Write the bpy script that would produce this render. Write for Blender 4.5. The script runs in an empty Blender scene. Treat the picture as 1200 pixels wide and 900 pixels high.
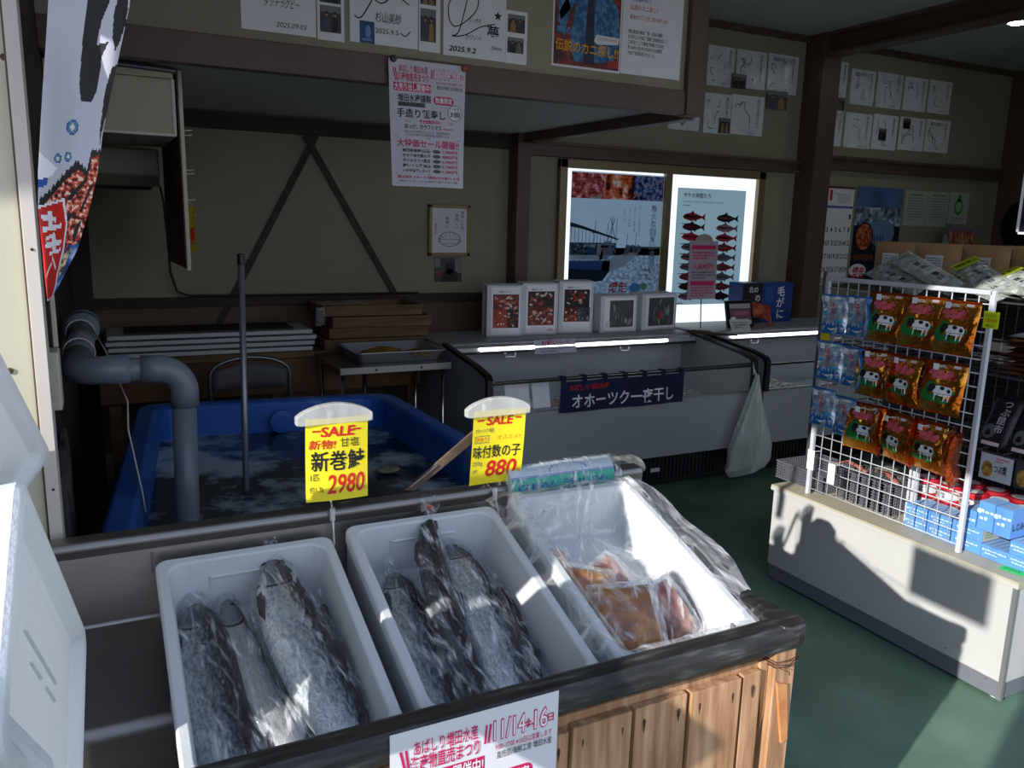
SKY = 1.15; SUN = 6.0; EXPO = 0.0
import bpy, math, random
from mathutils import Matrix, Vector, noise as mn
R = random.Random(7)
PI = math.pi
SC = bpy.context.scene
COL = SC.collection
rad = math.radians

def lin(c):
    if isinstance(c, str):
        c = [int(c[i:i+2], 16)/255 for i in (0, 2, 4)]
    return tuple((x/12.92 if x <= .04045 else ((x+.055)/1.055)**2.4) for x in c[:3]) + (1,)

MATS = {}
def newmat(name):
    m = bpy.data.materials.new(name); m.use_nodes = True
    MATS[name] = m
    nt = m.node_tree
    return m, nt, nt.nodes['Principled BSDF'], nt.links

def add_noise(nt, scale, detail=3, coord='Object', stretch=None, rough=.5):
    tc = nt.nodes.new('ShaderNodeTexCoord'); mp = nt.nodes.new('ShaderNodeMapping')
    if stretch: mp.inputs['Scale'].default_value = stretch
    n = nt.nodes.new('ShaderNodeTexNoise'); n.inputs['Scale'].default_value = scale
    n.inputs['Detail'].default_value = detail; n.inputs['Roughness'].default_value = rough
    nt.links.new(tc.outputs[coord], mp.inputs[0]); nt.links.new(mp.outputs[0], n.inputs['Vector'])
    return n

def ramp(nt, src, stops, interp='LINEAR'):
    r = nt.nodes.new('ShaderNodeValToRGB'); r.color_ramp.interpolation = interp
    els = r.color_ramp.elements
    while len(els) < len(stops): els.new(.5)
    for e, (p, c) in zip(els, stops):
        e.position = p; e.color = c if len(c) == 4 else (*c, 1)
    nt.links.new(src, r.inputs[0])
    return r

def bump(nt, b, src, strength=.3, dist=.01):
    bp = nt.nodes.new('ShaderNodeBump'); bp.inputs['Strength'].default_value = strength
    bp.inputs['Distance'].default_value = dist
    nt.links.new(src, bp.inputs['Height']); nt.links.new(bp.outputs[0], b.inputs['Normal'])
    return bp

def M(name, col='808080', rough=.6, metal=0, col2=None, scale=8, stretch=None, bmp=0, bscale=None, bdist=.01, spec=.5,
      stops=None, detail=3, trans=0, coat=0):
    """principled material, optional two tone noise and bump"""
    if name in MATS: return MATS[name]
    m, nt, b, L = newmat(name)
    b.inputs['Base Color'].default_value = lin(col)
    b.inputs['Roughness'].default_value = rough; b.inputs['Metallic'].default_value = metal
    b.inputs['Specular IOR Level'].default_value = spec
    if trans: b.inputs['Transmission Weight'].default_value = trans
    if coat: b.inputs['Coat Weight'].default_value = coat
    if col2 or stops:
        n = add_noise(nt, scale, detail, stretch=stretch)
        st = stops or [(.35, lin(col)), (.65, lin(col2))]
        r = ramp(nt, n.outputs[0], [(p, lin(c) if isinstance(c, str) else c) for p, c in st])
        L.new(r.outputs[0], b.inputs['Base Color'])
    if bmp:
        n2 = add_noise(nt, bscale or scale, detail, stretch=stretch)
        bump(nt, b, n2.outputs[0], bmp, bdist)
    return m

def emis(name, col, strength, col2=None, scale=2):
    m, nt, b, L = newmat(name)
    b.inputs['Base Color'].default_value = lin(col)
    b.inputs['Emission Color'].default_value = lin(col); b.inputs['Emission Strength'].default_value = strength
    if col2:
        n = add_noise(nt, scale); r = ramp(nt, n.outputs[0], [(.3, lin(col)), (.7, lin(col2))])
        L.new(r.outputs[0], b.inputs['Emission Color'])
    return m

def film(name, tint='ffffff', lo=.06, hi=.5, scale=18, stretch=(1, 1, 1), rough=.12, bs=.9, coord='Object', angles=(0, .5)):
    """thin clear crinkled plastic"""
    m = bpy.data.materials.new(name); m.use_nodes = True; MATS[name] = m
    nt = m.node_tree; L = nt.links
    b = nt.nodes['Principled BSDF']; out = nt.nodes['Material Output']
    b.inputs['Base Color'].default_value = lin(tint); b.inputs['Roughness'].default_value = rough
    b.inputs['Specular IOR Level'].default_value = .9
    tr = nt.nodes.new('ShaderNodeBsdfTransparent'); tr.inputs[0].default_value = (.97, .98, .98, 1)
    mx = nt.nodes.new('ShaderNodeMixShader')
    # crease highlights mixed in as white streaks: noise drawn out along a few directions
    tot = None
    for ang in angles:
        tc = nt.nodes.new('ShaderNodeTexCoord'); m0 = nt.nodes.new('ShaderNodeMapping'); m0.inputs['Rotation'].default_value = (0, 0, ang)
        m1 = nt.nodes.new('ShaderNodeMapping'); m1.inputs['Scale'].default_value = stretch
        n = nt.nodes.new('ShaderNodeTexNoise'); n.inputs['Scale'].default_value = scale; n.inputs['Detail'].default_value = 3; n.inputs['Distortion'].default_value = .25
        L.new(tc.outputs[coord], m0.inputs[0]); L.new(m0.outputs[0], m1.inputs[0]); L.new(m1.outputs[0], n.inputs['Vector'])
        r = ramp(nt, n.outputs[0], [(.55, (lo,)*3), (.63, ((hi+lo)*.4,)*3), (.72, (hi,)*3)])
        if tot is None: tot = r
        else:
            mxx = nt.nodes.new('ShaderNodeMath'); mxx.operation = 'MAXIMUM'; L.new(tot.outputs[0], mxx.inputs[0]); L.new(r.outputs[0], mxx.inputs[1]); tot = mxx
    r = tot
    lw = nt.nodes.new('ShaderNodeLayerWeight'); lw.inputs[0].default_value = .25
    ad = nt.nodes.new('ShaderNodeMath'); ad.operation = 'ADD'; ad.use_clamp = True
    ml = nt.nodes.new('ShaderNodeMath'); ml.operation = 'MULTIPLY'; ml.inputs[1].default_value = .22
    L.new(lw.outputs['Fresnel'], ml.inputs[0]); L.new(r.outputs[0], ad.inputs[0]); L.new(ml.outputs[0], ad.inputs[1])
    L.new(ad.outputs[0], mx.inputs[0]); L.new(tr.outputs[0], mx.inputs[1]); L.new(b.outputs[0], mx.inputs[2])
    L.new(mx.outputs[0], out.inputs[0])
    n2 = add_noise(nt, scale*.7, 4, stretch=stretch, coord=coord, rough=.55)
    bump(nt, b, n2.outputs[0], bs, .03)
    return m

# ------------------------------------------------------------------ mesh builder
class MB:
    def __init__(s): s.v = []; s.f = []; s.mi = []; s.ms = []; s.uv = None
    def m(s, mat):
        if mat not in s.ms: s.ms.append(mat)
        return s.ms.index(mat)
    def raw(s, vs, fs, mat, T=None):
        k = len(s.v); i = s.m(mat)
        s.v += [tuple((T @ Vector(v)) if T is not None else v) for v in vs]
        s.f += [tuple(k+a for a in f) for f in fs]; s.mi += [i]*len(fs)
        return s
    def box(s, a, b, mat, T=None):
        x0, y0, z0 = a; x1, y1, z1 = b
        return s.raw([(x0,y0,z0),(x1,y0,z0),(x1,y1,z0),(x0,y1,z0),(x0,y0,z1),(x1,y0,z1),(x1,y1,z1),(x0,y1,z1)],
              [(0,3,2,1),(4,5,6,7),(0,1,5,4),(1,2,6,5),(2,3,7,6),(3,0,4,7)], mat, T)
    def prism(s, poly, h0, h1, mat, T=None, axis='z'):
        n = len(poly)
        def P(p, h): return {'z': (p[0], p[1], h), 'y': (p[0], h, p[1]), 'x': (h, p[0], p[1])}[axis]
        vs = [P(p, h0) for p in poly]+[P(p, h1) for p in poly]
        fs = [tuple(range(n)), tuple(range(2*n-1, n-1, -1))]+[(i, n+i, n+(i+1) % n, (i+1) % n) for i in range(n)]
        return s.raw(vs, fs, mat, T)
    def tube(s, pts, r, mat, seg=10, caps=True, T=None, flat=1.0):
        pts = [Vector(p) for p in pts]; n = len(pts); vs = []; fs = []
        rs = r if isinstance(r, (list, tuple)) else [r]*n
        up = None
        for i, p in enumerate(pts):
            d = (pts[min(i+1, n-1)]-pts[max(i-1, 0)]).normalized()
            if up is None:
                up = Vector((0, 0, 1)) if abs(d.z) < .9 else Vector((0, 1, 0))
            a = d.cross(up).normalized(); up = a.cross(d).normalized()
            for k in range(seg):
                t = 2*PI*k/seg
                vs.append(tuple(p+(a*math.cos(t)+up*math.sin(t)*flat)*rs[i]))
        for i in range(n-1):
            for k in range(seg):
                k2 = (k+1) % seg
                fs.append((i*seg+k, i*seg+k2, (i+1)*seg+k2, (i+1)*seg+k))
        if caps: fs += [tuple(range(seg-1, -1, -1)), tuple((n-1)*seg+k for k in range(seg))]
        return s.raw(vs, fs, mat, T)
    def lathe(s, prof, mat, seg=20, T=None):
        vs = []; fs = []; n = len(prof)
        for r, z in prof:
            for k in range(seg):
                t = 2*PI*k/seg; vs.append((r*math.cos(t), r*math.sin(t), z))
        for i in range(n-1):
            for k in range(seg):
                k2 = (k+1) % seg; fs.append((i*seg+k, i*seg+k2, (i+1)*seg+k2, (i+1)*seg+k))
        fs += [tuple(range(seg-1, -1, -1)), tuple((n-1)*seg+k for k in range(seg))]
        return s.raw(vs, fs, mat, T)
    def grid(s, fn, nu, nv, mat, T=None, closeu=False):
        vs = [fn(i/nu, j/nv) for j in range(nv+1) for i in range(nu+(0 if closeu else 1))]
        w = nu if closeu else nu+1; fs = []
        for j in range(nv):
            for i in range(nu):
                i2 = (i+1) % w if closeu else i+1
                fs.append((j*w+i, j*w+i2, (j+1)*w+i2, (j+1)*w+i))
        return s.raw(vs, fs, mat, T)
    def build(s, name, parent=None, smooth=False, bevel=0, solid=0, sub=0):
        me = bpy.data.meshes.new(name); me.from_pydata(s.v, [], s.f)
        for m in s.ms: me.materials.append(m)
        me.polygons.foreach_set('material_index', s.mi)
        if smooth:
            me.polygons.foreach_set('use_smooth', [True]*len(s.f))
        if s.uv:
            uvl = me.uv_layers.new(name='UVMap')
            for l in me.loops: uvl.data[l.index].uv = s.uv[l.vertex_index]
        me.update()
        o = bpy.data.objects.new(name, me); COL.objects.link(o)
        if parent:
            o.parent = parent
            if parent.type == 'EMPTY': o.matrix_parent_inverse = Matrix.Translation(parent.location).inverted()
        if solid:
            md = o.modifiers.new('s', 'SOLIDIFY'); md.thickness = solid; md.offset = 0
        if sub:
            md = o.modifiers.new('u', 'SUBSURF'); md.levels = sub; md.render_levels = sub
        if bevel:
            md = o.modifiers.new('b', 'BEVEL'); md.width = bevel; md.segments = 2; md.limit_method = 'ANGLE'; md.angle_limit = rad(40)
            md.harden_normals = False
        return o

def tag(o, label=None, cat=None, group=None, kind=None):
    if label: o['label'] = label
    if cat: o['category'] = cat
    if group: o['group'] = group
    if kind: o['kind'] = kind
    return o
def thing(name, label, cat, loc=(0, 0, 0), group=None):
    o = bpy.data.objects.new(name, None); COL.objects.link(o); o.location = loc
    o.empty_display_size = .05
    return tag(o, label, cat, group)
def struct(mb, name, **k): return tag(mb.build(name, **k), kind='structure')
def dup(o, parent=None, loc=None, rot=None, label=None):
    c = o.copy(); COL.objects.link(c)
    if parent: c.parent = parent
    for ch in list(o.children):
        if ch.name in KEEP.get(o.name, ()): continue
        dup(ch, c)
    if loc is not None: c.location = loc
    if rot is not None: c.rotation_euler = rot
    if label: c['label'] = label
    return c
KEEP = {}

# ------------------------------------------------------------------ lettering and print
_tc = {}
def glyphs(s, bold=0):
    k = (s, bold)
    if k in _tc: return _tc[k]
    c = bpy.data.curves.new('t', 'FONT'); c.body = s; c.resolution_u = 3; c.offset = bold
    c.align_x = 'LEFT'
    o = bpy.data.objects.new('t', c); me = bpy.data.meshes.new_from_object(o)
    vs = [tuple(v.co) for v in me.vertices]; fs = [tuple(p.vertices) for p in me.polygons]
    bpy.data.objects.remove(o); bpy.data.curves.remove(c); bpy.data.meshes.remove(me)
    _tc[k] = (vs, fs); return _tc[k]

class Card(MB):
    """flat print: x right, y up, z out of the face; everything printed is a hair above the sheet"""
    def __init__(s, w, h, paper=None, thick=.001, eps=.0006, warp=None, nu=1, nv=1):
        super().__init__(); s.w = w; s.h = h; s.eps = eps; s.warp = warp
        if paper:
            if warp:
                s.grid(lambda u, v: (u*w, v*h, 0), nu, nv, paper); s.grid(lambda u, v: (u*w, v*h, -thick), nu, nv, paper)
            else: s.box((0, 0, -thick), (w, h, 0), paper)
    def rect(s, x, y, w, h, mat, k=1, n=1):
        if s.warp: return s.grid(lambda u, v: (x+u*w, y+v*h, k*s.eps), max(2, n), max(2, n), mat)
        z = k*s.eps
        return s.raw([(x, y, z), (x+w, y, z), (x+w, y+h, z), (x, y+h, z)], [(0, 1, 2, 3)], mat)
    def poly(s, pts, mat, k=1):
        return s.raw([(a, b, k*s.eps) for a, b in pts], [tuple(range(len(pts)))], mat)
    def ell(s, x, y, rx, ry, mat, k=1, n=16, rot=0):
        c, d = math.cos(rot), math.sin(rot)
        return s.poly([(x+rx*math.cos(t)*c-ry*math.sin(t)*d, y+rx*math.cos(t)*d+ry*math.sin(t)*c) for t in [2*PI*i/n for i in range(n)]], mat, k)
    def stroke(s, pts, w, mat, k=2):
        for a, b in zip(pts[:-1], pts[1:]):
            dx, dy = b[0]-a[0], b[1]-a[1]; l = math.hypot(dx, dy) or 1
            nx, ny = -dy/l*w/2, dx/l*w/2; ex, ey = dx/l*w*.3, dy/l*w*.3
            s.poly([(a[0]+nx-ex, a[1]+ny-ey), (a[0]-nx-ex, a[1]-ny-ey), (b[0]-nx+ex, b[1]-ny+ey), (b[0]+nx+ex, b[1]+ny+ey)], mat, k)
        return s
    def outline(s, x, y, w, h, t, mat, k=2):
        s.rect(x, y, w, t, mat, k); s.rect(x, y+h-t, w, t, mat, k); s.rect(x, y, t, h, mat, k); s.rect(x+w-t, y, t, h, mat, k)
    def text(s, txt, x, y, size, mat, k=3, w=None, bold=0, rot=0, shear=0, al='l'):
        if any(ord(q) > 0x2e80 for q in txt): bold = min(bold, .016)
        vs, fs = glyphs(txt, bold)
        if not vs: return s
        v0 = glyphs(txt, 0)[0] if bold else vs
        x0 = min(v[0] for v in v0); x1 = max(v[0] for v in v0)
        sx = size if w is None else w/(x1-x0)
        off = {'l': 0, 'c': -.5, 'r': -1}[al]*(x1-x0)*sx
        c, d = math.cos(rot), math.sin(rot)
        out = []
        for v in vs:
            px = (v[0]-x0)*sx+off+shear*v[1]*size; py = v[1]*size
            out.append((x+px*c-py*d, y+px*d+py*c, k*s.eps))
        return s.raw(out, fs, mat)
    def vtext(s, txt, x, y, size, mat, k=3, bold=0, step=1.05, sx=1):
        for i, ch in enumerate(txt): s.text(ch, x, y-(i+1)*size*step, size, mat, k, bold=bold, w=None if sx == 1 else size*sx*.9)
    def lines(s, x, y, w, n, dy, t, mat, k=2):
        """blocks of print too small to read"""
        for i in range(n):
            xx = x
            while xx < x+w*(1 if i < n-1 else .6):
                ww = R.uniform(.4, 1)*t*1.2; s.rect(xx, y-i*dy, ww, t*R.uniform(.6, 1), mat, k); xx += ww+t*.35
    def place(s, origin, xdir=(1, 0, 0), ydir=(0, 0, 1)):
        X = Vector(xdir).normalized(); Y = Vector(ydir).normalized(); Z = X.cross(Y)
        o = Vector(origin)
        s.v = [tuple(o+X*p[0]+Y*p[1]+Z*p[2]) for p in ((s.warp(*v) if s.warp else v) for v in s.v)]
        return s
    def placeM(s, T):
        s.v = [tuple(T @ Vector(s.warp(*v) if s.warp else v)) for v in s.v]; return s

def arc(cx, cy, r, a0, a1, n=6):
    return [(cx+r*math.cos(rad(a0+(a1-a0)*i/n)), cy+r*math.sin(rad(a0+(a1-a0)*i/n))) for i in range(n+1)]
def rrect(x0, y0, x1, y1, r, n=4):
    return arc(x1-r, y0+r, r, -90, 0, n)+arc(x1-r, y1-r, r, 0, 90, n)+arc(x0+r, y1-r, r, 90, 180, n)+arc(x0+r, y0+r, r, 180, 270, n)
def fbm(x, y, z=0, s=1): return mn.noise((x*s, y*s, z*s))

# ------------------------------------------------------------------ materials
paper = M('paper', 'dcdcde', .7)
paper_w = M('paper_bright', 'f0eff2', .6)
paper_y = M('paper_yellow', 'f4e020', .55)
ink = M('ink_black', '141414', .6)
ink_g = M('ink_grey', '55565c', .6)
ink_r = M('ink_red', 'd01c14', .55)
ink_p = M('ink_magenta', 'c8145a', .55)
ink_b = M('ink_blue', '1f4fa0', .55)
ink_gold = M('ink_gold', 'e0a020', .55)
ink_gr = M('ink_green', '2f8a3c', .55)
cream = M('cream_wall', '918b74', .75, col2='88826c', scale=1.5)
cream_pale = M('cream_panel', 'cbc8b2', .5, col2='c5c2aa', scale=2)  # paler cream of the outer panel and small fittings
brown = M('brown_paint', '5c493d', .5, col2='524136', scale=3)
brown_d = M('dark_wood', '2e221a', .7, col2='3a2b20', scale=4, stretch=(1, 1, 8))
soffit_m = M('soffit_board', 'b4b8b4', .8)
ceil_m = M('ceiling_board', '9aa09a', .8)
white_trim = M('white_trim', 'cfc9c0', .5)
foam = M('foam_white', 'ccd0d4', .75, bmp=.25, bscale=160, bdist=.002, detail=2)
steel = M('stainless', '8f8c88', .33, .9, col2='888581', scale=5, stretch=(.6, 3, 3), bmp=.015, bscale=30)
steel_w = M('worn_dark_rim', '3a3836', .5, .35, stops=[(.3, '262524'), (.55, '3d3c3a'), (.68, '5d5c59'), (.78, '908e89')], scale=22, stretch=(.5, 3, 3), detail=9, bmp=.2, bscale=60, bdist=.002)
chrome = M('chrome', 'c8c8c8', .18, 1)
gunmetal = M('grey_metal', '6d6f72', .4, .8)
pvc = M('grey_pvc', '75808a', .35, col2='707a84', scale=5)
blue_tank = M('blue_frp', '2a62b8', .45, stops=[(.4, '2459b0'), (.6, '2c66bc'), (.75, '7c9cc4')], scale=5, detail=6)
black_pl = M('black_plastic', '141517', .35)
white_pl = M('white_plastic', 'dfe1e2', .4)
freezer_w = M('freezer_white', 'a0a3a4', .4)
wood = M('weathered_pine', 'a87f58', .75, stops=[(.3, '8a6342'), (.5, 'b08560'), (.68, 'c9a27c')], scale=9, stretch=(6, 6, .5), detail=7, bmp=.4, bscale=12, bdist=.004)
wood_end = M('sawn_end_wood', 'd0905c', .75, col2='bb7844', scale=30)
crate_wood = M('crate_wood', '6e5436', .8, stops=[(.3, '56402a'), (.6, '7a5e3c')], scale=6, stretch=(.5, 4, 6), detail=5)
kraft = M('kraft_paper', 'b08c62', .7, col2='a4825a', scale=4)
film_bag = film('clear_film_bag', 'eef2f6', .03, .62, 60, (1, .14, .5), .14, .5, angles=(.05, -.3))
film_liner = film('clear_liner_film', 'ffffff', .04, .5, 34, (1, .12, .4), .14, .4, angles=(.35, -.5, 1.3))
film_dim = film('clear_film_dim', 'd8e0e0', .16, .5, 30, (1, .2, .4), .2)
clear_pl = film('clear_rigid_plastic', 'f4f4ee', .42, .7, 20, (1, 1, .3), .15, .2)
glass = None
def make_glass():
    m = bpy.data.materials.new('pane_glass'); m.use_nodes = True; nt = m.node_tree
    b = nt.nodes['Principled BSDF']; b.inputs['Base Color'].default_value = (.8, .85, .85, 1); b.inputs['Roughness'].default_value = .05
    tr = nt.nodes.new('ShaderNodeBsdfTransparent'); mx = nt.nodes.new('ShaderNodeMixShader')
    lw = nt.nodes.new('ShaderNodeLayerWeight'); lw.inputs[0].default_value = .2
    ad = nt.nodes.new('ShaderNodeMath'); ad.inputs[1].default_value = .05
    nt.links.new(lw.outputs['Fresnel'], ad.inputs[0]); nt.links.new(ad.outputs[0], mx.inputs[0])
    nt.links.new(tr.outputs[0], mx.inputs[1]); nt.links.new(b.outputs[0], mx.inputs[2]); nt.links.new(mx.outputs[0], nt.nodes['Material Output'].inputs[0])
    return m
glass = make_glass()
floor_m = M('green_floor', '566f5e', .5, stops=[(.3, '546f5d'), (.55, '62806b'), (.75, '74927e')], scale=3, detail=8, bmp=.05)
# ================================================================== THE SETTING
WY = 5.2      # back wall
CZ = 3.15     # ceiling
struct(MB().box((-.14, .2, -.06), (9.5, WY+.1, 0), floor_m), 'floor')
struct(MB().box((-9, -9, -.12), (14, .2, -.03), M('asphalt', '77777a', .9, col2='6b6b6d', scale=20)), 'ground')
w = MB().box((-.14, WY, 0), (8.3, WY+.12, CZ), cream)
w.box((-.1, WY-.012, .2), (2.6, WY, 1.06), M('brown_lower_board', '6b5440', .7, col2='5e4a39', scale=3))
struct(w, 'wall_back')
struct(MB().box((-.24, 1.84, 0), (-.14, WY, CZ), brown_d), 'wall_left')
struct(MB().box((8.2, .75, 0), (8.3, WY, CZ), cream), 'wall_right')
# unseen wall closes the front right to cut sky light inside; outer face beside the left column
struct(MB().box((5.3, 1.3, 0), (8.2, 1.4, CZ), cream), 'wall_front')
fl = MB().box((-3, 1.79, 0), (-.127, 1.84, 2.75), cream_pale)
for x, z in ((-.165, 1.30), (-.128, 1.87)):
    fl.lathe([(.006, 0), (.006, .003), (.002, .004)], M('screw_dark', '4a3c30', .6), 10, Matrix.Translation((x, 1.79, z)) @ Matrix.Rotation(PI/2, 4, 'X'))
struct(fl, 'wall_outer')
cz = MB().box((-.123, 1.775, 0), (-.1, 1.85, 3.0), white_trim)
for z in (1.06, 1.53): cz.lathe([(.003, 0), (.003, .002)], ink, 8, Matrix.Translation((-.110, 1.775, z)) @ Matrix.Rotation(PI/2, 4, 'X'))
struct(cz, 'trim_1', bevel=.004)
struct(MB().box((-.127, 1.785, 0), (-.123, 1.85, 3.0), brown), 'trim_2')
struct(MB().box((-.14, 1.8, CZ), (8.3, WY+.1, CZ+.1), ceil_m), 'ceiling')
struct(MB().box((-3, .74, 2.75), (9.5, 1.8, 2.85), M('eave_board', 'a9a79a', .8)).box((-3, 1.78, 2.75), (9.5, 1.84, 3.3), brown), 'ceiling_eave')
# unseen slim post, added left of the camera to cast a floor shadow strip
# unseen side board under the eave, added to shade the upper snack grid
struct(MB().box((-.68, .2, 2.17), (-.62, 1.78, 2.75), brown), 'trim_17')
struct(MB().box((-1.235, -.155, -.03), (-1.165, -.075, 2.75), white_trim), 'trim_16')
# posts, rails, ceiling beam, all steel painted brown
def hbeam(x0, x1, y0, y1, z0, z1):
    return MB().box((x0, y0, z0), (x1, y0+.018, z1), brown).box((x0, y1-.012, z0), (x1, y1, z1), brown).box(((x0+x1)/2-.01, y0, z0), ((x0+x1)/2+.01, y1, z1), brown)
struct(MB().box((5.26, 5.0, 0), (5.46, WY, CZ), brown), 'trim_3', bevel=.004)
struct(MB().box((2.58, 5.06, 0), (2.68, WY, 2.2), brown), 'trim_4', bevel=.004)
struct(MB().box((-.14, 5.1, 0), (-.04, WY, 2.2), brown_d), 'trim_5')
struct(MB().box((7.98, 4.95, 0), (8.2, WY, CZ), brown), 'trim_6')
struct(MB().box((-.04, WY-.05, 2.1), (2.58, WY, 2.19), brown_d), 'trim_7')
r = MB().box((2.68, WY-.06, 2.07), (5.26, WY, 2.09), brown).box((2.68, WY-.06, 2.15), (5.26, WY, 2.17), brown).box((2.68, WY-.03, 2.07), (5.26, WY, 2.17), brown)
struct(r, 'trim_8')
r = MB().box((5.46, WY-.06, 2.12), (7.98, WY, 2.14), brown).box((5.46, WY-.06, 2.21), (7.98, WY, 2.235), brown).box((5.46, WY-.03, 2.12), (7.98, WY, 2.235), brown)
struct(r, 'trim_9')
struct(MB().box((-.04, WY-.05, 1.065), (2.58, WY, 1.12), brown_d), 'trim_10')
struct(MB().box((2.68, WY-.03, 3.1), (5.26, WY, 3.15), brown).box((5.46, WY-.03, 3.1), (8.0, WY, 3.15), brown), 'trim_11')
struct(MB().box((5.28, 1.84, 2.975), (5.44, 5.0, 2.995), brown).box((5.35, 1.84, 2.995), (5.37, 5.0, 3.13), brown).box((5.28, 1.84, 3.125), (5.44, 5.0, 3.15), brown), 'trim_12')
# lowered canopy room at the left: soffit, front beam, front board, post, return beam
struct(MB().box((-.14, 3.44, 2.2), (2.72, WY, 2.23), soffit_m), 'ceiling_canopy')
struct(MB().box((-.14, 3.4, 2.155), (2.76, 3.46, 2.268), brown), 'trim_13', bevel=.003)
struct(MB().box((-.14, 3.42, 2.268), (2.68, 3.44, CZ), cream), 'wall_canopy')
struct(MB().box((2.66, 3.385, 2.15), (2.765, 3.46, CZ), brown), 'trim_14', bevel=.004)
struct(MB().prism([(2.70, 3.46), (2.765, 3.46), (2.72, 5.08), (2.62, 5.08)], 2.14, 2.25, brown), 'trim_15')
struct(MB().prism([(2.70, 3.46), (2.72, 3.46), (2.68, 5.08), (2.66, 5.08)], 2.25, CZ, cream), 'wall_canopy_side')
# lit windows in the back wall
win_e = emis('frosted_daylight', 'dfeaf2', 1.12, 'eef4f6', 1.2)
for i, (x0, x1, z0, z1) in enumerate(((3.03, 3.9, .92, 2.0), (3.96, 4.83, .85, 2.0))):
    struct(MB().box((x0, WY-.012, z0), (x1, WY-.006, z1), win_e), f'window_{i+1}')
frame_m = M('window_frame_bronze', '85785c', .4, .4)
f = MB()
for x0, z0, x1, z1 in ((2.97, .8, 3.03, 2.06), (3.9, .85, 3.96, 2.0), (4.83, .8, 4.9, 2.06), (2.97, 2.0, 4.9, 2.06), (2.97, .8, 4.9, .85)):
    f.box((x0, WY-.05, z0), (x1, WY, z1), frame_m)
struct(f, 'window_3', bevel=.003)

# ================================================================== LIGHT, CAMERA
w = bpy.data.worlds.new('sky'); SC.world = w; w.use_nodes = True
nt = w.node_tree; bg = nt.nodes['Background']
tc = nt.nodes.new('ShaderNodeTexCoord'); sp = nt.nodes.new('ShaderNodeSeparateXYZ')
nt.links.new(tc.outputs['Generated'], sp.inputs[0])
rp = ramp(nt, sp.outputs[2], [(0, (.86, .91, 1.0)), (.35, (.62, .74, .98)), (1, (.42, .56, .88))])
nt.links.new(rp.outputs[0], bg.inputs[0]); bg.inputs[1].default_value = SKY
sun = bpy.data.lights.new('sun', 'SUN'); sun.energy = SUN; sun.angle = rad(.55); sun.color = (1, .965, .92)
so = bpy.data.objects.new('sun', sun); COL.objects.link(so)
d = Vector((.933*math.cos(rad(21.2)), .36*math.cos(rad(21.2)), -math.sin(rad(21.2))))
so.rotation_euler = d.to_track_quat('-Z', 'Y').to_euler(); so.location = (-4, -2, 4)
cam = bpy.data.cameras.new('camera'); co = bpy.data.objects.new('camera', cam); COL.objects.link(co)
cam.sensor_fit = 'HORIZONTAL'; cam.sensor_width = 36; cam.lens = 950/1200*36; cam.clip_start = .02
def cam_axes(y, p, r):
    F = Vector((math.sin(y)*math.cos(p), math.cos(y)*math.cos(p), -math.sin(p)))
    Rt = Vector((math.cos(y), -math.sin(y), 0)); U = Rt.cross(F)
    c, s = math.cos(r), math.sin(r)
    return Rt*c+U*s, -Rt*s+U*c, F
Rx, Ux, Fx = cam_axes(rad(27), rad(11.2), rad(1.45))
co.matrix_world = Matrix(((Rx.x, Ux.x, -Fx.x, 0), (Rx.y, Ux.y, -Fx.y, 0), (Rx.z, Ux.z, -Fx.z, 1.6), (0, 0, 0, 1)))
SC.camera = co
SC.view_settings.view_transform = 'Standard'; SC.view_settings.look = 'None'; SC.view_settings.gamma = 1
SC.view_settings.exposure = EXPO; SC.view_settings.use_curve_mapping = False
SC.cycles.transparent_max_bounces = 16; SC.cycles.max_bounces = 8
SC.cycles.sample_clamp_indirect = 6
# ================================================================== STEEL SINK
sx0, sx1, sy0, sy1 = -.80, 1.25, 1.08, 1.75
sink = thing('steel_sink', 'long stainless steel display sink with a worn black front rim, holding the fish boxes', 'sink', (.45, 1.4, .1))
bm = MB()
bx0, bx1, by0, by1, bz = sx0+.04, sx1-.05, 1.14, 1.69, .56
# basin seen from inside and outside
top = rrect(bx0, by0, bx1, by1, .05); bot = rrect(bx0+.015, by0+.015, bx1-.015, by1-.02, .06)
n = len(top)
prof = [(top, .80), (top, .79), (bot, bz+.03), ([(x+(.45-x)*.03, y+(1.4-y)*.06) for x, y in bot], bz)]
vs = [(x, y, z) for ring, z in prof for x, y in ring]; fs = []
for k in range(len(prof)-1):
    for i in range(n): fs.append((k*n+i, k*n+(i+1) % n, (k+1)*n+(i+1) % n, (k+1)*n+i))
fs.append(tuple((len(prof)-1)*n+i for i in range(n)))
bm.raw(vs, fs, steel); bm.build('basin', sink, smooth=True, solid=.004)
dr = MB().lathe([(.045, bz+.002), (.045, bz+.006), (.03, bz+.004)], chrome, 24, Matrix.Translation((.02, 1.38, 0))); dr.build('drain', sink, smooth=True)
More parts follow.
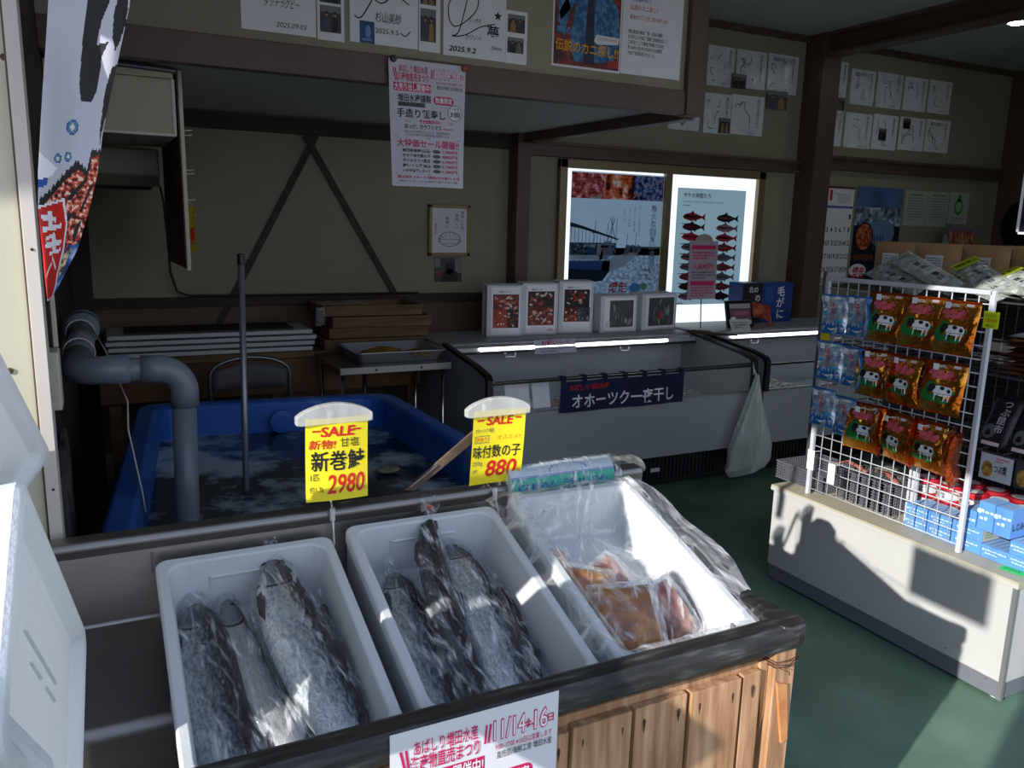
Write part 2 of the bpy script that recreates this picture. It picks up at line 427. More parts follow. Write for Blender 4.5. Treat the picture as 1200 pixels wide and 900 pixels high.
# rolled rim: front and right in worn dark metal, flat ledge at the left
rm = MB()
def roll(y0, y1):   # section across the front rim (y, z)
    return [(y0, .768), (y0-.004, .785), (y0-.002, .803), (y0+.012, .816), (y1-.018, .818), (y1-.004, .812), (y1, .80), (y1, .785), (y0+.012, .768)]
sec = roll(1.08, 1.142)
rm.prism(sec, sx0, sx1-.03, steel_w, axis='x')
secx = [(sx1-.058+(1.142-y)*1.0, z) for y, z in sec][::-1]
rm.prism(secx, 1.12, sy1, steel_w, axis='y')
rm.prism(rrect(sx1-.075, 1.079, sx1+.003, 1.16, .03), .768, .8175, steel_w)
rm.build('front_rim', sink, bevel=.004)
lg = MB().box((sx0, 1.14, .785), (bx0+.002, sy1, .80), steel); lg.build('ledge', sink, bevel=.003)
bk = MB().prism([(1.685, .79), (1.69, .80), (1.705, .935), (1.702, .955), (1.71, .966), (1.745, .968), (1.757, .955), (1.757, .74), (1.735, .74), (1.735, .79)], sx0, sx1+.02, steel, axis='x')
bk.build('backguard', sink, bevel=.004)
MB().box((.055, 1.6995, .80), (.06, 1.706, .93), chrome).build('weld_seam', sink)
# legs of angle steel
for x in (sx0+.04, sx1-.09):
    for y in (1.17, 1.68):
        MB().box((x, y, 0), (x+.045, y+.045, .77), M('leg_black', '1d1c1b', .6)).build('leg', sink)

# ================================================================== PLANK STAND BELOW THE RIM
st = thing('plank_stand', 'weathered pine plank stand with a lashed corner post under the rim of the steel sink', 'stand', (.7, 1.12, 0))
# nailed boards, each of its own width and top height
for i, (x0, x1, zt) in enumerate(((.15, .29, .742), (.30, .42, .743), (.43, .56, .742), (.567, .64, .742), (.648, .688, .742), (.697, .822, .748), (.832, .952, .748), (.962, 1.085, .748), (1.094, 1.14, .75))):
    zt -= .022
    b = MB()
    wob = R.uniform(-.003, .003)
    b.prism([(x0, .06), (x1, .06), (x1+wob, .4), (x1, zt), (x0, zt-.001), (x0+wob, .4)], 1.094+R.uniform(-.002, .002), 1.112, wood, axis='y')
    for xx in ((x0+.02, x1-.02) if x1-x0 > .09 else ((x0+x1)/2,)):
        b.box((xx-.0018, 1.0915, zt-.035-.004), (xx+.0018, 1.095, zt-.035), ink)
        b.prism([(xx-.003, zt-.03), (xx, zt-.055), (xx+.0035, zt-.03), (xx, zt-.024)], 1.0922, 1.095, M('knot_brown', '4a2f1c', .8), axis='y')
    b.build('board', st, bevel=.0025)
rl = MB().box((.15, 1.113, .70), (1.17, 1.15, .741), wood); rl.build('top_rail', st, bevel=.004)
MB().box((.15, 1.113, .16), (1.17, 1.145, .21), wood).build('bottom_rail', st, bevel=.003)
ps = MB().box((1.168, 1.088, 0), (1.222, 1.145, .777), wood); ps.box((1.1685, 1.0885, .777), (1.2215, 1.1445, .7785), wood_end); ps.build('corner_post', st, bevel=.004)
ws = MB()
for k, zz in enumerate((.742, .735, .745)):
    ws.tube([(1.16+.003*k, 1.083, zz), (1.195, 1.078-.002*k, zz+.006*(k-1)), (1.226, 1.083, zz+.004), (1.229, 1.148, zz), (1.16, 1.15, zz-.004), (1.16+.003*k, 1.083, zz)], .0012, M('rust_wire', '4a2c20', .7), 5)
ws.tube([(1.17, 1.08, .735), (1.185, 1.065, .73), (1.19, 1.07, .72)], .0011, MATS['rust_wire'], 5); ws.build('binding_wire', st, smooth=True)
sp_ = MB().prism([(1.145, .74), (1.165, .74), (1.166, .62), (1.158, .585)], 1.105, 1.12, wood, axis='y'); sp_.prism([(1.172, .70), (1.20, .69), (1.216, .56), (1.2, .555)], 1.082, 1.0885, wood_end, axis='y'); sp_.build('splinter', st)

# ================================================================== FOAM FISH BOXES
TILT = rad(17)
def boxM(x0, z0, TILT, y0=1.663):
    """local frame of a fish box: x across, y from the rear end forward (downhill), z up out of the box"""
    X = Vector((1, 0, 0)); Y = Vector((0, -math.cos(TILT), -math.sin(TILT))); Z = Vector((0, -math.sin(TILT), math.cos(TILT)))
    return Matrix(((X.x, Y.x, Z.x, x0), (X.y, Y.y, Z.y, y0), (X.z, Y.z, Z.z, z0), (0, 0, 0, 1)))
def foam_box(Wd, L, D=.155, t=.022):
    b = MB()
    rings = [(rrect(.012, .012, Wd-.012, L-.012, .02), -D), (rrect(.003, .003, Wd-.003, L-.003, .022), -.03), (rrect(0, 0, Wd, L, .022), -.028),
             (rrect(0, 0, Wd, L, .022), -.004), (rrect(.004, .004, Wd-.004, L-.004, .02), 0), (rrect(t-.003, t-.003, Wd-t+.003, L-t+.003, .03), 0),
             (rrect(t, t, Wd-t, L-t, .032), -.004), (rrect(t+.014, t+.014, Wd-t-.014, L-t-.014, .03), -D+.03), (rrect(t+.024, t+.024, Wd-t-.024, L-t-.024, .02), -D+.022)]
    n = len(rings[0][0]); vs = [(x, y, z) for r, z in rings for x, y in r]
    # ring pts run one way; note y is mirrored by the frame so winding is fixed by recalculation
    fs = [(k*n+i, k*n+(i+1) % n, (k+1)*n+(i+1) % n, (k+1)*n+i) for k in range(len(rings)-1) for i in range(n)]
    fs += [tuple(range(n)), tuple((len(rings)-1)*n+i for i in range(n))]
    b.raw(vs, fs, foam)
    # moulded panel outline inside the rear wall
    for (x0, x1, z0, z1) in ((Wd*.28, Wd*.72, -.045, -.04), (Wd*.28, Wd*.295, -.10, -.04)):
        b.box((x0, t-.002, z0), (x1, t+.008, z1), foam)
    b.box((Wd*.3, t+.02, -D+.018), (Wd*.7, L-t-.03, -D+.026), foam)
    return b
BOXES = [(.060, .925, .352, 'leftmost white foam fish box, holding big salmon and a pale belly-up one'),
         (.442, .940, .362, 'middle white foam fish box, holding salmon with one thin dark fish between'),
         (.836, .956, .356, 'white foam fish box under a clear film, holding packs of brown seasoned roe')]
BM = []
for (x0, z0, Wd, lab), TL in zip(BOXES, (17, 18, 18.6)):
    T = boxM(x0, z0, rad(TL)); BM.append(T)
    b = foam_box(Wd, .54); b.v = [tuple(T @ Vector(v)) for v in b.v]
    o = tag(b.build('foam_box', smooth=False, bevel=.0015), lab, 'box', 'foam fish boxes in the sink')

# foam lids leaning at the left of the sink: K is the near corner, e1/e2 the edges
def foam_lid(K, e1, e2, L, W, lab):
    e1 = Vector(e1).normalized(); e2 = Vector(e2); e2 = (e2-e1*e2.dot(e1)).normalized(); nz = e1.cross(e2)
    if nz.x < 0: nz = -nz
    T = Matrix(((e1.x, e2.x, nz.x, K[0]), (e1.y, e2.y, nz.y, K[1]), (e1.z, e2.z, nz.z, K[2]), (0, 0, 0, 1)))
    b = MB(); t = .02
    rings = [(rrect(t+.02, t+.02, L-t-.02, W-t-.02, .02), -.004), (rrect(t+.008, t+.008, L-t-.008, W-t-.008, .02), -.0025), (rrect(t, t, L-t, W-t, .02), .012), (rrect(t-.006, t-.006, L-t+.006, W-t+.006, .02), .014),
             (rrect(.003, .003, L-.003, W-.003, .022), .012), (rrect(0, 0, L, W, .024), .006), (rrect(.002, .002, L-.002, W-.002, .024), -.016), (rrect(.008, .008, L-.008, W-.008, .022), -.02)]
    n = len(rings[0][0]); vs = [(x, y, z) for r, z in rings for x, y in r]
    fs = [(k*n+i, k*n+(i+1) % n, (k+1)*n+(i+1) % n, (k+1)*n+i) for k in range(len(rings)-1) for i in range(n)]+[tuple(range(n)), tuple((len(rings)-1)*n+i for i in range(n))]
    b.raw(vs, fs, foam_t)
    # moulded arrow ribs
    for u in (.3, .5):
        b.box((L*u, W*.42, -.004), (L*u+.10, W*.43, 0), foam_t); b.box((L*u, W*.50, -.004), (L*u+.06, W*.51, 0), foam_t)
    b.v = [tuple(T @ Vector(v)) for v in b.v]
    return tag(b.build('foam_tray', bevel=.002), lab, 'lid', 'foam lids leaning at the left of the sink')
foam_t = bpy.data.materials.new('foam_translucent'); foam_t.use_nodes = True
_nt = foam_t.node_tree; _b = _nt.nodes['Principled BSDF']; _b.inputs['Base Color'].default_value = lin('e6eaec'); _b.inputs['Roughness'].default_value = .7
_n = add_noise(_nt, 180, 2); bump(_nt, _b, _n.outputs[0], .4, .003)
_tl = _nt.nodes.new('ShaderNodeBsdfTranslucent'); _tl.inputs[0].default_value = (.85, .88, .9, 1); _mx = _nt.nodes.new('ShaderNodeMixShader'); _mx.inputs[0].default_value = .28
_nt.links.new(_b.outputs[0], _mx.inputs[1]); _nt.links.new(_tl.outputs[0], _mx.inputs[2]); _nt.links.new(_mx.outputs[0], _nt.nodes['Material Output'].inputs[0])
foam_lid((-.063, 1.25, 1.0), (-.069, -.687, .723), (-.06, -.66, -.745), .47, .27, 'large white foam lid standing in the sink beside the empty basin floor')
foam_lid((-.098, 1.5, 1.21), (-.152, -.65, .737), (-.52, -.606, -.606), .50, .36, 'white foam lid highest on the left, in front of the cream outer panel')
foam_lid((-.078, .86, 1.05), (-.25, -.45, .8), (-.3, -.7, -.5), .2, .2, 'white foam lid nearest the camera, only its corner in view at the bottom left')

# two unseen closed foam boxes, added beside the lids to shade the fish boxes
for k, (zz, lab) in enumerate(((.80, 'closed foam box at the far left end of the sink, bottom of two'), (1.03, 'closed foam box at the far left end of the sink, top of two'))):
    b = MB().prism(rrect(-.66+.01*k, 1.13, -.26+.01*k, 1.66, .02), zz+.002, zz+.19, foam).prism(rrect(-.665+.01*k, 1.125, -.255+.01*k, 1.665, .02), zz+.19, zz+.229, foam)
    tag(b.build('foam_box', bevel=.002), lab, 'box')

t0 = thing('hanging_signboard', 'plain white board hung by cords from the eave, left of the camera', 'sign', (-.66, .5, 1.6))  # unseen board, added to cast the rectangular shadow on the counter
MB().box((-.665, .285, 1.64), (-.655, .60, 1.835), white_pl).build('board', t0, bevel=.002)
for y in (.32, .57): MB().tube([(-.66, y, 1.83), (-.65, y, 2.18)], .002, ink, 6).build('cord', t0)
# ================================================================== SALMON
def fish_mat(name, dark, mid, pale, shift=0.0, speck=.5):
    m, nt, b, L = newmat(name)
    uvn = nt.nodes.new('ShaderNodeUVMap'); sp = nt.nodes.new('ShaderNodeSeparateXYZ'); L.new(uvn.outputs[0], sp.inputs[0])
    n1 = add_noise(nt, 16, 5, coord='UV', stretch=(1.6, 1, 1)); n2 = add_noise(nt, 26, 8, coord='UV', stretch=(1.9, .7, 1), rough=.75)
    # dorsal coordinate disturbed by large noise
    a = nt.nodes.new('ShaderNodeMath'); a.operation = 'MULTIPLY_ADD'; a.inputs[1].default_value = .75; L.new(n1.outputs[0], a.inputs[0]); L.new(sp.outputs[1], a.inputs[2])
    c = nt.nodes.new('ShaderNodeMath'); c.operation = 'ADD'; c.inputs[1].default_value = -.375+shift; L.new(a.outputs[0], c.inputs[0])
    r = ramp(nt, c.outputs[0], [(.15, lin(pale)), (.48, lin(mid)), (.60, lin('5a616a')), (.74, lin(dark))])
    r2 = ramp(nt, n2.outputs[0], [(.36, (.18, .19, .21)), (.56, (1, 1, 1))])
    mx = nt.nodes.new('ShaderNodeMix'); mx.data_type = 'RGBA'; mx.blend_type = 'MULTIPLY'; mx.inputs[0].default_value = speck
    L.new(r.outputs[0], mx.inputs[6]); L.new(r2.outputs[0], mx.inputs[7])
    # head: plain dark in front of the gill cover
    rh = ramp(nt, sp.outputs[0], [(.17, (1, 1, 1)), (.185, (0, 0, 0))])
    mh = nt.nodes.new('ShaderNodeMix'); mh.data_type = 'RGBA'; L.new(rh.outputs[0], mh.inputs[0]); L.new(mx.outputs[2], mh.inputs[6])
    hd = ramp(nt, c.outputs[0], [(.2, lin('7d8287')), (.5, lin('4c5157')), (.75, lin('1c1f23'))]); L.new(hd.outputs[0], mh.inputs[7])
    L.new(mh.outputs[2], b.inputs['Base Color']); b.inputs['Metallic'].default_value = .3; b.inputs['Roughness'].default_value = .25
    # dark seam behind the gill cover, bent back at its middle
    vv = nt.nodes.new('ShaderNodeMath'); vv.operation = 'SUBTRACT'; vv.inputs[1].default_value = .45; L.new(sp.outputs[1], vv.inputs[0])
    v2 = nt.nodes.new('ShaderNodeMath'); v2.operation = 'MULTIPLY'; L.new(vv.outputs[0], v2.inputs[0]); L.new(vv.outputs[0], v2.inputs[1])
    v3 = nt.nodes.new('ShaderNodeMath'); v3.operation = 'MULTIPLY_ADD'; v3.inputs[1].default_value = .22; L.new(v2.outputs[0], v3.inputs[0]); L.new(sp.outputs[0], v3.inputs[2])
    rg = ramp(nt, v3.outputs[0], [(.178, (0, 0, 0)), (.186, (1, 1, 1)), (.192, (1, 1, 1)), (.200, (0, 0, 0))])
    mg = nt.nodes.new('ShaderNodeMix'); mg.data_type = 'RGBA'; L.new(rg.outputs[0], mg.inputs[0]); L.new(mh.outputs[2], mg.inputs[6]); mg.inputs[7].default_value = (.02, .022, .026, 1)
    L.new(mg.outputs[2], b.inputs['Base Color']); L.new(v3.outputs[0], rh.inputs[0])
    # scales
    vo = nt.nodes.new('ShaderNodeTexVoronoi'); vo.inputs['Scale'].default_value = 120
    mp = nt.nodes.new('ShaderNodeMapping'); mp.inputs['Scale'].default_value = (1, .42, 1); L.new(uvn.outputs[0], mp.inputs[0]); L.new(mp.outputs[0], vo.inputs['Vector'])
    bump(nt, b, vo.outputs['Distance'], .35, .002)
    return m
fm_dark = fish_mat('salmon_skin_dark', '15181c', '8b939c', 'c9cfd4', .02, .85)
fm_silver = fish_mat('salmon_skin_silver', '1d2126', 'a8afb6', 'e0e4e8', -.08, .75)
fm_pale = fish_mat('salmon_skin_pale', '4d5054', '97999c', 'c4c4c4', -.3, .4)
fm_back = fish_mat('salmon_skin_back', '101215', '3c4248', '6d747a', .3, .7)
fin_m = M('salmon_fin', '26292d', .45, col2='3b3f44', scale=30)
PROF = [(0, .08), (.02, .22), (.05, .38), (.10, .60), (.15, .76), (.20, .86), (.28, .95), (.4, 1), (.6, .98), (.78, .88), (.88, .68), (.95, .42), (1, .28)]
def prof(t, P=PROF):
    for (a, x), (b, y) in zip(P[:-1], P[1:]):
        if t <= b: return x+(y-x)*(t-a)/(b-a)
    return P[-1][1]
def spline(pts, t):
    n = len(pts)-1; f = min(t*n, n-1e-6); i = int(f); f -= i
    p0, p1, p2, p3 = pts[max(i-1, 0)], pts[i], pts[i+1], pts[min(i+2, n)]
    return [.5*((2*b)+(-a+c)*f+(2*a-5*b+4*c-d)*f*f+(-a+3*b-3*c+d)*f**3) for a, b, c, d in zip(p0, p1, p2, p3)]
def salmon(T, x0, spine, hw, mat, lab, ht=.5, side=1, seed=0, bag=True, mouth=0, roll=0, tie=False):
    """spine: (x, y, z) points in the box frame (x absolute), head first; side=+1 back to +x"""
    loc = T @ Vector((spine[0][0]-x0, spine[0][1], spine[0][2]))
    t0 = thing('salmon', lab, 'fish', loc, 'salmon in the foam boxes')
    pts = [(x-x0, y, z) for x, y, z in spine]
    NU, NV = 28, 40
    def frame(t):
        c = Vector(spline(pts, t)); d = (Vector(spline(pts, min(1, t+.02)))-Vector(spline(pts, max(0, t-.02)))).normalized()
        X = d.cross(Vector((0, 0, 1))).normalized(); X = X if X.x > 0 else -X
        return c, d, X, Vector((0, 0, 1))
    def pt(t, a, grow=0, nz=0):
        c, d, X, Z = frame(t); w = hw*prof(t)+grow; h = hw*ht*(prof(t)**.75)*(1.0)+grow
        ca, sa = math.cos(a), math.sin(a)
        e = .85
        p = c+X*(w*math.copysign(abs(ca)**e, ca))+Z*(h*sa)
        if nz: p += (X*ca+Z*sa)*nz
        return p
    b = MB(); b.uv = []
    for j in range(NV+1):
        t = j/NV
        for i in range(NU):
            a = 2*PI*i/NU
            gill = -.0025 if abs(t-.185) < .012 and math.sin(a) > -.5 else (.002 if .15 < t < .18 else 0)
            b.v.append(tuple(T @ pt(t, a, 0, gill))); b.uv.append((t, .5+.5*side*math.cos(a)))
    k = b.m(mat)
    for j in range(NV):
        for i in range(NU):
            b.f.append((j*NU+i, j*NU+(i+1) % NU, (j+1)*NU+(i+1) % NU, (j+1)*NU+i)); b.mi.append(k)
    b.f += [tuple(range(NU)), tuple(NV*NU+i for i in range(NU))]; b.mi += [k, k]
    body = b.build('body', t0, smooth=True)
    # eye, jaws, fins
    c, d, X, Z = frame(.075)
    ep = pt(.075, PI/2-.25*side); e = MB().lathe([(.0008, .0022), (.003, .0018), (.0048, .0)], M('eye_dark', '0c0d0f', .15), 14, T @ Matrix.Translation(ep)); e.lathe([(.0048, .0), (.006, -.0006)], M('eye_ring', 'a39c7c', .3, .4), 14, T @ Matrix.Translation(ep))
    e.build('eye', body, smooth=True)
    jw = MB()
    c0, d0, X0, _ = frame(0)
    for s_, op in ((side, .010+mouth), (-side, .006+mouth*1.2)):
        jw.tube([T @ (c0+d0*.035+X0*s_*.010), T @ (c0+d0*.004+X0*s_*op*.8), T @ (c0-d0*.012+X0*s_*op*.85+Z*.002), T @ (c0-d0*.016+X0*s_*(op*.45)+Z*.003)], [.013, .0085, .006, .003], fin_m if mouth else mat, 10)
    if not mouth: jw = MB().tube([T @ (pt(.0, 0)), T @ pt(.03, PI/2-.9*side), T @ pt(.075, PI/2+.55*side)], .0012, M('mouth_line', '1a1a1c', .5), 6)
    jw.build('jaw', body, smooth=True)
    f = MB()   # pectoral fin lies back along the belly side
    for s_, t1, ln in ((-side, .20, .075),):
        a0 = PI/2+.75*side
        base = pt(t1, a0, .001); c2, d2, X2, Z2 = frame(t1+.02)
        out = (-X2*side*.35+Vector((0, 0, .12)))
        P_ = [base-d2*.004, base+d2*.018, base+d2*ln+out*.035, base+d2*(ln*.8)+out*.06, base+d2*.02+out*.05]
        P2 = [p+Vector((0, 0, .0035)) for p in P_]
        f.raw([tuple(T @ p) for p in P_+P2], [(0, 1, 2, 3, 4), (9, 8, 7, 6, 5)]+[(i, (i+1) % 5, 5+(i+1) % 5, 5+i) for i in range(5)], fin_m)
    f.build('pectoral_fin', t0)
    f = MB()   # dorsal fin
    P_ = [pt(.46, 0 if side > 0 else PI, -.004), pt(.60, 0 if side > 0 else PI, -.004)]
    c2, d2, X2, Z2 = frame(.55)
    P_ += [P_[1]+X2*side*.012+d2*.014, P_[0]+X2*side*.022+d2*.02]
    P2 = [p+Vector((0, 0, .003)) for p in P_]
    f.raw([tuple(T @ p) for p in P_+P2], [(0, 1, 2, 3), (7, 6, 5, 4)]+[(i, (i+1) % 4, 4+(i+1) % 4, 4+i) for i in range(4)], fin_m); f.build('dorsal_fin', t0)
    f = MB()   # tail fin
    c2, d2, X2, Z2 = frame(1); w = hw*prof(1)
    P_ = [c2-X2*w*.9, c2+X2*w*.9, c2+X2*hw*.8+d2*.03+Z2*.012, c2+X2*hw*.2+d2*.02+Z2*.008, c2-X2*hw*.8+d2*.03+Z2*.012]
    P2 = [p+Vector((0, 0, .004)) for p in P_]
    f.raw([tuple(T @ p) for p in P_+P2], [(0, 1, 2, 3, 4), (9, 8, 7, 6, 5)]+[(i, (i+1) % 5, 5+(i+1) % 5, 5+i) for i in range(5)], fin_m); f.build('tail_fin', t0)
    if bag:
        b = MB(); NB, NL = 36, 44
        c0, d0, X0, _ = frame(0)
        for j in range(NL+1):
            t = j/NL
            for i in range(NB):
                a = 2*PI*i/NB
                nz = .012*mn.noise((math.cos(a)*1.3+seed, math.sin(a)*1.3, t*7))+.005*mn.noise((math.cos(a)*5+seed, math.sin(a)*5, t*16))
                if t < .14:   # gathered neck in front of the head
                    q = t/.14; cc = c0-d0*(.035*(1-q))+Z*.0; w = (.010+(1-q)**6*.018)*(1-q)+q*(hw*.42+.004)
                    hgt = w*(.8 if q < .5 else .7)
                    p = cc+X0*(w*math.cos(a))+Vector((0, 0, 1))*(hgt*math.sin(a))+(X0*math.cos(a)+Z*math.sin(a))*nz*.6
                else:
                    q = (t-.14)/.86; g = .005+.007*max(0, math.cos(a)*-side)*q+.01*q*q
                    p = pt(q, a, g, nz)
                b.v.append(tuple(T @ p))
        k = b.m(film_bag)
        for j in range(NL):
            for i in range(NB):
                b.f.append((j*NB+i, j*NB+(i+1) % NB, (j+1)*NB+(i+1) % NB, (j+1)*NB+i)); b.mi.append(k)
        bo = tag(b.build('plastic_bag', t0, smooth=True), 'clear crinkled plastic bag')
        if tie:
            tt = MB().lathe([(.010, -.003), (.013, 0), (.010, .003)], M('tie_orange', 'c0602a', .5), 12, T @ Matrix.Translation(c0-d0*.03) @ d0.to_track_quat('Z', 'Y').to_matrix().to_4x4())
            fr = []
            for i in range(14):
                a = 2*PI*i/14; r_ = .016+.006*R.random()
                fr.append(c0-d0*(.052+.01*R.random())+X0*(r_*math.cos(a))+Vector((0, 0, 1))*(r_*math.sin(a)*.7+.004))
            base = c0-d0*.032
            tt.raw([tuple(T @ p) for p in fr]+[tuple(T @ base)], [(i, (i+1) % 14, 14) for i in range(14)], film_bag)
            tt.build('bag_tie', bo)
    return t0
T1, T2, T3 = BM
x1, x2, x3 = BOXES[0][0], BOXES[1][0], BOXES[2][0]
salmon(T1, x1, [(.128, .055, -.085), (.130, .18, -.085), (.130, .33, -.08), (.142, .44, -.085), (.155, .492, -.095)], .058, fm_dark, 'dark-backed salmon at the left wall of the leftmost fish box', .55, 1, 1, tie=False)
salmon(T1, x1, [(.190, .045, -.095), (.196, .18, -.095), (.212, .33, -.09), (.236, .44, -.085), (.25, .49, -.09)], .036, fm_pale, 'pale grey belly-up salmon between the two large dark ones', .75, 1, 5)
salmon(T1, x1, [(.376, .10, -.105), (.378, .20, -.105), (.376, .33, -.1), (.37, .44, -.1), (.366, .485, -.105)], .026, fm_dark, 'narrow salmon half hidden at the right wall of the leftmost fish box', .8, 1, 9)
salmon(T1, x1, [(.285, .015, -.035), (.288, .14, -.055), (.300, .27, -.06), (.322, .40, -.07), (.338, .485, -.085)], .058, fm_silver, 'large silvery salmon with a dark open jaw and an orange-tied bag', .62, 1, 3, mouth=.012, tie=True)
salmon(T2, x2, [(.535, .085, -.085), (.530, .18, -.085), (.517, .30, -.08), (.510, .42, -.085), (.505, .495, -.095)], .047, fm_dark, 'blue-grey salmon at the left wall of the middle fish box', .6, 1, 12)
salmon(T2, x2, [(.765, .16, -.11), (.755, .24, -.11), (.735, .34, -.11), (.72, .42, -.105), (.71, .48, -.105)], .026, fm_back, 'dark narrow salmon lying under the bag folds at the right wall of the middle box', .8, 1, 14)
salmon(T2, x2, [(.682, .045, -.07), (.680, .14, -.075), (.672, .27, -.075), (.660, .40, -.08), (.648, .49, -.09)], .056, fm_silver, 'silvery salmon with dark back, right-hand large fish of the middle box', .6, 1, 17)
salmon(T2, x2, [(.640, .005, -.01), (.612, .10, -.035), (.592, .22, -.045), (.584, .36, -.06), (.588, .48, -.075)], .030, fm_back, 'thin dark salmon standing on edge between two broader ones', .9, 1, 19, mouth=.004, tie=True)

# ================================================================== ROE PACKS AND THE FILM OVER THE THIRD BOX
roe_b = M('roe_brown', '7a3f22', .3, stops=[(.3, '5a2a16'), (.5, '9c5c28'), (.7, 'd49a4c')], scale=15, detail=5, bmp=.5, bscale=30, bdist=.01)
roe_r = M('roe_reddish', '7a3430', .3, stops=[(.3, '5c221c'), (.5, '94544a'), (.7, 'c89c8c')], scale=20, detail=5, bmp=.5, bscale=34, bdist=.01)
film_pack = film('clear_pack_film', 'ffffff', .04, .5, 50, (1, .2, .4), .12, .7, angles=(.4, -.8))
def pack(T, cx, cy, cz, w, l, th, rz, tx, ty, mat, lab, seed):
    t0 = thing('roe_pack', lab, 'packed food', T @ Vector((cx-BOXES[2][0], cy, cz)), 'packs of seasoned roe in the film-covered box')
    cx -= BOXES[2][0]
    L_ = T @ Matrix.Translation((cx, cy, cz)) @ Matrix.Rotation(rz, 4, 'Z') @ Matrix.Rotation(tx, 4, 'X') @ Matrix.Rotation(ty, 4, 'Y')
    def pil(u, v, s_, g, sd):
        x = (u-.5)*2; y = (v-.5)*2; e = max(0, (1-abs(x)**3.2)*(1-abs(y)**3.2))**.5
        n1 = .14*mn.noise((x*1.8+sd, y*1.8, s_*3))
        return (x*(w/2+g)*(1+.05*mn.noise((y*2, sd, 0))), y*(l/2+g), s_*(e*(th/2)*(1+n1*1.6)+g*.4*e))
    b = MB()
    for s_ in (1, -1): b.grid(lambda u, v: pil(u, v, s_, -.006, seed), 14, 14, mat, L_)
    b.build('roe_filling', t0, smooth=True)
    b = MB()
    for s_ in (1, -1): b.grid(lambda u, v: tuple(Vector(pil(u, v, s_, .006, seed))+Vector((0, 0, .003*mn.noise((u*14+seed, v*14, 1))))), 20, 20, film_pack, L_)
    tag(b.build('wrapping', t0, smooth=True), 'clear crinkled pouch')
pack(T3, .895, .165, -.088, .09, .10, .05, .3, -.25, .1, roe_r, 'small dark roe pack farthest back at the left wall of the film-covered box', 1)
pack(T3, 1.01, .235, -.085, .11, .095, .045, -.4, -.3, .0, roe_r, 'roe pack lying behind the amber one, near the back of the film-covered box', 2)
pack(T3, .905, .30, -.066, .13, .14, .05, .45, -.5, .12, roe_b, 'brown roe pack slanting behind the large amber one', 3)
pack(T3, 1.075, .385, -.078, .115, .14, .05, -.3, -.5, -.2, roe_r, 'pinkish roe pack at the right wall of the film-covered box', 4)
pack(T3, .955, .40, -.050, .15, .155, .055, .12, -.52, .0, roe_b, 'large amber roe pack in front, reaching the sink rim', 5)
def liner(u, v):
    # u runs over the overhang at the left, the box inside, and the wide overhang at the right; v from the rear rim to the front
    Wd = BOXES[2][2]; x = -.04+u*(Wd+.12); y = -.025+v*.565
    t = .022; dx = min(x-t, Wd-t-x); dy = min(y-t, .54-t-y); dd = min(dx, dy)
    f = min(1, max(0, dd/.022)); f = f*f*(3-2*f)
    z = .005-.129*f+.012*f
    if x < 0: z -= .5*(-x)
    if x > Wd: z -= .22*(x-Wd)*(1.2-v)-.006*math.sin(v*13)
    if y < 0: z -= .6*(-y)
    k = .35+.65*(1 if dd > .0 else .5)
    z += (.010*mn.noise((x*13, y*8, 2))+.004*mn.noise((x*42, y*30, 5)))*k+.002
    z += .012*math.exp(-((x-.2)**2+(y-.07)**2)/.006)*(1+math.cos(math.atan2(x-.2, y-.07)*9))
    # sagging over the inner corners rather than hugging them
    z += .03*math.exp(-abs(dd-.02)/.02)*(f > .0)*(dd > 0)*(1 if y < .3 else .5)
    z = max(z, -.121)
    if x > Wd: x = Wd+(x-Wd)*(.25+.75*math.sin(PI*min(1, v*1.05))**.7)
    return (x, y, z)
b = MB().grid(liner, 90, 90, film_liner, T3)
tag(b.build('plastic_sheet', smooth=True), 'clear crumpled plastic sheet draped over the third foam box and its packs', 'plastic sheet')

# ================================================================== SALE CARDS ON CLIP STICKS
def price_card(lab, x0, z1, w, h, y, bend, draw, rod):
    loc = (rod[0][0], rod[0][1], rod[0][2])
    t0 = thing('sale_card', lab, 'price sign', loc, None)
    warp = lambda px, py, pz: (px, py, pz+bend*math.sin(PI*px/w)*.5+bend*1.1*(1-py/h)**2)
    c = Card(w, h, paper_y, .0008, warp=warp, nu=10, nv=10, eps=.0004)
    draw(c); c.place((x0, y, z1-h), (1, -.04, 0), (.03, 0, 1)); tag(c.build('card', t0, smooth=False), 'yellow hand-lettered card')
    k = MB(); n = 14; x0 -= .016; wc = w+.032
    top = [(x0+wc*i/n, z1+.006+.026*math.sin(PI*(i/n))**.7) for i in range(n+1)]
    k.prism([(x0, z1-.012), (x0+.012, z1-.014), (x0+wc-.012, z1-.014), (x0+wc, z1-.012)]+top[::-1], y-.010, y+.010, clear_pl, axis='y')
    tag(k.build('clip_bar', t0, bevel=.003), 'clear plastic arched clip')
    s = MB().tube(rod, .0022, clear_pl, 8); s.tube([rod[0], Vector(rod[0])+Vector((0, 0, .03))], .006, clear_pl, 8)
    m_ = Vector(rod[2]); s.tube([m_-Vector((0, 0, .014)), m_+Vector((0, 0, .014))], .006, clear_pl, 8)
    s.build('stick', t0)
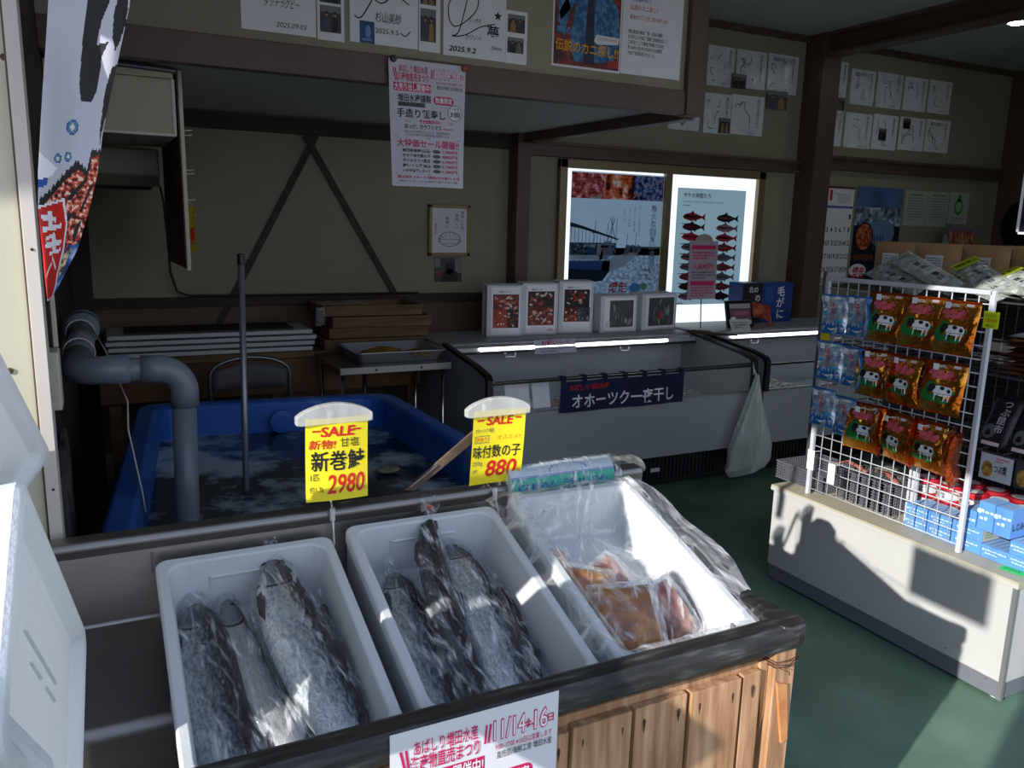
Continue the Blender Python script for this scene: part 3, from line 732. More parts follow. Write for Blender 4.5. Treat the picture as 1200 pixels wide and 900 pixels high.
def d1(c):
    w, h = c.w, c.h
    c.rect(.014, h-.030, .018, .004, ink_r, 2); c.rect(w-.034, h-.030, .018, .004, ink_r, 2)
    c.text('SALE', w*.5, h-.040, .030, ink_r, bold=.025, al='c', w=.072, shear=.1)
    c.text('新物!', .006, h-.066, .022, ink_r, bold=.012, shear=.15, w=.056); c.text('甘塩', w-.062, h-.064, .022, ink, w=.042)
    c.text('新巻鮭', .012, h-.112, .046, ink, bold=.018, w=w-.020)
    c.text('1匹', .010, h-.136, .018, ink, w=.018); c.text('約1.7k', .008, h-.162, .016, ink, w=.030)
    c.text('2980', .046, h-.166, .058, ink_r, bold=.015, w=.080, shear=.08); c.text('円', w-.013, h-.165, .009, ink_r)
def d2(c):
    w, h = c.w, c.h
    c.rect(.010, h-.026, .018, .004, ink_r, 2); c.rect(w-.026, h-.024, .016, .004, ink_r, 2)
    c.text('SALE', w*.5, h-.036, .030, ink_r, bold=.025, al='c', w=.066, shear=.2)
    c.text('オホーツク海産', .006, h-.054, .012, ink_g, w=.050)
    c.text('訳あり', .010, h-.076, .013, ink_r, w=.028); c.outline(.006, h-.080, .038, .018, .0012, ink_g, 2); c.text('オススメ!!', w-.072, h-.074, .014, ink_gold, w=.062, shear=.2)
    c.text('味付数の子', .004, h-.116, .034, ink, bold=.012, w=w-.012)
    c.text('250g', .004, h-.136, .014, ink_g, w=.026); c.text('1P', .006, h-.156, .014, ink_g)
    c.text('880', .040, h-.166, .056, ink_r, bold=.02, w=.078, shear=.12); c.text('円', w-.014, h-.160, .010, ink_r)
price_card('yellow sale card with 2980 in red, on a clear stick before the blue tank', .367, 1.178, .136, .182, 1.70, .012, d1, [(.43, 1.714, 1.155), (.428, 1.716, .985), (.425, 1.69, .96), (.42, 1.66, .90)])
price_card('yellow sale card with 880 in red, above the rolled teal bag', .762, 1.162, .136, .186, 1.70, -.010, d2, [(.812, 1.738, 1.14), (.816, 1.738, .975), (.822, 1.69, .955), (.826, 1.67, .90)])
# clear hook at the left of the 880 card
# flat slat leaning between backguard and card
b = MB().prism([(.618, .972), (.640, .968), (.872, 1.128), (.862, 1.146)], 1.762, 1.768, M('slat_brown', '6a5646', .5))
b = MB().prism([(.618, .968), (.642, .962), (.868, 1.118), (.852, 1.140)], 1.762, 1.769, M('slat_brown2', '6f5b49', .5, col2='54453a', scale=20), axis='y')
b.tube([(.63, 1.760, .975), (.70, 1.760, 1.022)], .003, steel, 6)
tag(b.build('leaning_stick', bevel=.0015), 'flat brown wooden stick leaning from the sink backguard up to the 880 card', 'stick')
# rolled bag with printed teal band lying on the rear edge
t0 = thing('printed_roll', 'white roll with a teal band and blue lettering lying behind the third foam box', 'roll', (1.0, 1.72, .92))
pr_w = M('print_white', 'c9d4dc', .35); pr_t = M('print_teal', '2fa894', .4); pr_b = M('print_blue', '2a4fb0', .4)
def rollpt(u, a, g=0): return (.865+.30*u+.0, 1.722-(.038+g)*math.cos(a), .962+(.046+g)*math.sin(a)-.002*u)
b = MB()
b.grid(lambda u, v: rollpt(u, -.9+v*1.4), 16, 10, pr_t); b.grid(lambda u, v: rollpt(u, .5+v*(2*PI-1.4)), 16, 24, pr_w)
b.raw([rollpt(1, 2*PI*i/20) for i in range(20)], [tuple(range(20))], pr_w); b.raw([rollpt(0, 2*PI*i/20) for i in range(20)], [tuple(range(19, -1, -1))], pr_w)
for a in (.5, .57): b.grid(lambda u, v: rollpt(u, a+v*.03, .0008), 16, 1, pr_b)
vs, fs = glyphs('GJW-ラJUX', .0); mx_ = max(v[0] for v in vs)
b.raw([rollpt(.05+.86*v[0]/mx_, -.20+v[1]*.55, .0012) for v in vs], fs, pr_b)
for i in range(16):
    a = PI*i/15; b.raw([rollpt(.55+.17*math.cos(a+q), .78+.45*math.sin(a+q), .001+.0) for q in (0, .12)]+[rollpt(.55+.185*math.cos(a+q), .78+.50*math.sin(a+q), .001) for q in (.12, 0)], [(0, 1, 2, 3)], pr_b)
b.build('printed_band', t0, smooth=False)
b = MB().grid(lambda u, v: tuple(Vector(rollpt(-.05+1.12*u, 2*PI*v, .004+.003*mn.noise((u*9, math.cos(2*PI*v)*2, math.sin(2*PI*v)*2))))), 24, 24, film_bag); b.build('film_sleeve', t0, smooth=True)
b = MB(); 
b.grid(lambda u, v: (1.185+.115*u, 1.782+.05*math.cos(PI*2*v), .952+.022*math.sin(PI*2*v)*(1+.3*mn.noise((u*6, v*9, 0)))+.006*mn.noise((u*9, v*5, 3))), 10, 16, M('crumpled_grey_bag', '6e706c', .4, col2='8c8e8a', scale=30, bmp=.8, bscale=40, bdist=.01))
for u in (0, 1): b.raw([(1.185+.115*u, 1.782+.05*math.cos(PI*2*i/12), .952+.022*math.sin(PI*2*i/12)) for i in range(12)], [tuple(range(12))], MATS['crumpled_grey_bag'])
tag(b.build('bundled_film', smooth=True), 'dull grey crumpled film bundle on the right end of the backguard', 'film bundle')

# ================================================================== NOTICE TAPED TO THE SINK FRONT
def festival_header(c, x, y, W, upper=True):
    """the red and black sales notice; y is its top"""
    c.text('あばしり増田水産', x+W*.12, y-W*.135, W*.095, ink_p, bold=.01, w=W*.38)
    c.text('海産物直売まつり', x+W*.10, y-W*.235, W*.105, ink_p, bold=.015, w=W*.41)
    for k in (0, 1): c.stroke([(x+W*(.045+.03*k), y-W*(.10)), (x+W*(.075+.02*k), y-W*.24)], W*.014, ink_p); c.stroke([(x+W*(.555+.025*k), y-W*.08), (x+W*(.545+.022*k), y-W*.19)], W*.012, ink_p)
    c.rect(x+W*.045, y-W*.365, W*.50, W*.10, ink_p, 1); c.text('大売り出し開催中!', x+W*.055, y-W*.35, W*.095, paper_w, bold=.012, w=W*.48)
    c.text('11/14', x+W*.60, y-W*.185, W*.17, ink_p, 2, bold=.045, w=W*.20); c.text('11/14', x+W*.60, y-W*.185, W*.17, paper_w, 3, bold=.0, w=W*.20)
    c.text('金~', x+W*.805, y-W*.17, W*.075, ink_p, 2, bold=.02, w=W*.055)
    c.text('16', x+W*.862, y-W*.185, W*.17, ink_p, 2, bold=.045, w=W*.085); c.text('16', x+W*.862, y-W*.185, W*.17, paper_w, 3, w=W*.085); c.text('日', x+W*.95, y-W*.16, W*.06, ink_p, 2, bold=.02)
    c.text('9:00~17:00 ※16日は営業します', x+W*.61, y-W*.25, W*.045, ink_p, w=W*.37)
    c.text('直売店/海鮮工房 増田水産', x+W*.62, y-W*.305, W*.05, ink, w=W*.36)
    c.text('増田水産謹製', x+W*.10, y-W*.48, W*.10, ink, bold=.015, w=W*.44)
    c.poly([(x+W*a, y-W*.44+W*b_) for a, b_ in rrect(.575, -.055, .86, .045, .045)], ink_p, 1); c.text('数量限定', x+W*.60, y-W*.47, W*.072, paper_w, 3, bold=.02, w=W*.235)
    c.ell(x+W*.88, y-W*.60, W*.105, W*.115, ink, 1, 28); c.ell(x+W*.88, y-W*.60, W*.097, W*.107, paper, 2, 28)
    c.text('一家族', x+W*.82, y-W*.555, W*.045, ink, 3, w=W*.12); c.text('3個', x+W*.81, y-W*.65, W*.085, ink, 3, bold=.015, w=W*.14)
    if not upper: return
c = Card(.30, .21, paper, .0006, eps=.0005); festival_header(c, .004, .205, .29)
c.place((.352, 1.0745, .612), (1, .0, -.0), (0, 0, 1)); tag(c.build('sale_notice'), 'white and magenta sale notice taped on the sink front rim above the planks', 'notice', 'festival sale notices')
# ================================================================== LEFT: BANNER, WALL CABINET, PIPE, TANK
crab_m = M('crab_print', 'b8402a', .7, stops=[(.38, '1c1410'), (.44, '7c2016'), (.5, 'c8402a'), (.56, 'e07850'), (.62, 'f0dcc8')], scale=150, detail=3)
wave_m = M('wave_print', '244a8c', .7, stops=[(.4, '152c5c'), (.55, '2f62a8'), (.66, 'b8ccd8')], scale=45, detail=6)
bubble_m = M('bubble_print', '5f8890', .7)
cloth = M('banner_cloth', 'c8c8d0', .85, col2='c0c1ca', scale=6)
# tall banner: u across (0 left .. 1 right), z downwards; the free edge curls backwards towards its tip
BL = [(2.45, -.030, .105), (1.93, -.040, .072), (1.73, -.066, .020), (1.66, -.075, .008), (1.60, -.079, -.010), (1.54, -.078, -.030), (1.50, -.078, -.051), (1.46, -.077, -.073)]
def banner_pt(u, v, g=0):
    z = 2.45-(2.45-1.46)*v
    for (za, la, ra), (zb, lb, rb) in zip(BL[:-1], BL[1:]):
        if z >= zb-1e-9:
            q = (za-z)/(za-zb); l = la+(lb-la)*q; r_ = ra+(rb-ra)*q; break
    y = 1.5+.015*math.sin(u*5+z*3)+.05*u*u*(1-v*.3)+.004*math.sin(z*31+u*4)
    return (l+(r_-l)*u, y-g, z)
def zv(z): return (2.45-z)/(2.45-1.46)
t0 = thing('vertical_banner', 'tall white banner with black strokes, bubbles and a red crab above a red tab', 'banner', (-.03, 1.5, 1.46))
LAY = []      # printed shapes in (u, z); later ones lie on top
def bp(pts, mat, *a): LAY.append((pts, mat, min(p[0] for p in pts), max(p[0] for p in pts), min(p[1] for p in pts), max(p[1] for p in pts)))
bp([(.44, 2.35), (.74, 2.35), (.74, 1.93), (.68, 1.90), (.66, 1.862), (.82, 1.868), (.76, 1.845), (.78, 1.82), (.77, 1.79), (.72, 1.775), (.56, 1.775), (.50, 1.80), (.47, 1.86), (.46, 1.93)], ink)
bp([(.84, 1.95), (.97, 1.94), (1.0, 1.90), (.97, 1.87), (.93, 1.855), (.86, 1.875), (.82, 1.91)], ink)
bp([(.93, 1.83), (1.0, 1.835), (1.0, 1.76), (.97, 1.71), (.94, 1.735), (.90, 1.79)], ink)
def ring(u, z, r_):
    for q, m in ((1, ink_b), (.78, bubble_m), (.4, paper)): bp([(u+q*r_/.10*math.cos(2*PI*i/14), z+q*r_*1.2*math.sin(2*PI*i/14)) for i in range(14)], m)
ring(.49, 1.733, .010); ring(.30, 1.683, .0062); ring(.46, 1.687, .0062)
bp([(0, 1.672), (.12, 1.668), (.18, 1.655), (.14, 1.64), (0, 1.635)], ink_b); bp([(0, 1.69), (.30, 1.668), (.22, 1.655), (0, 1.648)], paper_w)
def spiky(pts, amp=.006):
    out = []
    for p, q in zip(pts, pts[1:]+pts[:1]):
        for k in range(6): out.append((p[0]+(q[0]-p[0])*k/6, p[1]+(q[1]-p[1])*k/6+amp*(1 if k % 2 else 0)))
    return out
bp(spiky([(1.0, 1.698), (.84, 1.697), (.80, 1.665), (.62, 1.68), (.42, 1.658), (.22, 1.632), (.02, 1.615), (.0, 1.56), (1.0, 1.50), (1.0, 1.6)]), ink)
bp([(.98, 1.693), (.86, 1.69), (.83, 1.655), (.64, 1.67), (.45, 1.65), (.25, 1.625), (.05, 1.605), (.06, 1.585), (.20, 1.58), (.3, 1.52), (.6, 1.50), (1.0, 1.53), (1.0, 1.6)], crab_m)
for pts in ([(.80, 1.655), (.84, 1.65), (.6, 1.62), (.45, 1.615), (.62, 1.635)], [(.9, 1.64), (.95, 1.64), (.86, 1.60), (.80, 1.60)], [(.5, 1.595), (.7, 1.60), (.62, 1.585), (.52, 1.585)], [(.3, 1.60), (.4, 1.605), (.36, 1.56), (.3, 1.57)], [(.80, 1.58), (.9, 1.59), (.86, 1.55), (.76, 1.56)]): bp(pts, ink)
bp([(1.0, 1.55), (.66, 1.545), (.5, 1.51), (.35, 1.462), (1.0, 1.462)], wave_m)
bp([(.55, 1.53), (.82, 1.545), (.8, 1.50), (.6, 1.485)], M('shell_print', 'b89c70', .7, stops=[(.42, '4a3a28'), (.52, 'b89c70'), (.62, 'e0d0a8')], scale=110))
bp([(.0, 1.608), (.47, 1.622), (.60, 1.58), (.60, 1.54), (.62, 1.50), (.9, 1.462), (.0, 1.462)], paper_w)
bp([(.0, 1.604), (.44, 1.617), (.56, 1.58), (.56, 1.54), (.57, 1.50), (.8, 1.462), (.0, 1.462)], ink_r)
for (u0, z0, u1, z1, w_) in ((.05, 1.592, .34, 1.588, .004), (.22, 1.60, .24, 1.57, 0), (.06, 1.572, .46, 1.578, .004), (.32, 1.565, .12, 1.557, .003), (.1, 1.547, .5, 1.553, .004), (.30, 1.565, .33, 1.535, 0), (.2, 1.535, .5, 1.54, .003), (.28, 1.53, .46, 1.51, .003), (.3, 1.52, .1, 1.50, .003)):
    wu = 0 if w_ else .045
    bp([(u0-wu, z0-w_), (u1-wu, z1-w_), (u1+wu, z1+w_), (u0+wu, z0+w_)], paper_w)
def inside(u, z, pts):
    c_ = False; n = len(pts); j = n-1
    for i in range(n):
        (a0, b0), (a1, b1) = pts[i], pts[j]
        if (b0 > z) != (b1 > z) and u < (a1-a0)*(z-b0)/(b1-b0)+a0: c_ = not c_
        j = i
    return c_
b = MB(); NU_, NZ_ = 84, 330
b.grid(lambda u, v: banner_pt(u, v), NU_, NZ_, cloth); lookup = {}
for j in range(NZ_):
    z = 2.45-.99*(j+.5)/NZ_
    if z > 2.36: continue
    for i in range(NU_):
        u = (i+.5)/NU_
        for pts, m, u0, u1, z0, z1 in reversed(LAY):
            if u0 <= u <= u1 and z0 <= z <= z1 and inside(u, z, pts): b.mi[j*NU_+i] = b.m(m); break
b.grid(lambda u, v: banner_pt(u, v, -.0012), 14, 60, cloth)
b.build('cloth', t0, smooth=True)
MB().tube([(-.22, 1.50, 2.47), (.14, 1.56, 2.47)], .008, white_pl, 8).build('cross_pole', t0)
# wall cabinet with a lamp bar and an indoor cooling unit hung from the left wall
cab = M('cabinet_cream', 'aca78c', .6)
t0 = thing('wall_cabinet', 'cream wall cabinet hung high on the left wall with a lamp bar on top', 'cabinet', (.09, 3.9, 1.9))
b = MB().box((-.138, 3.6, 1.905), (.308, 4.2, 2.155), cab).build('body', t0, bevel=.004)
b = MB().box((.304-.004, 3.597, 1.91), (.311, 3.62, 2.12), white_trim); b.box((-.138, 3.598, 1.905), (.308, 3.606, 1.915), white_trim); b.build('edge_strip', t0)
b = MB().tube([(.05, 3.57, 2.158), (.315, 3.57, 2.150)], .012, gunmetal, 10).box((.05, 3.57, 2.12), (.30, 3.60, 2.145), cab); b.build('lamp_bar', t0)
t0 = thing('cooling_unit', 'dim cream indoor cooling unit below the wall cabinet', 'air conditioner', (.09, 4.4, 1.75))
b = MB().prism([(4.28, 1.90), (4.62, 1.90), (4.64, 1.80), (4.6, 1.74), (4.36, 1.73), (4.28, 1.78)], -.138, .285, M('unit_cream', '8e8a76', .5), axis='x'); b.build('body', t0, bevel=.01)
b = MB()
for k in range(4): b.box((-.10, 4.40+.05*k, 1.728-.003*k), (.26, 4.42+.05*k, 1.736), ink)
b.build('air_slots', t0)
t0 = thing('hanging_board', 'brown board with cream front edge and small hooks, hanging below the canopy', 'board', (.35, 4.2, 1.36))
b = MB().prism([(3.83, 1.372), (4.85, 1.355), (4.85, 2.19), (3.83, 2.19)], .34, .352, M('board_brown', '8c6a54', .6, col2='7c5c48', scale=6), axis='x'); b.build('panel', t0)
MB().box((.345, 3.822, 1.365), (.360, 3.836, 2.19), cream_pale).build('front_edge', t0)
for z in (1.955, 1.935, 1.79, 1.775, 1.665, 1.60):
    h = MB().tube([(.352, 3.85, z), (.385, 3.85, z), (.388, 3.85, z+.006)], .0028, white_trim, 6); h.lathe([(.006, 0), (.006, .004)], white_trim, 8, Matrix.Translation((.388, 3.85, z))); h.build('hook', t0)
t0 = thing('yellow_tag', 'small yellow and orange tag hanging from the hanging board', 'tag', (.36, 3.84, 1.5))
warp = lambda x, y, z: (x, y, z+.02*math.sin(y*9))
c = Card(.034, .19, M('tag_yellow', 'b9a22c', .6), .001, warp=warp, nu=3, nv=10); c.rect(.006, .03, .022, .07, M('tag_orange', 'c8702c', .6), 1); c.rect(.01, .05, .018, .05, ink_r, 2)
c.place((.362, 3.842, 1.445), (.8, -.8, 0), (.08, .05, 1)); c.build('tag_sheet', t0)
MB().tube([(.366, 3.85, 1.66), (.385, 3.84, 1.63)], .001, white_trim, 5).build('string', t0)
# cables on the back wall
t0 = tag(MB().tube([(.30, 4.85, 1.77), (.33, 5.0, 1.75), (.35, 5.1, 1.68)], .006, ink, 6).tube([(.365, 5.12, 1.37), (.37, 5.14, 1.27), (.40, 5.14, 1.16), (.46, 5.13, 1.135), (.7, 5.14, 1.13), (1.9, 5.14, 1.128)], .007, M('cable_brown', '2a2019', .6), 6).tube([(.35, 5.1, 1.68), (.36, 5.12, 1.5), (.365, 5.12, 1.37)], .006, ink, 6).build('power_cable', smooth=True), 'thin dark cable running down behind the hanging board to the wall rail', 'cable')
# crossed flat steel braces
for i, (x0, z0, x1, z1, y) in enumerate(((1.246, 2.10, .60, .90, 5.187), (1.178, 2.10, 1.80, 1.03, 5.181))):
    dx, dz = x1-x0, z1-z0; l = math.hypot(dx, dz); nx, nz = -dz/l*.019, dx/l*.019
    b = MB().prism([(x0-nx, z0-nz), (x0+nx, z0+nz), (x1+nx, z1+nz), (x1-nx, z1-nz)], y-.005, y, brown_d, axis='y')
    tag(b.build('diagonal_brace'), ('flat dark brace falling to the left on the back wall' if i == 0 else 'flat dark brace falling to the right on the back wall'), 'brace')
# framed drawing with a photo below
t0 = thing('framed_drawing', 'framed card with black writing and a crab drawing on the back wall', 'picture', (2.13, 5.17, 1.37))
b = MB()
fx0, fx1, fz0, fz1 = 1.985, 2.285, 1.372, 1.712
gold = M('frame_ochre', '8f7748', .45)
for a in ((fx0, fz0, fx1, fz0+.022), (fx0, fz1-.022, fx1, fz1), (fx0, fz0, fx0+.022, fz1), (fx1-.022, fz0, fx1, fz1)): b.box((a[0], WY-.03, a[1]), (a[2], WY, a[3]), gold)
b.build('frame', t0, bevel=.003)
c = Card(.256, .296, paper)
for k, x in enumerate((.21, .17, .10)): c.vtext('美味しい幸せ'[:5-k], x, .285-.02*k, .026, ink, step=1.0)
c.vtext('海鮮工房', .02, .20, .018, ink_p)
for r_, m in ((1, ink_g), (.92, paper)): c.ell(.13, .09, .08*r_, .05*r_, m, 1 if r_ == 1 else 2, 24)
for k in range(9):
    a = PI*k/8; c.stroke([(.13+.06*math.cos(a), .08+.03*math.sin(a)), (.13+.09*math.cos(a), .07+.06*math.sin(a))], .003, ink_g, 3)
    c.ell(.07+.014*k, .075, .010, .018, ink_g, 3, 10); c.ell(.07+.014*k, .075, .008, .015, paper, 4, 10)
c.place((fx0+.022, WY-.02, fz0+.022)); c.build('drawing', t0)
c = Card(.20, .165, M('photo_dark', '232222', .4, col2='3b3733', scale=14)); c.ell(.11, .095, .035, .045, ink, 2); c.poly([(.05, .0), (.17, 0), (.165, .07), (.11, .09), (.06, .06)], ink, 2); c.rect(.0, .10, .04, .06, M('photo_grey', '77777a', .5), 1); c.ell(.02, .06, .02, .03, M('photo_red', '6a2a26', .5), 2); c.rect(.15, .06, .05, .10, MATS['photo_grey'], 1)
c.place((2.035, WY-.004, 1.195)); tag(c.build('photo_print'), 'dark photo print of a person below the framed crab drawing', 'photo')

# ---- tank with sea water
t0 = thing('fish_tank', 'large blue moulded tank full of foaming sea water behind the sink', 'tank', (.6, 2.9, 0))
TK = [(-.095, 1.86), (1.325, 1.86), (1.27, 3.84), (.115, 3.98)]     # outer rim corners
def inset(q, d):
    c_ = Vector((sum(p[0] for p in q)/4, sum(p[1] for p in q)/4)); n = 4; out = []
    for i in range(4):
        p, a, e = Vector(q[i]), Vector(q[i-1]), Vector(q[(i+1) % 4])
        d1_, d2_ = (p-a).normalized(), (e-p).normalized()
        n1, n2 = Vector((-d1_.y, d1_.x)), Vector((-d2_.y, d2_.x)); bis = (n1+n2); out.append(p+bis*(d/(1+n1.dot(n2))))
    return [tuple(v) for v in out]
def rquad(q, r, n=5):
    out = []
    for i in range(4):
        p, a, e = Vector(q[i]), Vector(q[i-1]), Vector(q[(i+1) % 4])
        s_, f_ = p+(a-p).normalized()*r, p+(e-p).normalized()*r
        for k in range(n+1):
            t = k/n; out.append(tuple(s_*(1-t)**2+p*2*t*(1-t)+f_*t*t))
    return out
rings = [(rquad(inset(TK, .06), .10), .02), (rquad(inset(TK, .03), .10), .66), (rquad(inset(TK, .0), .12), .68), (rquad(TK, .12), .74), (rquad(inset(TK, .012), .12), .752), (rquad(inset(TK, .072), .12), .752), (rquad(inset(TK, .086), .12), .74), (rquad(inset(TK, .10), .12), .45), (rquad(inset(TK, .12), .12), .10)]
n = len(rings[0][0]); b = MB(); vs = [(x, y, z) for r_, z in rings for x, y in r_]
fs = [(k*n+i, k*n+(i+1) % n, (k+1)*n+(i+1) % n, (k+1)*n+i) for k in range(len(rings)-1) for i in range(n)]+[tuple(range(n)), tuple((len(rings)-1)*n+i for i in range(n))]
b.raw(vs, fs, blue_tank); b.build('shell', t0, smooth=False, bevel=.004)
wm, nt, bb, L = newmat('sea_water')
n1 = add_noise(nt, 2.6, 7, rough=.62); r1 = ramp(nt, n1.outputs[0], [(.42, lin('14283c')), (.50, lin('22394c')), (.55, lin('8197a6')), (.62, lin('c2d0da'))])
L.new(r1.outputs[0], bb.inputs['Base Color']); bb.inputs['Roughness'].default_value = .12
n2 = add_noise(nt, 30, 3); bump(nt, bb, n2.outputs[0], .25, .01)
b = MB(); wp = rquad(inset(TK, .085), .12); b.raw([(x, y, .605) for x, y in wp], [tuple(range(len(wp)))], wm)
tag(b.build('sea_water'), 'dark sea water with drifting white foam inside the blue tank', 'water', kind='stuff')
b = MB()
for k in range(2): b.lathe([(.055, 0), (.055, .012), (.03, .016), (.0, .016)], blue_tank, 20, Matrix.Translation((.72+.0*k, 3.79, .66)) @ Matrix.Rotation(PI/2, 4, 'X'))
b.v = b.v[:len(b.v)//2]; b.f = b.f[:len(b.f)//2]; b.mi = b.mi[:len(b.mi)//2]; b.build('drain_plug', t0)
# mesh basket standing in the water
t0 = thing('mesh_basket', 'black mesh basket standing in the tank behind the sale cards', 'basket', (.95, 2.2, .62))
b = MB()
gx0, gx1, gy0, gy1, g0, g1 = .66, 1.20, 1.99, 2.42, .50, .70
navy = M('basket_navy', '10151f', .45)
for k in range(28):
    x = gx0+(gx1-gx0)*k/27
    for y in (gy0, gy1):
        b.box((x-.002, y-.003, g0), (x+.002, y+.003, g1), navy)
for k in range(20):
    y = gy0+(gy1-gy0)*k/19
    for x in (gx0, gx1): b.box((x-.003, y-.002, g0), (x+.003, y+.002, g1), navy)
for k in range(9):
    z = g0+(g1-g0)*k/8; q = .003 if k < 8 else .009
    for y in (gy0, gy1): b.box((gx0, y-q, z-.002), (gx1, y+q, z+.003), navy)
    for x in (gx0, gx1): b.box((x-q, gy0, z-.002), (x+q, gy1, z+.003), navy)
b.box((.80, gy0-.004, .58), (.98, gy0+.002, .66), M('basket_label', '2d333c', .5)); b.build('mesh_wall', t0)
tag(MB().lathe([(.0, .0), (.03, .004), (.05, .016), (.045, .022), (.02, .012), (0, .01)], M('shell_pale', 'a8a08c', .6, col2='7d7664', scale=40), 16, Matrix.Translation((.98, 3.0, .605)) @ Matrix.Diagonal((1, .75, 1, 1))).build('scallop_shell', smooth=True), 'single pale scallop shell at the water surface in the tank', 'shell')

# ---- grey pipe from the left wall into the tank
t0 = thing('water_pipe', 'thick grey plastic pipe bending from the left wall down into the blue tank', 'pipe', (.2, 2.6, .3))
r_ = .038
def elbow(p, a, bdir, rr, n=8):
    a = Vector(a); bd = Vector(bdir); p = Vector(p); return [p+a*rr*(1-math.sin(t))+bd*rr*(1-math.cos(t)) for t in [PI/2*i/n for i in range(n+1)]]
hx = -.078; hz = 1.15
MB().tube([(.205, 2.6, 1.06), (.19, 2.6, .30)], r_*.93, pvc, 24).build('pipe', t0, smooth=True)
MB().tube([(hx+.06, 2.6, hz+.003), (.16, 2.6, hz-.004)], r_*.93, pvc, 24).build('pipe', t0, smooth=True)
MB().tube([(hx, 2.66, hz+.003), (hx+.01, 3.45, 1.20)], r_*.93, pvc, 24).build('pipe', t0, smooth=True)
MB().tube([(.09, 2.6, hz-.001)]+[(.207-.075+.075*math.sin(t), 2.6, hz-.002-.075+.075*math.cos(t)) for t in [PI/2*i/8 for i in range(9)]]+[(.206, 2.6, 1.03)], r_*1.10, pvc, 24).build('elbow', t0, smooth=True)
MB().tube([(.06, 2.6, hz+.001)]+[(hx+.07-.07*math.sin(t), 2.6+.07-.07*math.cos(t), hz+.002) for t in [PI/2*i/8 for i in range(9)]]+[(hx+.002, 2.80, hz+.01)], r_*1.10, pvc, 24).build('elbow', t0, smooth=True)
MB().tube([(hx+.004, 2.92, 1.168), (hx+.007, 3.12, 1.18)], r_*1.13, pvc, 24).build('coupling', t0, smooth=True)
MB().tube([(hx+.008, 3.25, 1.19), (hx+.010, 3.32, 1.194)], r_*1.5, pvc, 24).build('flange', t0, smooth=True)
MB().tube([(hx+.010, 3.33, 1.194), (hx+.010, 3.38, 1.196)], r_*1.5, pvc, 24).build('flange', t0, smooth=True)
b = MB()
for y, z in ((2.88, 1.165), (3.2, 1.187)):
    b.tube([(hx+.004+r_*1.2*math.cos(a), y, z+r_*1.2*math.sin(a)) for a in [2*PI*i/16 for i in range(17)]], .0025, white_trim, 5)
b.tube([(-.04, 3.2, 1.21), (.0, 3.0, 1.15), (.05, 2.62, 1.05), (.045, 2.56, .98), (.07, 2.5, .80), (.075, 2.5, .74)], .0025, white_trim, 5)
tag(b.build('tie_string', t0, smooth=True), 'pale string tied round the pipe')
tag(MB().prism([(1.98, .30), (2.75, .22), (2.80, .86), (2.68, .97), (2.30, .93), (2.05, .80)], -.136, -.118, M('dusty_board', '5a5650', .95, stops=[(.35, '2c2926'), (.55, '5a5650'), (.7, '77726a')], scale=9, detail=7), axis='x').build('dusty_board', bevel=.004), 'grey dusty board standing against the dark left wall beside the tank', 'board')
t0 = thing('switch_box', 'small cream switch box on the left wall behind the white trim', 'switch', (-.12, 2.05, 1.2))
MB().box((-.139, 2.0, 1.17), (-.092, 2.08, 1.30), cream_pale).build('housing', t0, bevel=.004)
MB().tube([(-.10, 2.09, 1.30), (-.10, 2.09, 1.62)], .006, cream_pale, 6).build('conduit', t0)
t0 = thing('standing_rod', 'slim grey metal rod with a black cap standing in the tank', 'rod', (.45, 3.0, .1))
MB().tube([(.425, 3.0, .12), (.447, 3.0, 1.44)], .0115, M('rod_grey', '8a8c96', .35, .6), 14).build('shaft', t0, smooth=True)
tag(MB().lathe([(.0125, 0), (.0125, .035), (.009, .038)], black_pl, 14, Matrix.Translation((.447, 3.0, 1.435))).build('cap', t0), 'black plastic end cap')
# board on the wall side and stacked white panels
t0 = thing('wooden_shelf', 'rough wooden shelf along the back wall under the white panels', 'shelf', (.6, 4.85, 0))
MB().box((-.04, 4.72, .80), (1.75, 5.14, .835), crate_wood).build('shelf_board', t0, bevel=.003)
MB().box((-.04, 4.70, .60), (1.75, 4.73, .80), M('front_board_brown', '7a5636', .8, col2='5e4028', scale=5)).build('front_board', t0, bevel=.003)
for x in (0.0, .85, 1.68): MB().box((x, 4.74, 0), (x+.06, 4.80, .80), crate_wood).build('leg', t0)
for k in range(4):
    z = .837+k*.033
    b = MB().prism(rrect(.0+.01*(k % 2), 4.76, 1.10+.012*(k % 3), 5.12, .01), z, z+.022, M('panel_white', 'c2c4c6', .6)); b.box((.1, 4.8, z+.022), (1.0, 5.08, z+.0325), ink)
    tag(b.build('white_panel', bevel=.002), ['flat white panel, lowest of the stack on the wooden shelf', 'flat white panel, second from the bottom of the shelf stack', 'flat white panel, third from the bottom of the shelf stack', 'flat white panel on top of the shelf stack'][k], 'panel', 'white panels stacked on the wooden shelf')
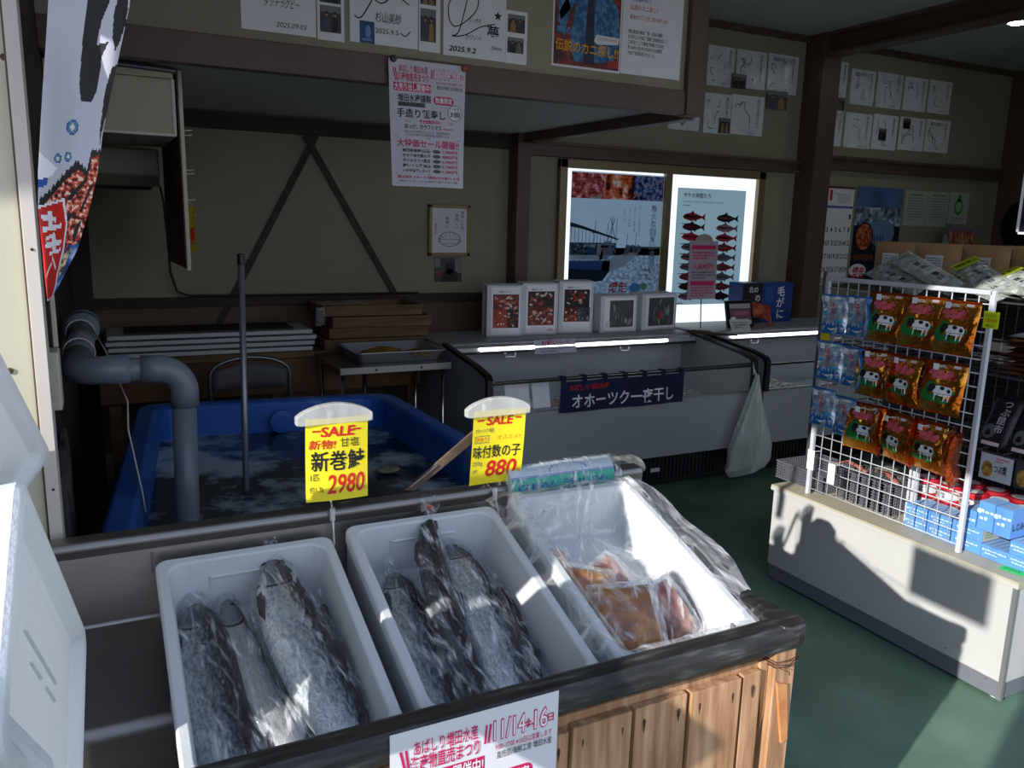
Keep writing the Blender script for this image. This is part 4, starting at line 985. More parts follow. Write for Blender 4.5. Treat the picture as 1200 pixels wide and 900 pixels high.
# folding chair
t0 = thing('folding_chair', 'grey steel folding chair with its back to the tank, below the white panels', 'chair', (.65, 4.3, 0))
cf = M('chair_steel', '77787a', .35, .8)
arcp = [(.455, 4.2, 0), (.455, 4.2, .82)]+[(.65-.195*math.cos(a), 4.2, .82+.085*math.sin(a)) for a in [PI*i/10 for i in range(1, 10)]]+[(.845, 4.2, .82), (.845, 4.2, 0)]
MB().tube(arcp, .011, cf, 10).build('back_frame', t0, smooth=True)
b = MB().grid(lambda u, v: (.468+.364*u, 4.2-.006+.03*math.sin(PI*u)*.6, .74+.135*v-.02*(2*u-1)**2*v*2), 12, 3, M('chair_pad', '4a4a4e', .6)); tag(b.build('backrest', t0, smooth=True, solid=.008), 'grey backrest plate')
MB().tube([(.47, 4.2, .66), (.56, 4.21, .675), (.74, 4.21, .675), (.83, 4.2, .66)], .007, cf, 8).build('crossbar', t0)
MB().prism(rrect(.465, 4.22, .835, 4.58, .04), .43, .455, MATS['chair_pad']).build('seat', t0, bevel=.006)
for x in (.475, .825): MB().tube([(x, 4.25, .60), (x, 4.62, .0)], .010, cf, 8).build('leg', t0, smooth=True)
# wooden fish crates
cw = thing('wooden_crate', 'shallow wooden fish crate, lowest of the stack beside the steel table', 'crate', (0, 0, 0), 'shallow wooden crates stacked on the shelf')
b = MB(); W_, D_, H_ = .62, .36, .062
b.box((0, 0, 0), (W_, .014, H_), crate_wood).box((0, D_-.014, 0), (W_, D_, H_), crate_wood).box((0, .014, 0), (.018, D_-.014, H_), crate_wood).box((W_-.018, .014, 0), (W_, D_-.014, H_), crate_wood); b.build('side_boards', cw, bevel=.002)
b = MB()
for k in range(5): b.box((.018, .016+k*.066, 0), (W_-.018, .016+k*.066+.06, .008), crate_wood)
b.build('slat_bottom', cw)
for k, (dx, dy, z, lab) in enumerate(((0, 0, .838, None), (.03, .01, .904, 'shallow wooden fish crate, second from the bottom beside the steel table'), (.045, -.012, .970, 'shallow wooden fish crate, third from the bottom, jutting to the right'), (-.01, .008, 1.036, 'empty shallow wooden crate on top of the stack with a film scrap'))):
    o = cw if k == 0 else dup(cw, label=lab)
    o.location = (1.155+dx, 4.70+dy, z)
tag(MB().grid(lambda u, v: (1.14+.36*u+.01*math.sin(v*9), 4.72+.2*v, 1.105+.018*mn.noise((u*6, v*5, 1))), 12, 8, film_dim).grid(lambda u, v: (1.10+.06*u, 4.68+.02*u, 1.09-.10*v+.012*mn.noise((u*6, v*5, 4))), 4, 6, film_dim).build('film_scrap', smooth=True), 'scrap of clear film lying over the top wooden crate', 'plastic film')
# steel table with tray and gloves
t0 = thing('steel_table', 'small stainless table left of the long freezer carrying a tray', 'table', (1.4, 4.45, 0))
MB().box((1.10, 4.17, .785), (1.74, 4.70, .825), steel).build('table_top', t0, bevel=.004)
for x in (1.12, 1.70):
    for y in (4.20, 4.65): MB().tube([(x, y, 0), (x, y, .785)], .012, chrome, 10).build('leg', t0, smooth=True)
MB().tube([(1.25, 4.22, 0), (1.25, 4.22, .785)], .012, chrome, 10).build('leg', t0, smooth=True)
MB().box((1.12, 4.20, .22), (1.70, 4.66, .235), steel).build('lower_shelf', t0)
for x in (1.30, 1.56): MB().lathe([(.007, 0), (.007, .004)], ink, 8, Matrix.Translation((x, 4.17, .805)) @ Matrix.Rotation(PI/2, 4, 'X')).build('bolt', t0)
alu = M('tray_aluminium', 'a9adb0', .4, .8)
tr = [(rrect(1.24, 4.26, 1.70, 4.60, .03), .828), (rrect(1.215, 4.235, 1.725, 4.625, .035), .888), (rrect(1.205, 4.225, 1.735, 4.635, .035), .890), (rrect(1.205, 4.225, 1.735, 4.635, .035), .886), (rrect(1.222, 4.242, 1.718, 4.618, .035), .884), (rrect(1.25, 4.27, 1.69, 4.59, .03), .834)]
n = len(tr[0][0]); b = MB(); b.raw([(x, y, z) for r2, z in tr for x, y in r2], [(k*n+i, k*n+(i+1) % n, (k+1)*n+(i+1) % n, (k+1)*n+i) for k in range(5) for i in range(n)]+[tuple(range(n)), tuple(5*n+i for i in range(n))], alu)
tag(b.build('metal_tray', smooth=False), 'aluminium tray with upright sides on the small stainless table', 'tray')
t0 = thing('work_glove', 'limp ochre work glove hanging over the edge of the aluminium tray', 'glove', (1.45, 4.3, .84))
gl = M('glove_ochre', '8a6420', .8, col2='6f5018', scale=20)
def gpt(u, v): return (1.28+.22*u, 4.30+.10*v-.02*u, .848+.03*math.sin(PI*v)+.02*math.sin(PI*u)+.012*mn.noise((u*5, v*6, 2)))
b = MB().grid(gpt, 16, 10, gl); b.build('cuff', t0, smooth=True, solid=.012)
for k, (dx, dy) in enumerate(((.13, .0), (.14, -.03), (.12, -.06), (.09, -.09), (.03, -.10))):
    MB().tube([(1.49, 4.34-.012*k, .862), (1.52+dx*.5, 4.31+dy*.6, .882), (1.50+dx, 4.27+dy*.8, .872 if k < 3 else .86)], [.017, .014, .009], gl, 10, flat=.7).build('finger', t0, smooth=True)
# ================================================================== FREEZERS
dark_in = M('freezer_inner', 'b4b8bc', .5)
tube_e = emis('tube_glow', 'f4f8ff', 5.0)
def freezer(x0, x1, lab, side_left=True):
    t0 = thing('display_freezer', lab, 'freezer', ((x0+x1)/2, 4.3, 0), 'open display freezers along the back wall')
    MB().box((x0+.02, 3.86, .215), (x1-.02, 3.90, .578), freezer_w).box((x0+.02, 3.90, .215), (x1-.02, 4.98, .30), freezer_w).build('front_panel', t0, bevel=.006)
    pr = [(3.855, .215), (3.855, .76), (3.875, .785), (4.0, .81), (4.42, .86), (4.60, .875), (5.02, .875), (5.02, .215)]
    for xx in (x0, x1-.03):
        MB().prism(pr, xx, xx+.03, freezer_w, axis='x').build('side_panel', t0, bevel=.003)
        tr_ = [(3.845, .57), (3.845, .768), (3.87, .797), (4.0, .825), (4.42, .875), (4.5, .885), (4.5, .868), (4.42, .856), (4.0, .805), (3.89, .78), (3.872, .755), (3.872, .57)]
        MB().prism(tr_, xx-.004, xx+.034, black_pl, axis='x').build('edge_trim', t0, bevel=.003)
    b = MB().box((x0+.03, 3.94, .30), (x1-.03, 4.60, .46), dark_in); b.box((x0+.03, 4.585, .30), (x1-.03, 4.60, .80), dark_in); b.build('cold_well', t0)
    b = MB().prism([(4.50, .835), (4.50, .868), (4.53, .876), (5.02, .876), (5.02, .30), (4.60, .30), (4.60, .80), (4.56, .82)], x0+.03, x1-.03, freezer_w, axis='x'); b.build('rear_housing', t0, bevel=.004)
    b = MB().prism([(4.44, .852), (4.50, .862), (4.50, .835), (4.44, .828)], x0+.03, x1-.03, MATS.get('lamp_reflector') or M('lamp_reflector', 'c8cacc', .3, .5), axis='x'); b.box((x0+.03, 4.425, .815), (x1-.03, 4.45, .826), black_pl); b.build('lamp_hood', t0)
    for xa, xb in ((x0+.22, x1-.28),):
        MB().tube([(xa, 4.428, .842), (xb, 4.428, .842)], .011, tube_e, 12).build('light_tube', t0, smooth=True)
    for xx in (x0+.42, x0+1.27):
        b = MB(); a_ = [(xx-.035, .815), (xx-.03, .79), (xx+.03, .79), (xx+.035, .815)]
        b.tube([(p, 4.415, q) for p, q in a_], .005, white_pl, 6); b.build('handle_clip', t0)
    MB().box((x0+.03, 3.864, .578), (x1-.03, 3.870, .745), glass).build('glass_front', t0)
    b = MB().box((x0+.03, 3.855, .740), (x1-.03, 3.88, .752), black_pl); b.build('top_rail', t0)
    MB().box((x0+.02, 3.856, .572), (x1-.02, 3.875, .582), M('rail_alu', '9ea1a3', .3, .8)).build('sill_rail', t0)
    b = MB().box((x0+.02, 3.93, .02), (x1-.02, 4.98, .215), black_pl)
    for k in range(int((x1-x0-.4)/.03)): b.box((x0+.2+.03*k, 3.922, .05), (x0+.212+.03*k, 3.932, .19), M('grille_dark', '1c1d20', .5))
    b.build('plinth', t0)
    b = MB().box((x0+.14, 4.494, .845), (x0+.36, 4.502, .862), gunmetal); b.box((x0+.17, 4.491, .848), (x0+.25, 4.496, .859), black_pl); b.build('control_strip', t0)
    return t0
freezer(1.815, 3.72, 'long white open display freezer hung with a navy cloth, photo boxes on its rear top')
freezer(3.80, 5.9, 'white open display freezer partly behind the snack counter, next to the back post')
tag(MB().box((2.98, 3.92, .10), (3.05, 3.928, .125), white_trim).build('rating_plate', bpy.data.objects['display_freezer']), 'small white plate')
# frozen goods: shallow trays and bags of dried fish
meat = M('dried_fish_beige', '9c8062', .6, stops=[(.35, '7a5c44'), (.55, 'ad9478'), (.7, 'd2c6b2')], scale=30, detail=4, bmp=.3)
silver_fish = M('small_fish_silver', '6b7076', .35, .3, stops=[(.4, '3a3e44'), (.55, '8f959b'), (.7, 'd8dcdf')], scale=40, detail=4, bmp=.4)
gp = thing('frozen_pack', 'white tray of dried fish at the left end of the long freezer', 'packed food', (0, 0, 0), 'packs in the display freezers')
b = MB().prism(rrect(-.13, -.09, .13, .09, .02), 0, .025, white_pl); b.build('tray', gp, bevel=.003)
b = MB()
for s_ in range(3):
    b.grid(lambda u, v: (-.105+.21*v, -.05+.05*s_+.022*math.cos(2*PI*u)*math.sin(PI*v)**.6, .028+.012*math.sin(2*PI*u)*math.sin(PI*v)**.6), 8, 10, meat, closeu=True)
b.build('fish_fillets', gp, smooth=True)
b = MB().grid(lambda u, v: (-.132+.264*u, -.092+.184*v, .026+.022*(1-abs(2*u-1)**4)*(1-abs(2*v-1)**4)+.003*mn.noise((u*9, v*9, 1))), 12, 12, film_pack); b.build('film_cover', gp, smooth=True)
spots = [(2.0, 4.02, .0, .3), (2.30, 4.02, .1, .28), (2.62, 4.05, -.1, .25), (2.92, 4.03, .2, .25), (3.22, 4.05, -.2, .25), (3.5, 4.02, .1, .25), (2.1, 4.3, .2, .3), (2.45, 4.3, -.2, .2), (2.8, 4.32, .1, .2), (3.15, 4.3, 0, .2), (3.48, 4.3, .3, .2), (4.15, 4.06, .3, .25), (4.48, 4.05, -.2, .2), (4.8, 4.06, .1, .2), (4.3, 4.33, .1, .3)]
names = ['at the left end', 'second from the left end', 'behind the left part of the navy cloth', 'behind the middle of the navy cloth', 'behind the right end of the navy cloth', 'right front corner, beside the hanging bag']
for k, (x, y, rz, tl) in enumerate(spots):
    if k == 0: o = gp
    else:
        lab = ('tray of dried fish in the long freezer, '+names[k]) if k < 6 else (f'tray of dried fish in the back row of the long freezer' if k < 11 else 'tray of small fish in the freezer beside the back post')
        o = dup(gp, label=lab)
        if k >= 6: o['group'] = 'trays in the back row of the long freezer' if k < 11 else 'trays in the second freezer'
    o.location = (x, y, .478+.004*(k % 3)); o.rotation_euler = (rad(8), 0, rz)
gp['label'] = 'tray of dried fish in the long freezer, at the left end'
# white sheets behind the glass stand in for its bright reflections
for k, (x0, x1, lab) in enumerate(((1.955, 2.105, 'white price sheet standing behind the freezer glass, left of the pair'), (2.125, 2.235, 'white price sheet standing behind the freezer glass, beside the navy cloth'))):
    c = Card(x1-x0, .15, paper_w); c.place((x0, 3.895, .585), (1, 0, 0), (0, .25, 1)); tag(c.build('price_sheet'), lab, 'sheet')
for k, (x, y, lab) in enumerate(((4.02, 4.02, 'silvery bag of small fish by the glass of the freezer beside the back post'), (4.22, 4.10, 'brown and silver bag of small fish farther back in the second freezer'))):
    b = MB().grid(lambda u, v: (x-.11+.22*u, y-.08+.16*v, .50+.06*max(0, (1-abs(2*u-1)**2.5)*(1-abs(2*v-1)**2.5))**.5+.012*mn.noise((u*8, v*8, k))), 14, 12, silver_fish)
    b.grid(lambda u, v: (x-.12+.24*u, y-.09+.18*v, .495), 1, 1, white_pl)
    tag(b.build('fish_bag', smooth=True), lab, 'packed food')
# navy half curtain on the first freezer
t0 = thing('shop_curtain', 'navy cloth with white brush lettering hung over the glass of the long freezer', 'cloth banner', (2.7, 3.84, .55))
navy_c = M('navy_cloth', '141c3c', .85, col2='18224a', scale=8)
wv = lambda x, y, z: (x, y, z+.006*math.sin(x*14)+.003*math.sin(x*37+y*8))
c = Card(.865, .178, navy_c, .002, warp=wv, nu=40, nv=4, eps=.0012)
c.text('オホーツク一夜干し', .075, .028, .09, paper_w, bold=.022, w=.72, shear=-.03); c.text('あばしり 増田水産', .055, .128, .036, ink_r, bold=.03, w=.27)
c.place((2.265, 3.843, .557), (1, 0, 0), (0, 0, 1)); c.build('cloth', t0)
for k in range(7):
    xx = 2.268+.1385*k; MB().box((xx, 3.840, .733), (xx+.030, 3.846, .764), navy_c).box((xx, 3.840, .762), (xx+.030, 3.885, .766), navy_c).build('loop', t0)
MB().tube([(1.86, 3.858, .757), (3.68, 3.858, .762)], .004, black_pl, 8).build('rod', t0)
# note taped under the lamp
c = Card(.30, .088, M('note_lilac', 'd0cddb', .7)); c.text('お願いシメ', .05, .055, .034, ink_p, bold=.02, w=.20); c.text('お手を触れないで', .03, .025, .018, ink_g, w=.22); c.lines(.04, .010, .2, 1, .01, .008, ink_g)
c.place((2.405, 4.405, .80), (1, 0, 0), (0, .3, 1)); tag(c.build('taped_note'), 'lilac note taped over the lamp of the long freezer', 'note')
# boxes of frozen food with photos, standing on the rear top
def photo_fill(c, x, y, w, h, kind, seed):
    rr = random.Random(seed)
    pal = {'salmon': ['a8402c', 'c8643c', 'e0a890', 'd8ccc0', '6a2418'], 'crab': ['7a1c14', 'a02c1c', 'c04a30', 'e0d0c0', '1c1614'], 'fish': ['3a4248', '6a747c', '9aa4ac', '5c6258', '4a4e4a'], 'mix': ['c86a2c', '8a2a1c', 'e6d8c0', '50381c', 'b03a24']}[kind]
    ms = [M('print_'+p, p, .5) for p in pal]
    c.rect(x, y, w, h, ms[4], 1)
    for i in range(26):
        px, py = x+w*rr.uniform(.10, .90), y+h*rr.uniform(.10, .90); a, b_ = w*rr.uniform(.05, .10), h*rr.uniform(.03, .09)
        if kind == 'fish': a, b_ = w*rr.uniform(.10, .14), h*rr.uniform(.02, .04)
        px = min(max(px, x+a), x+w-a); py = min(max(py, y+a*.8), y+h-a*.8)
        rot = rr.uniform(-1, 1) if kind != 'fish' else rr.uniform(1.0, 2.1)
        a = min(a, .9*min(px-x, x+w-px)+1e-4)
        c.ell(px, py, a, min(b_, a*.8), ms[i % 4], 2+i % 3, 10, rot)
def foam_gift(x, y, w, h, d, rz, lab, draw):
    t0 = thing('photo_box', lab, 'box', (x, y, .877), None)
    T = Matrix.Translation((x, y, .877)) @ Matrix.Rotation(rz, 4, 'Z')
    b = MB().box((0, 0, 0), (w, d*.6, h), foam, T); b.build('box_body', t0, bevel=.006)
    b = MB().box((-.003, d*.62, -.0), (w+.003, d, h+.003), foam, T); b.build('box_lid', t0, bevel=.006)
    c = Card(w-.05, h-.03, paper_w, .0008, eps=.0006); draw(c); c.placeM(T @ Matrix.Translation((.03, -.0015, .015)) @ Matrix.Rotation(PI/2, 4, 'X')); tag(c.build('label_print', t0), 'printed photo label')
def g1(c):
    c.text('海鮮セット', .05, c.h-.035, .016, ink); photo_fill(c, .01, c.h*.52, c.w-.02, c.h*.33, 'salmon', 1); photo_fill(c, .01, c.h*.14, c.w*.5, c.h*.38, 'mix', 2); photo_fill(c, c.w*.5, c.h*.14, c.w*.5-.01, c.h*.38, 'crab', 3)
def g2(c):
    c.text('海鮮セット', .03, c.h-.035, .016, ink); photo_fill(c, .01, c.h*.55, c.w-.02, c.h*.32, 'crab', 4); photo_fill(c, .01, c.h*.16, c.w-.02, c.h*.39, 'salmon', 5); c.text('網走', c.w-.05, .012, .02, ink_r)
def g3(c):
    c.text('海鮮セット', .03, c.h-.035, .016, ink); c.rect(.01, c.h*.25, c.w-.02, c.h*.62, ink, 1); photo_fill(c, .02, c.h*.52, c.w-.04, c.h*.34, 'crab', 6); photo_fill(c, .01, c.h*.2, c.w*.48, c.h*.30, 'mix', 7); photo_fill(c, c.w*.52, c.h*.2, c.w*.46, c.h*.30, 'fish', 8)
foam_gift(2.20, 4.70, .245, .335, .11, -.16, 'upright white foam box with a shellfish photo, leftmost on the freezer top', g1)
foam_gift(2.46, 4.71, .255, .345, .11, -.14, 'upright white foam box with crab and salmon photos, second on the freezer top', g2)
foam_gift(2.735, 4.71, .255, .355, .11, -.14, 'upright white foam box with a black and red photo, third on the freezer top', g3)
def g4(c): photo_fill(c, .045, .02, c.w-.06, c.h-.04, 'fish', 9); c.rect(.01, .02, .04, .04, paper, 2)
def g5(c): photo_fill(c, .03, .015, c.w-.04, c.h-.03, 'fish', 10); c.ell(c.w*.5, c.h*.4, .015, .03, ink_r, 6)
foam_gift(3.04, 4.66, .31, .255, .15, .03, 'low white foam box with a silver fish photo, next to the three upright ones', g4)
foam_gift(3.40, 4.68, .33, .26, .15, .10, 'low white foam box with a dark fish photo, last of the row', g5)
# things at the joint of the two freezers
t0 = thing('photo_stand', 'small black photo stand leaning on the freezer top before the blue box', 'frame', (4.25, 4.6, .88))
b = MB().box((0, 0, 0), (.26, .012, .205), black_pl, Matrix.Translation((4.12, 4.60, .88)) @ Matrix.Rotation(-.25, 4, 'X')); b.build('frame', t0, bevel=.003)
c = Card(.20, .155, M('photo_mauve', '6a4a5c', .4)); c.rect(0, .12, .20, .035, M('photo_sky', 'a8a0a8', .4)); c.rect(0, 0, .2, .03, M('photo_pale', 'b8b0b8', .4)); c.ell(.10, .085, .08, .018, M('photo_pink', '9a5a74', .4), 2); c.poly([(.0, .02), (.06, .03), (.04, .06), (.0, .05)], M('photo_white', 'd8d4d8', .4), 2)
c.placeM(Matrix.Translation((4.15, 4.5975, .905)) @ Matrix.Rotation(PI/2-.25, 4, 'X')); c.build('print', t0)
MB().tube([(4.25, 4.62, 1.0), (4.25, 4.72, .88)], .005, black_pl, 6).build('strut', t0)
t0 = thing('crab_box', 'dark blue gift box with white brush lettering and a red crab, beside the back post', 'box', (4.72, 4.9, .88))
MB().box((4.46, 4.84, .877), (4.99, 5.0, 1.19), M('box_blue', '1a3c86', .45)).build('carton', t0, bevel=.003)
c = Card(.525, .31); c.rect(0, 0, .20, .31, ink, 1); c.text('北の', .06, .24, .05, paper_w, bold=.02); c.text('の', .13, .17, .06, paper_w, bold=.02); c.text('毛', .36, .21, .085, paper_w, bold=.03); c.text('が', .36, .12, .085, paper_w, bold=.03); c.text('に', .37, .03, .085, paper_w, bold=.03)
for k in range(4): c.rect(.24+.02*k, .16, .004, .12, M('print_sky', '5a8ac8', .5), 2)
c.ell(.24, .08, .07, .06, M('print_a02c1c', 'a02c1c', .5), 2); c.place((4.4625, 4.8385, .879)); c.build('print', t0)
t0 = thing('crab_model', 'small orange model crab in front of the blue gift box', 'ornament', (4.44, 4.66, .9))
cm = M('crab_orange', 'a04a28', .5, bmp=.5, bscale=60)
b = MB().grid(lambda u, v: (4.45+.085*math.cos(2*PI*u)*math.sin(PI*v), 4.68+.06*math.sin(2*PI*u)*math.sin(PI*v), 1.0+.055*math.cos(PI*v)+.008*math.sin(9*u*2)), 18, 10, cm, closeu=True); b.build('shell', t0, smooth=True)
for k in range(4):
    for s_ in (1, -1):
        MB().tube([(4.45+s_*.06, 4.66, .99-.012*k), (4.45+s_*(.10+.01*k), 4.64, 1.0-.03*k), (4.45+s_*(.10+.012*k), 4.62, .93-.015*k), (4.45+s_*.08, 4.61, .882)], [.011, .009, .007, .003], cm, 7).build('leg', t0, smooth=True)
t0 = thing('stand_sign', 'pale pink sale notice on a thin rod in front of the salmon poster', 'sign', (3.95, 4.7, .877))
MB().tube([(3.95, 4.70, .877), (3.935, 4.70, 1.12)], .004, black_pl, 8).build('rod', t0)
c = Card(.26, .42, M('notice_pinkish', 'a89aa4', .7)); yy = .415
c.rect(.02, .36, .22, .03, ink_p, 1); c.lines(.03, .33, .2, 3, .02, .014, ink_p); c.text('1,000円', .05, .22, .05, ink_p, bold=.02, w=.17); c.lines(.03, .19, .2, 3, .02, .012, ink_g); c.rect(.02, .10, .22, .032, ink_p, 2); c.lines(.03, .08, .2, 4, .02, .012, ink_p)
c.poly([(.05+.16*.5*(1+math.cos(a)), .42+.05*math.sin(a)) for a in [PI*i/12 for i in range(13)]], M('clip_yellowish', '9a9684', .4), 1)
c.place((3.80, 4.69, 1.09), (1, 0, 0), (-.02, 0, 1)); c.build('notice', t0)
t0 = tag(MB().tube([(3.62, 4.45, .895), (3.75, 4.35, .885), (3.9, 4.25, .882)], [.02, .03, .015], M('twig_brown', '4a3a2c', .8), 8, flat=.4).tube([(3.66, 4.42, .90), (3.8, 4.42, .893)], [.02, .012], M('twig_pale', '6a5c4c', .8), 8, flat=.4).build('dried_bundle', smooth=True), 'flat brown dried bundle lying where the two freezers meet', 'dried food')
c = Card(.18, .09, clear_pl); c.lines(.03, .06, .12, 3, .018, .01, ink); c.place((4.02, 4.44, .88), (1, .0, 0), (0, .5, 1)); tag(c.build('price_tag'), 'clear price tag at the left end of the second freezer', 'tag')
# shopping bag hung on the freezer corner
t0 = thing('plastic_bag', 'thin white plastic bag hanging on a hook at the right corner of the long freezer', 'bag', (3.66, 3.8, .07))
bagm = film('bag_milky', 'e8efe6', .42, .75, 7, (2.5, 1, .6), .3, .7)
def bagpt(u, v):
    z = .70-.63*v; w = .012+.17*min(1, (v/.75))**1.15; w *= 1 if v < .93 else 1-(v-.93)*3
    a = 2*PI*u; th = .01+.055*v**.8*(1 if v < .9 else 1-(v-.9)*3)
    f_ = 1+.16*math.sin(a*5+v*3)*(1-v*.5)
    return (3.668-.02*v+w*math.cos(a)*f_*.95-.03*(v > .9)*(1-math.cos(a))*.3, 3.80+th*math.sin(a)*f_-.01, z+.02*math.cos(a)*(v > .8))
b = MB().grid(bagpt, 40, 40, bagm, closeu=True); b.build('pouch', t0, smooth=True)
MB().tube([(3.66, 3.81, .70), (3.672, 3.835, .745), (3.68, 3.85, .77), (3.676, 3.838, .74), (3.675, 3.80, .69)], .004, white_pl, 6).build('handle', t0, smooth=True)
MB().tube([(3.675, 3.866, .78), (3.675, 3.835, .775), (3.675, 3.825, .76), (3.675, 3.83, .752)], .003, chrome, 6).build('hook', t0)
b = MB().grid(lambda u, v: (3.66-.07+.15*u+.01*math.sin(v*8), 3.79, .12+.12*v+.02*math.sin(u*6)), 8, 6, M('bag_greens', '8a8f5c', .7, stops=[(.4, '5c6a3a'), (.6, 'b4ae7c')], scale=30)); tag(b.build('contents', t0, smooth=True, solid=.03), 'yellowish contents')

# ================================================================== POSTERS IN THE LIT WINDOWS (paper lets daylight through)
def TM(name, col, col2=None, scale=20, tf=.55, stops=None):
    if name in MATS: return MATS[name]
    m = bpy.data.materials.new(name); m.use_nodes = True; nt = m.node_tree; MATS[name] = m
    nt.nodes.remove(nt.nodes['Principled BSDF']); out = nt.nodes['Material Output']
    d_ = nt.nodes.new('ShaderNodeBsdfDiffuse'); t_ = nt.nodes.new('ShaderNodeBsdfTranslucent'); mx = nt.nodes.new('ShaderNodeMixShader'); mx.inputs[0].default_value = tf
    d_.inputs[0].default_value = lin(col); t_.inputs[0].default_value = lin(col)
    if col2 or stops:
        n = add_noise(nt, scale, 5); r = ramp(nt, n.outputs[0], [(p, lin(q)) for p, q in (stops or [(.4, col), (.6, col2)])])
        nt.links.new(r.outputs[0], d_.inputs[0]); nt.links.new(r.outputs[0], t_.inputs[0])
    nt.links.new(d_.outputs[0], mx.inputs[1]); nt.links.new(t_.outputs[0], mx.inputs[2]); nt.links.new(mx.outputs[0], out.inputs[0])
    return m
c = Card(.82, .91); w_, h_ = .82, .91
sky_t = TM('poster_sky', 'c2cfda', tf=.7); sea_t = TM('poster_sea', '9aa8b6', stops=[(.38, '76869a'), (.5, '98a8b8'), (.62, 'bcc8d4')], scale=34, tf=.65)
c.rect(0, 0, w_, h_, TM('poster_base', 'b4c0cc'), 0)
c.rect(.0, h_*.34, w_, h_*.45, sky_t, 1); c.rect(.0, 0, w_, h_*.40, sea_t, 1)
c.rect(0, h_*.79, w_*.34, h_*.20, TM('poster_roe', 'a84a4a', stops=[(.42, '7c2a2c'), (.52, 'b85050'), (.64, 'dca0a0')], scale=22), 2); c.rect(w_*.34, h_*.79, w_*.33, h_*.20, TM('poster_crab', 'b05030', stops=[(.4, '2c1814'), (.48, 'a8452c'), (.58, 'cc7048'), (.68, 'd8c0b0')], scale=20), 2); c.rect(w_*.67, h_*.79, w_*.33, h_*.20, TM('poster_people', '4c5a78', stops=[(.4, '20242e'), (.5, '3c5088'), (.58, '8a8c94'), (.64, '8c3038')], scale=28), 2)
for k in range(5): c.stroke([(.01, h_*(.81+.03*k)), (.09, h_*(.83+.03*k)), (.18, h_*(.815+.03*k)), (.26, h_*(.84+.028*k))], .006, TM('poster_pink_hi', 'd89090'), 3)
c.poly([(0, h_*.79), (.14, h_*.79), (.26, h_*.83), (.26, h_*.79)], TM('poster_white', 'cfd4da'), 3)
dk = TM('poster_dark', '2c3440'); bl = TM('poster_boat_blue', '3c5c8c'); wh = TM('poster_boat_white', 'b8c0c8'); hl = TM('poster_far', '6c6a64')
c.rect(w_*.62, h_*.395, w_*.38, h_*.018, hl, 2)
c.poly([(0, h_*.60), (.10, h_*.575), (w_*.52, h_*.475), (w_*.52, h_*.462), (.10, h_*.55), (0, h_*.565)], dk, 3)
for k in range(12): c.rect(.01+.032*k, h_*(.40), .004, h_*(.175-.008*k), dk, 3)
c.rect(0, h_*.34, w_*.5, h_*.10, TM('poster_clutter', '4a5460', stops=[(.4, '28303a'), (.55, '5c7290'), (.66, 'a8b0b8')], scale=50), 3)
for (x, y, w2, h2, m) in ((.0, .21, .40, .085, bl), (.02, .30, .30, .04, wh), (.16, .34, .09, .06, bl), (.18, .40, .05, .03, wh), (.24, .33, .06, .10, wh)): c.rect(x, h_*y, w2*.9, h_*h2, m, 4)
c.poly([(.28, h_*.19), (.30, h_*.30), (.60, h_*.385), (.635, h_*.375), (.56, h_*.30), (.42, h_*.22)], wh, 4); c.poly([(.26, h_*.30), (.30, h_*.45), (.36, h_*.46), (.38, h_*.36), (.34, h_*.31)], TM('poster_cabin', '8e9cae'), 4); c.rect(.27, h_*.40, .07, h_*.02, dk, 5); c.poly([(0, h_*.10), (.30, h_*.13), (.36, h_*.21), (0, h_*.23)], dk, 5)
for x, y0, y1 in ((.21, .42, .62), (.32, .44, .60), (.36, .44, .66), (.40, .44, .64), (.50, .40, .52), (.58, .40, .53)): c.stroke([(x, h_*y0), (x+.01, h_*y1)], .004, dk, 5)
c.stroke([(.33, h_*.46), (.39, h_*.64)], .005, dk, 5); c.stroke([(.40, h_*.46), (.35, h_*.64)], .005, dk, 5); c.stroke([(.19, h_*.52), (.25, h_*.52)], .006, dk, 5)
for k in range(3): c.poly([(.48+.05*k, h_*.36), (.50+.05*k, h_*.43), (.55+.04*k, h_*.42), (.56+.04*k, h_*.37)], TM('poster_boat_grey', '7484a0'), 5)
for k in range(22): x = .40+R.random()*.32; y = h_*(.03+.22*R.random()); c.stroke([(x, y), (x+.04, y+.004), (x+.08, y-.001)], .004, wh if k % 3 else TM('poster_sea_shade', '66768a'), 2)
tb = TM('poster_text_blue', '3c5c9c'); tw = TM('poster_text_white', 'd0d8e0')
for i, ch in enumerate('雄大な自然に育まれ、'):
    c.text(ch, w_-.105, h_*.76-(i+1)*.058+.008, .058, tb, 6, bold=.06, w=.052); c.text(ch, w_-.105, h_*.76-(i+1)*.058+.008, .058, tw, 7, w=.052)
for k in range(4): c.vtext('オホーツクの海が育てた味'[:11-2*k], .60-.045*k, h_*.755-.01*k, .020, dk, 6)
c.text('網走', .36, .035, .085, TM('poster_red', 'c03a34'), 6, bold=.05, w=.16); c.ell(.60, .06, .05, .04, TM('poster_sky_blue', '5c9cc8'), 5); c.ell(.68, .07, .03, .03, TM('poster_green', '7ca88c'), 5)
c.place((3.078, WY-.022, 1.075)); tag(c.build('harbour_poster'), 'poster of fishing boats in a harbour with blue lettering, on the left lit window', 'poster')
c = Card(.69, .91); c.rect(0, 0, .69, .91, TM('chart_blue', '8fa6b0'), 0)
c.text('サケの仲間たち', .06, .84, .042, dk, 2, bold=.015, w=.27); c.text('SALMON TROUT CHAR AND OTHERS', .06, .80, .018, dk, 2, w=.40); c.lines(.06, .775, .12, 1, .02, .008, dk)
fr_ = [TM('fish_red', '8c2c30'), TM('fish_dark', '30282e'), TM('fish_crimson', 'a83040'), TM('fish_grey', '5c6468'), TM('fish_rose', '98606a')]
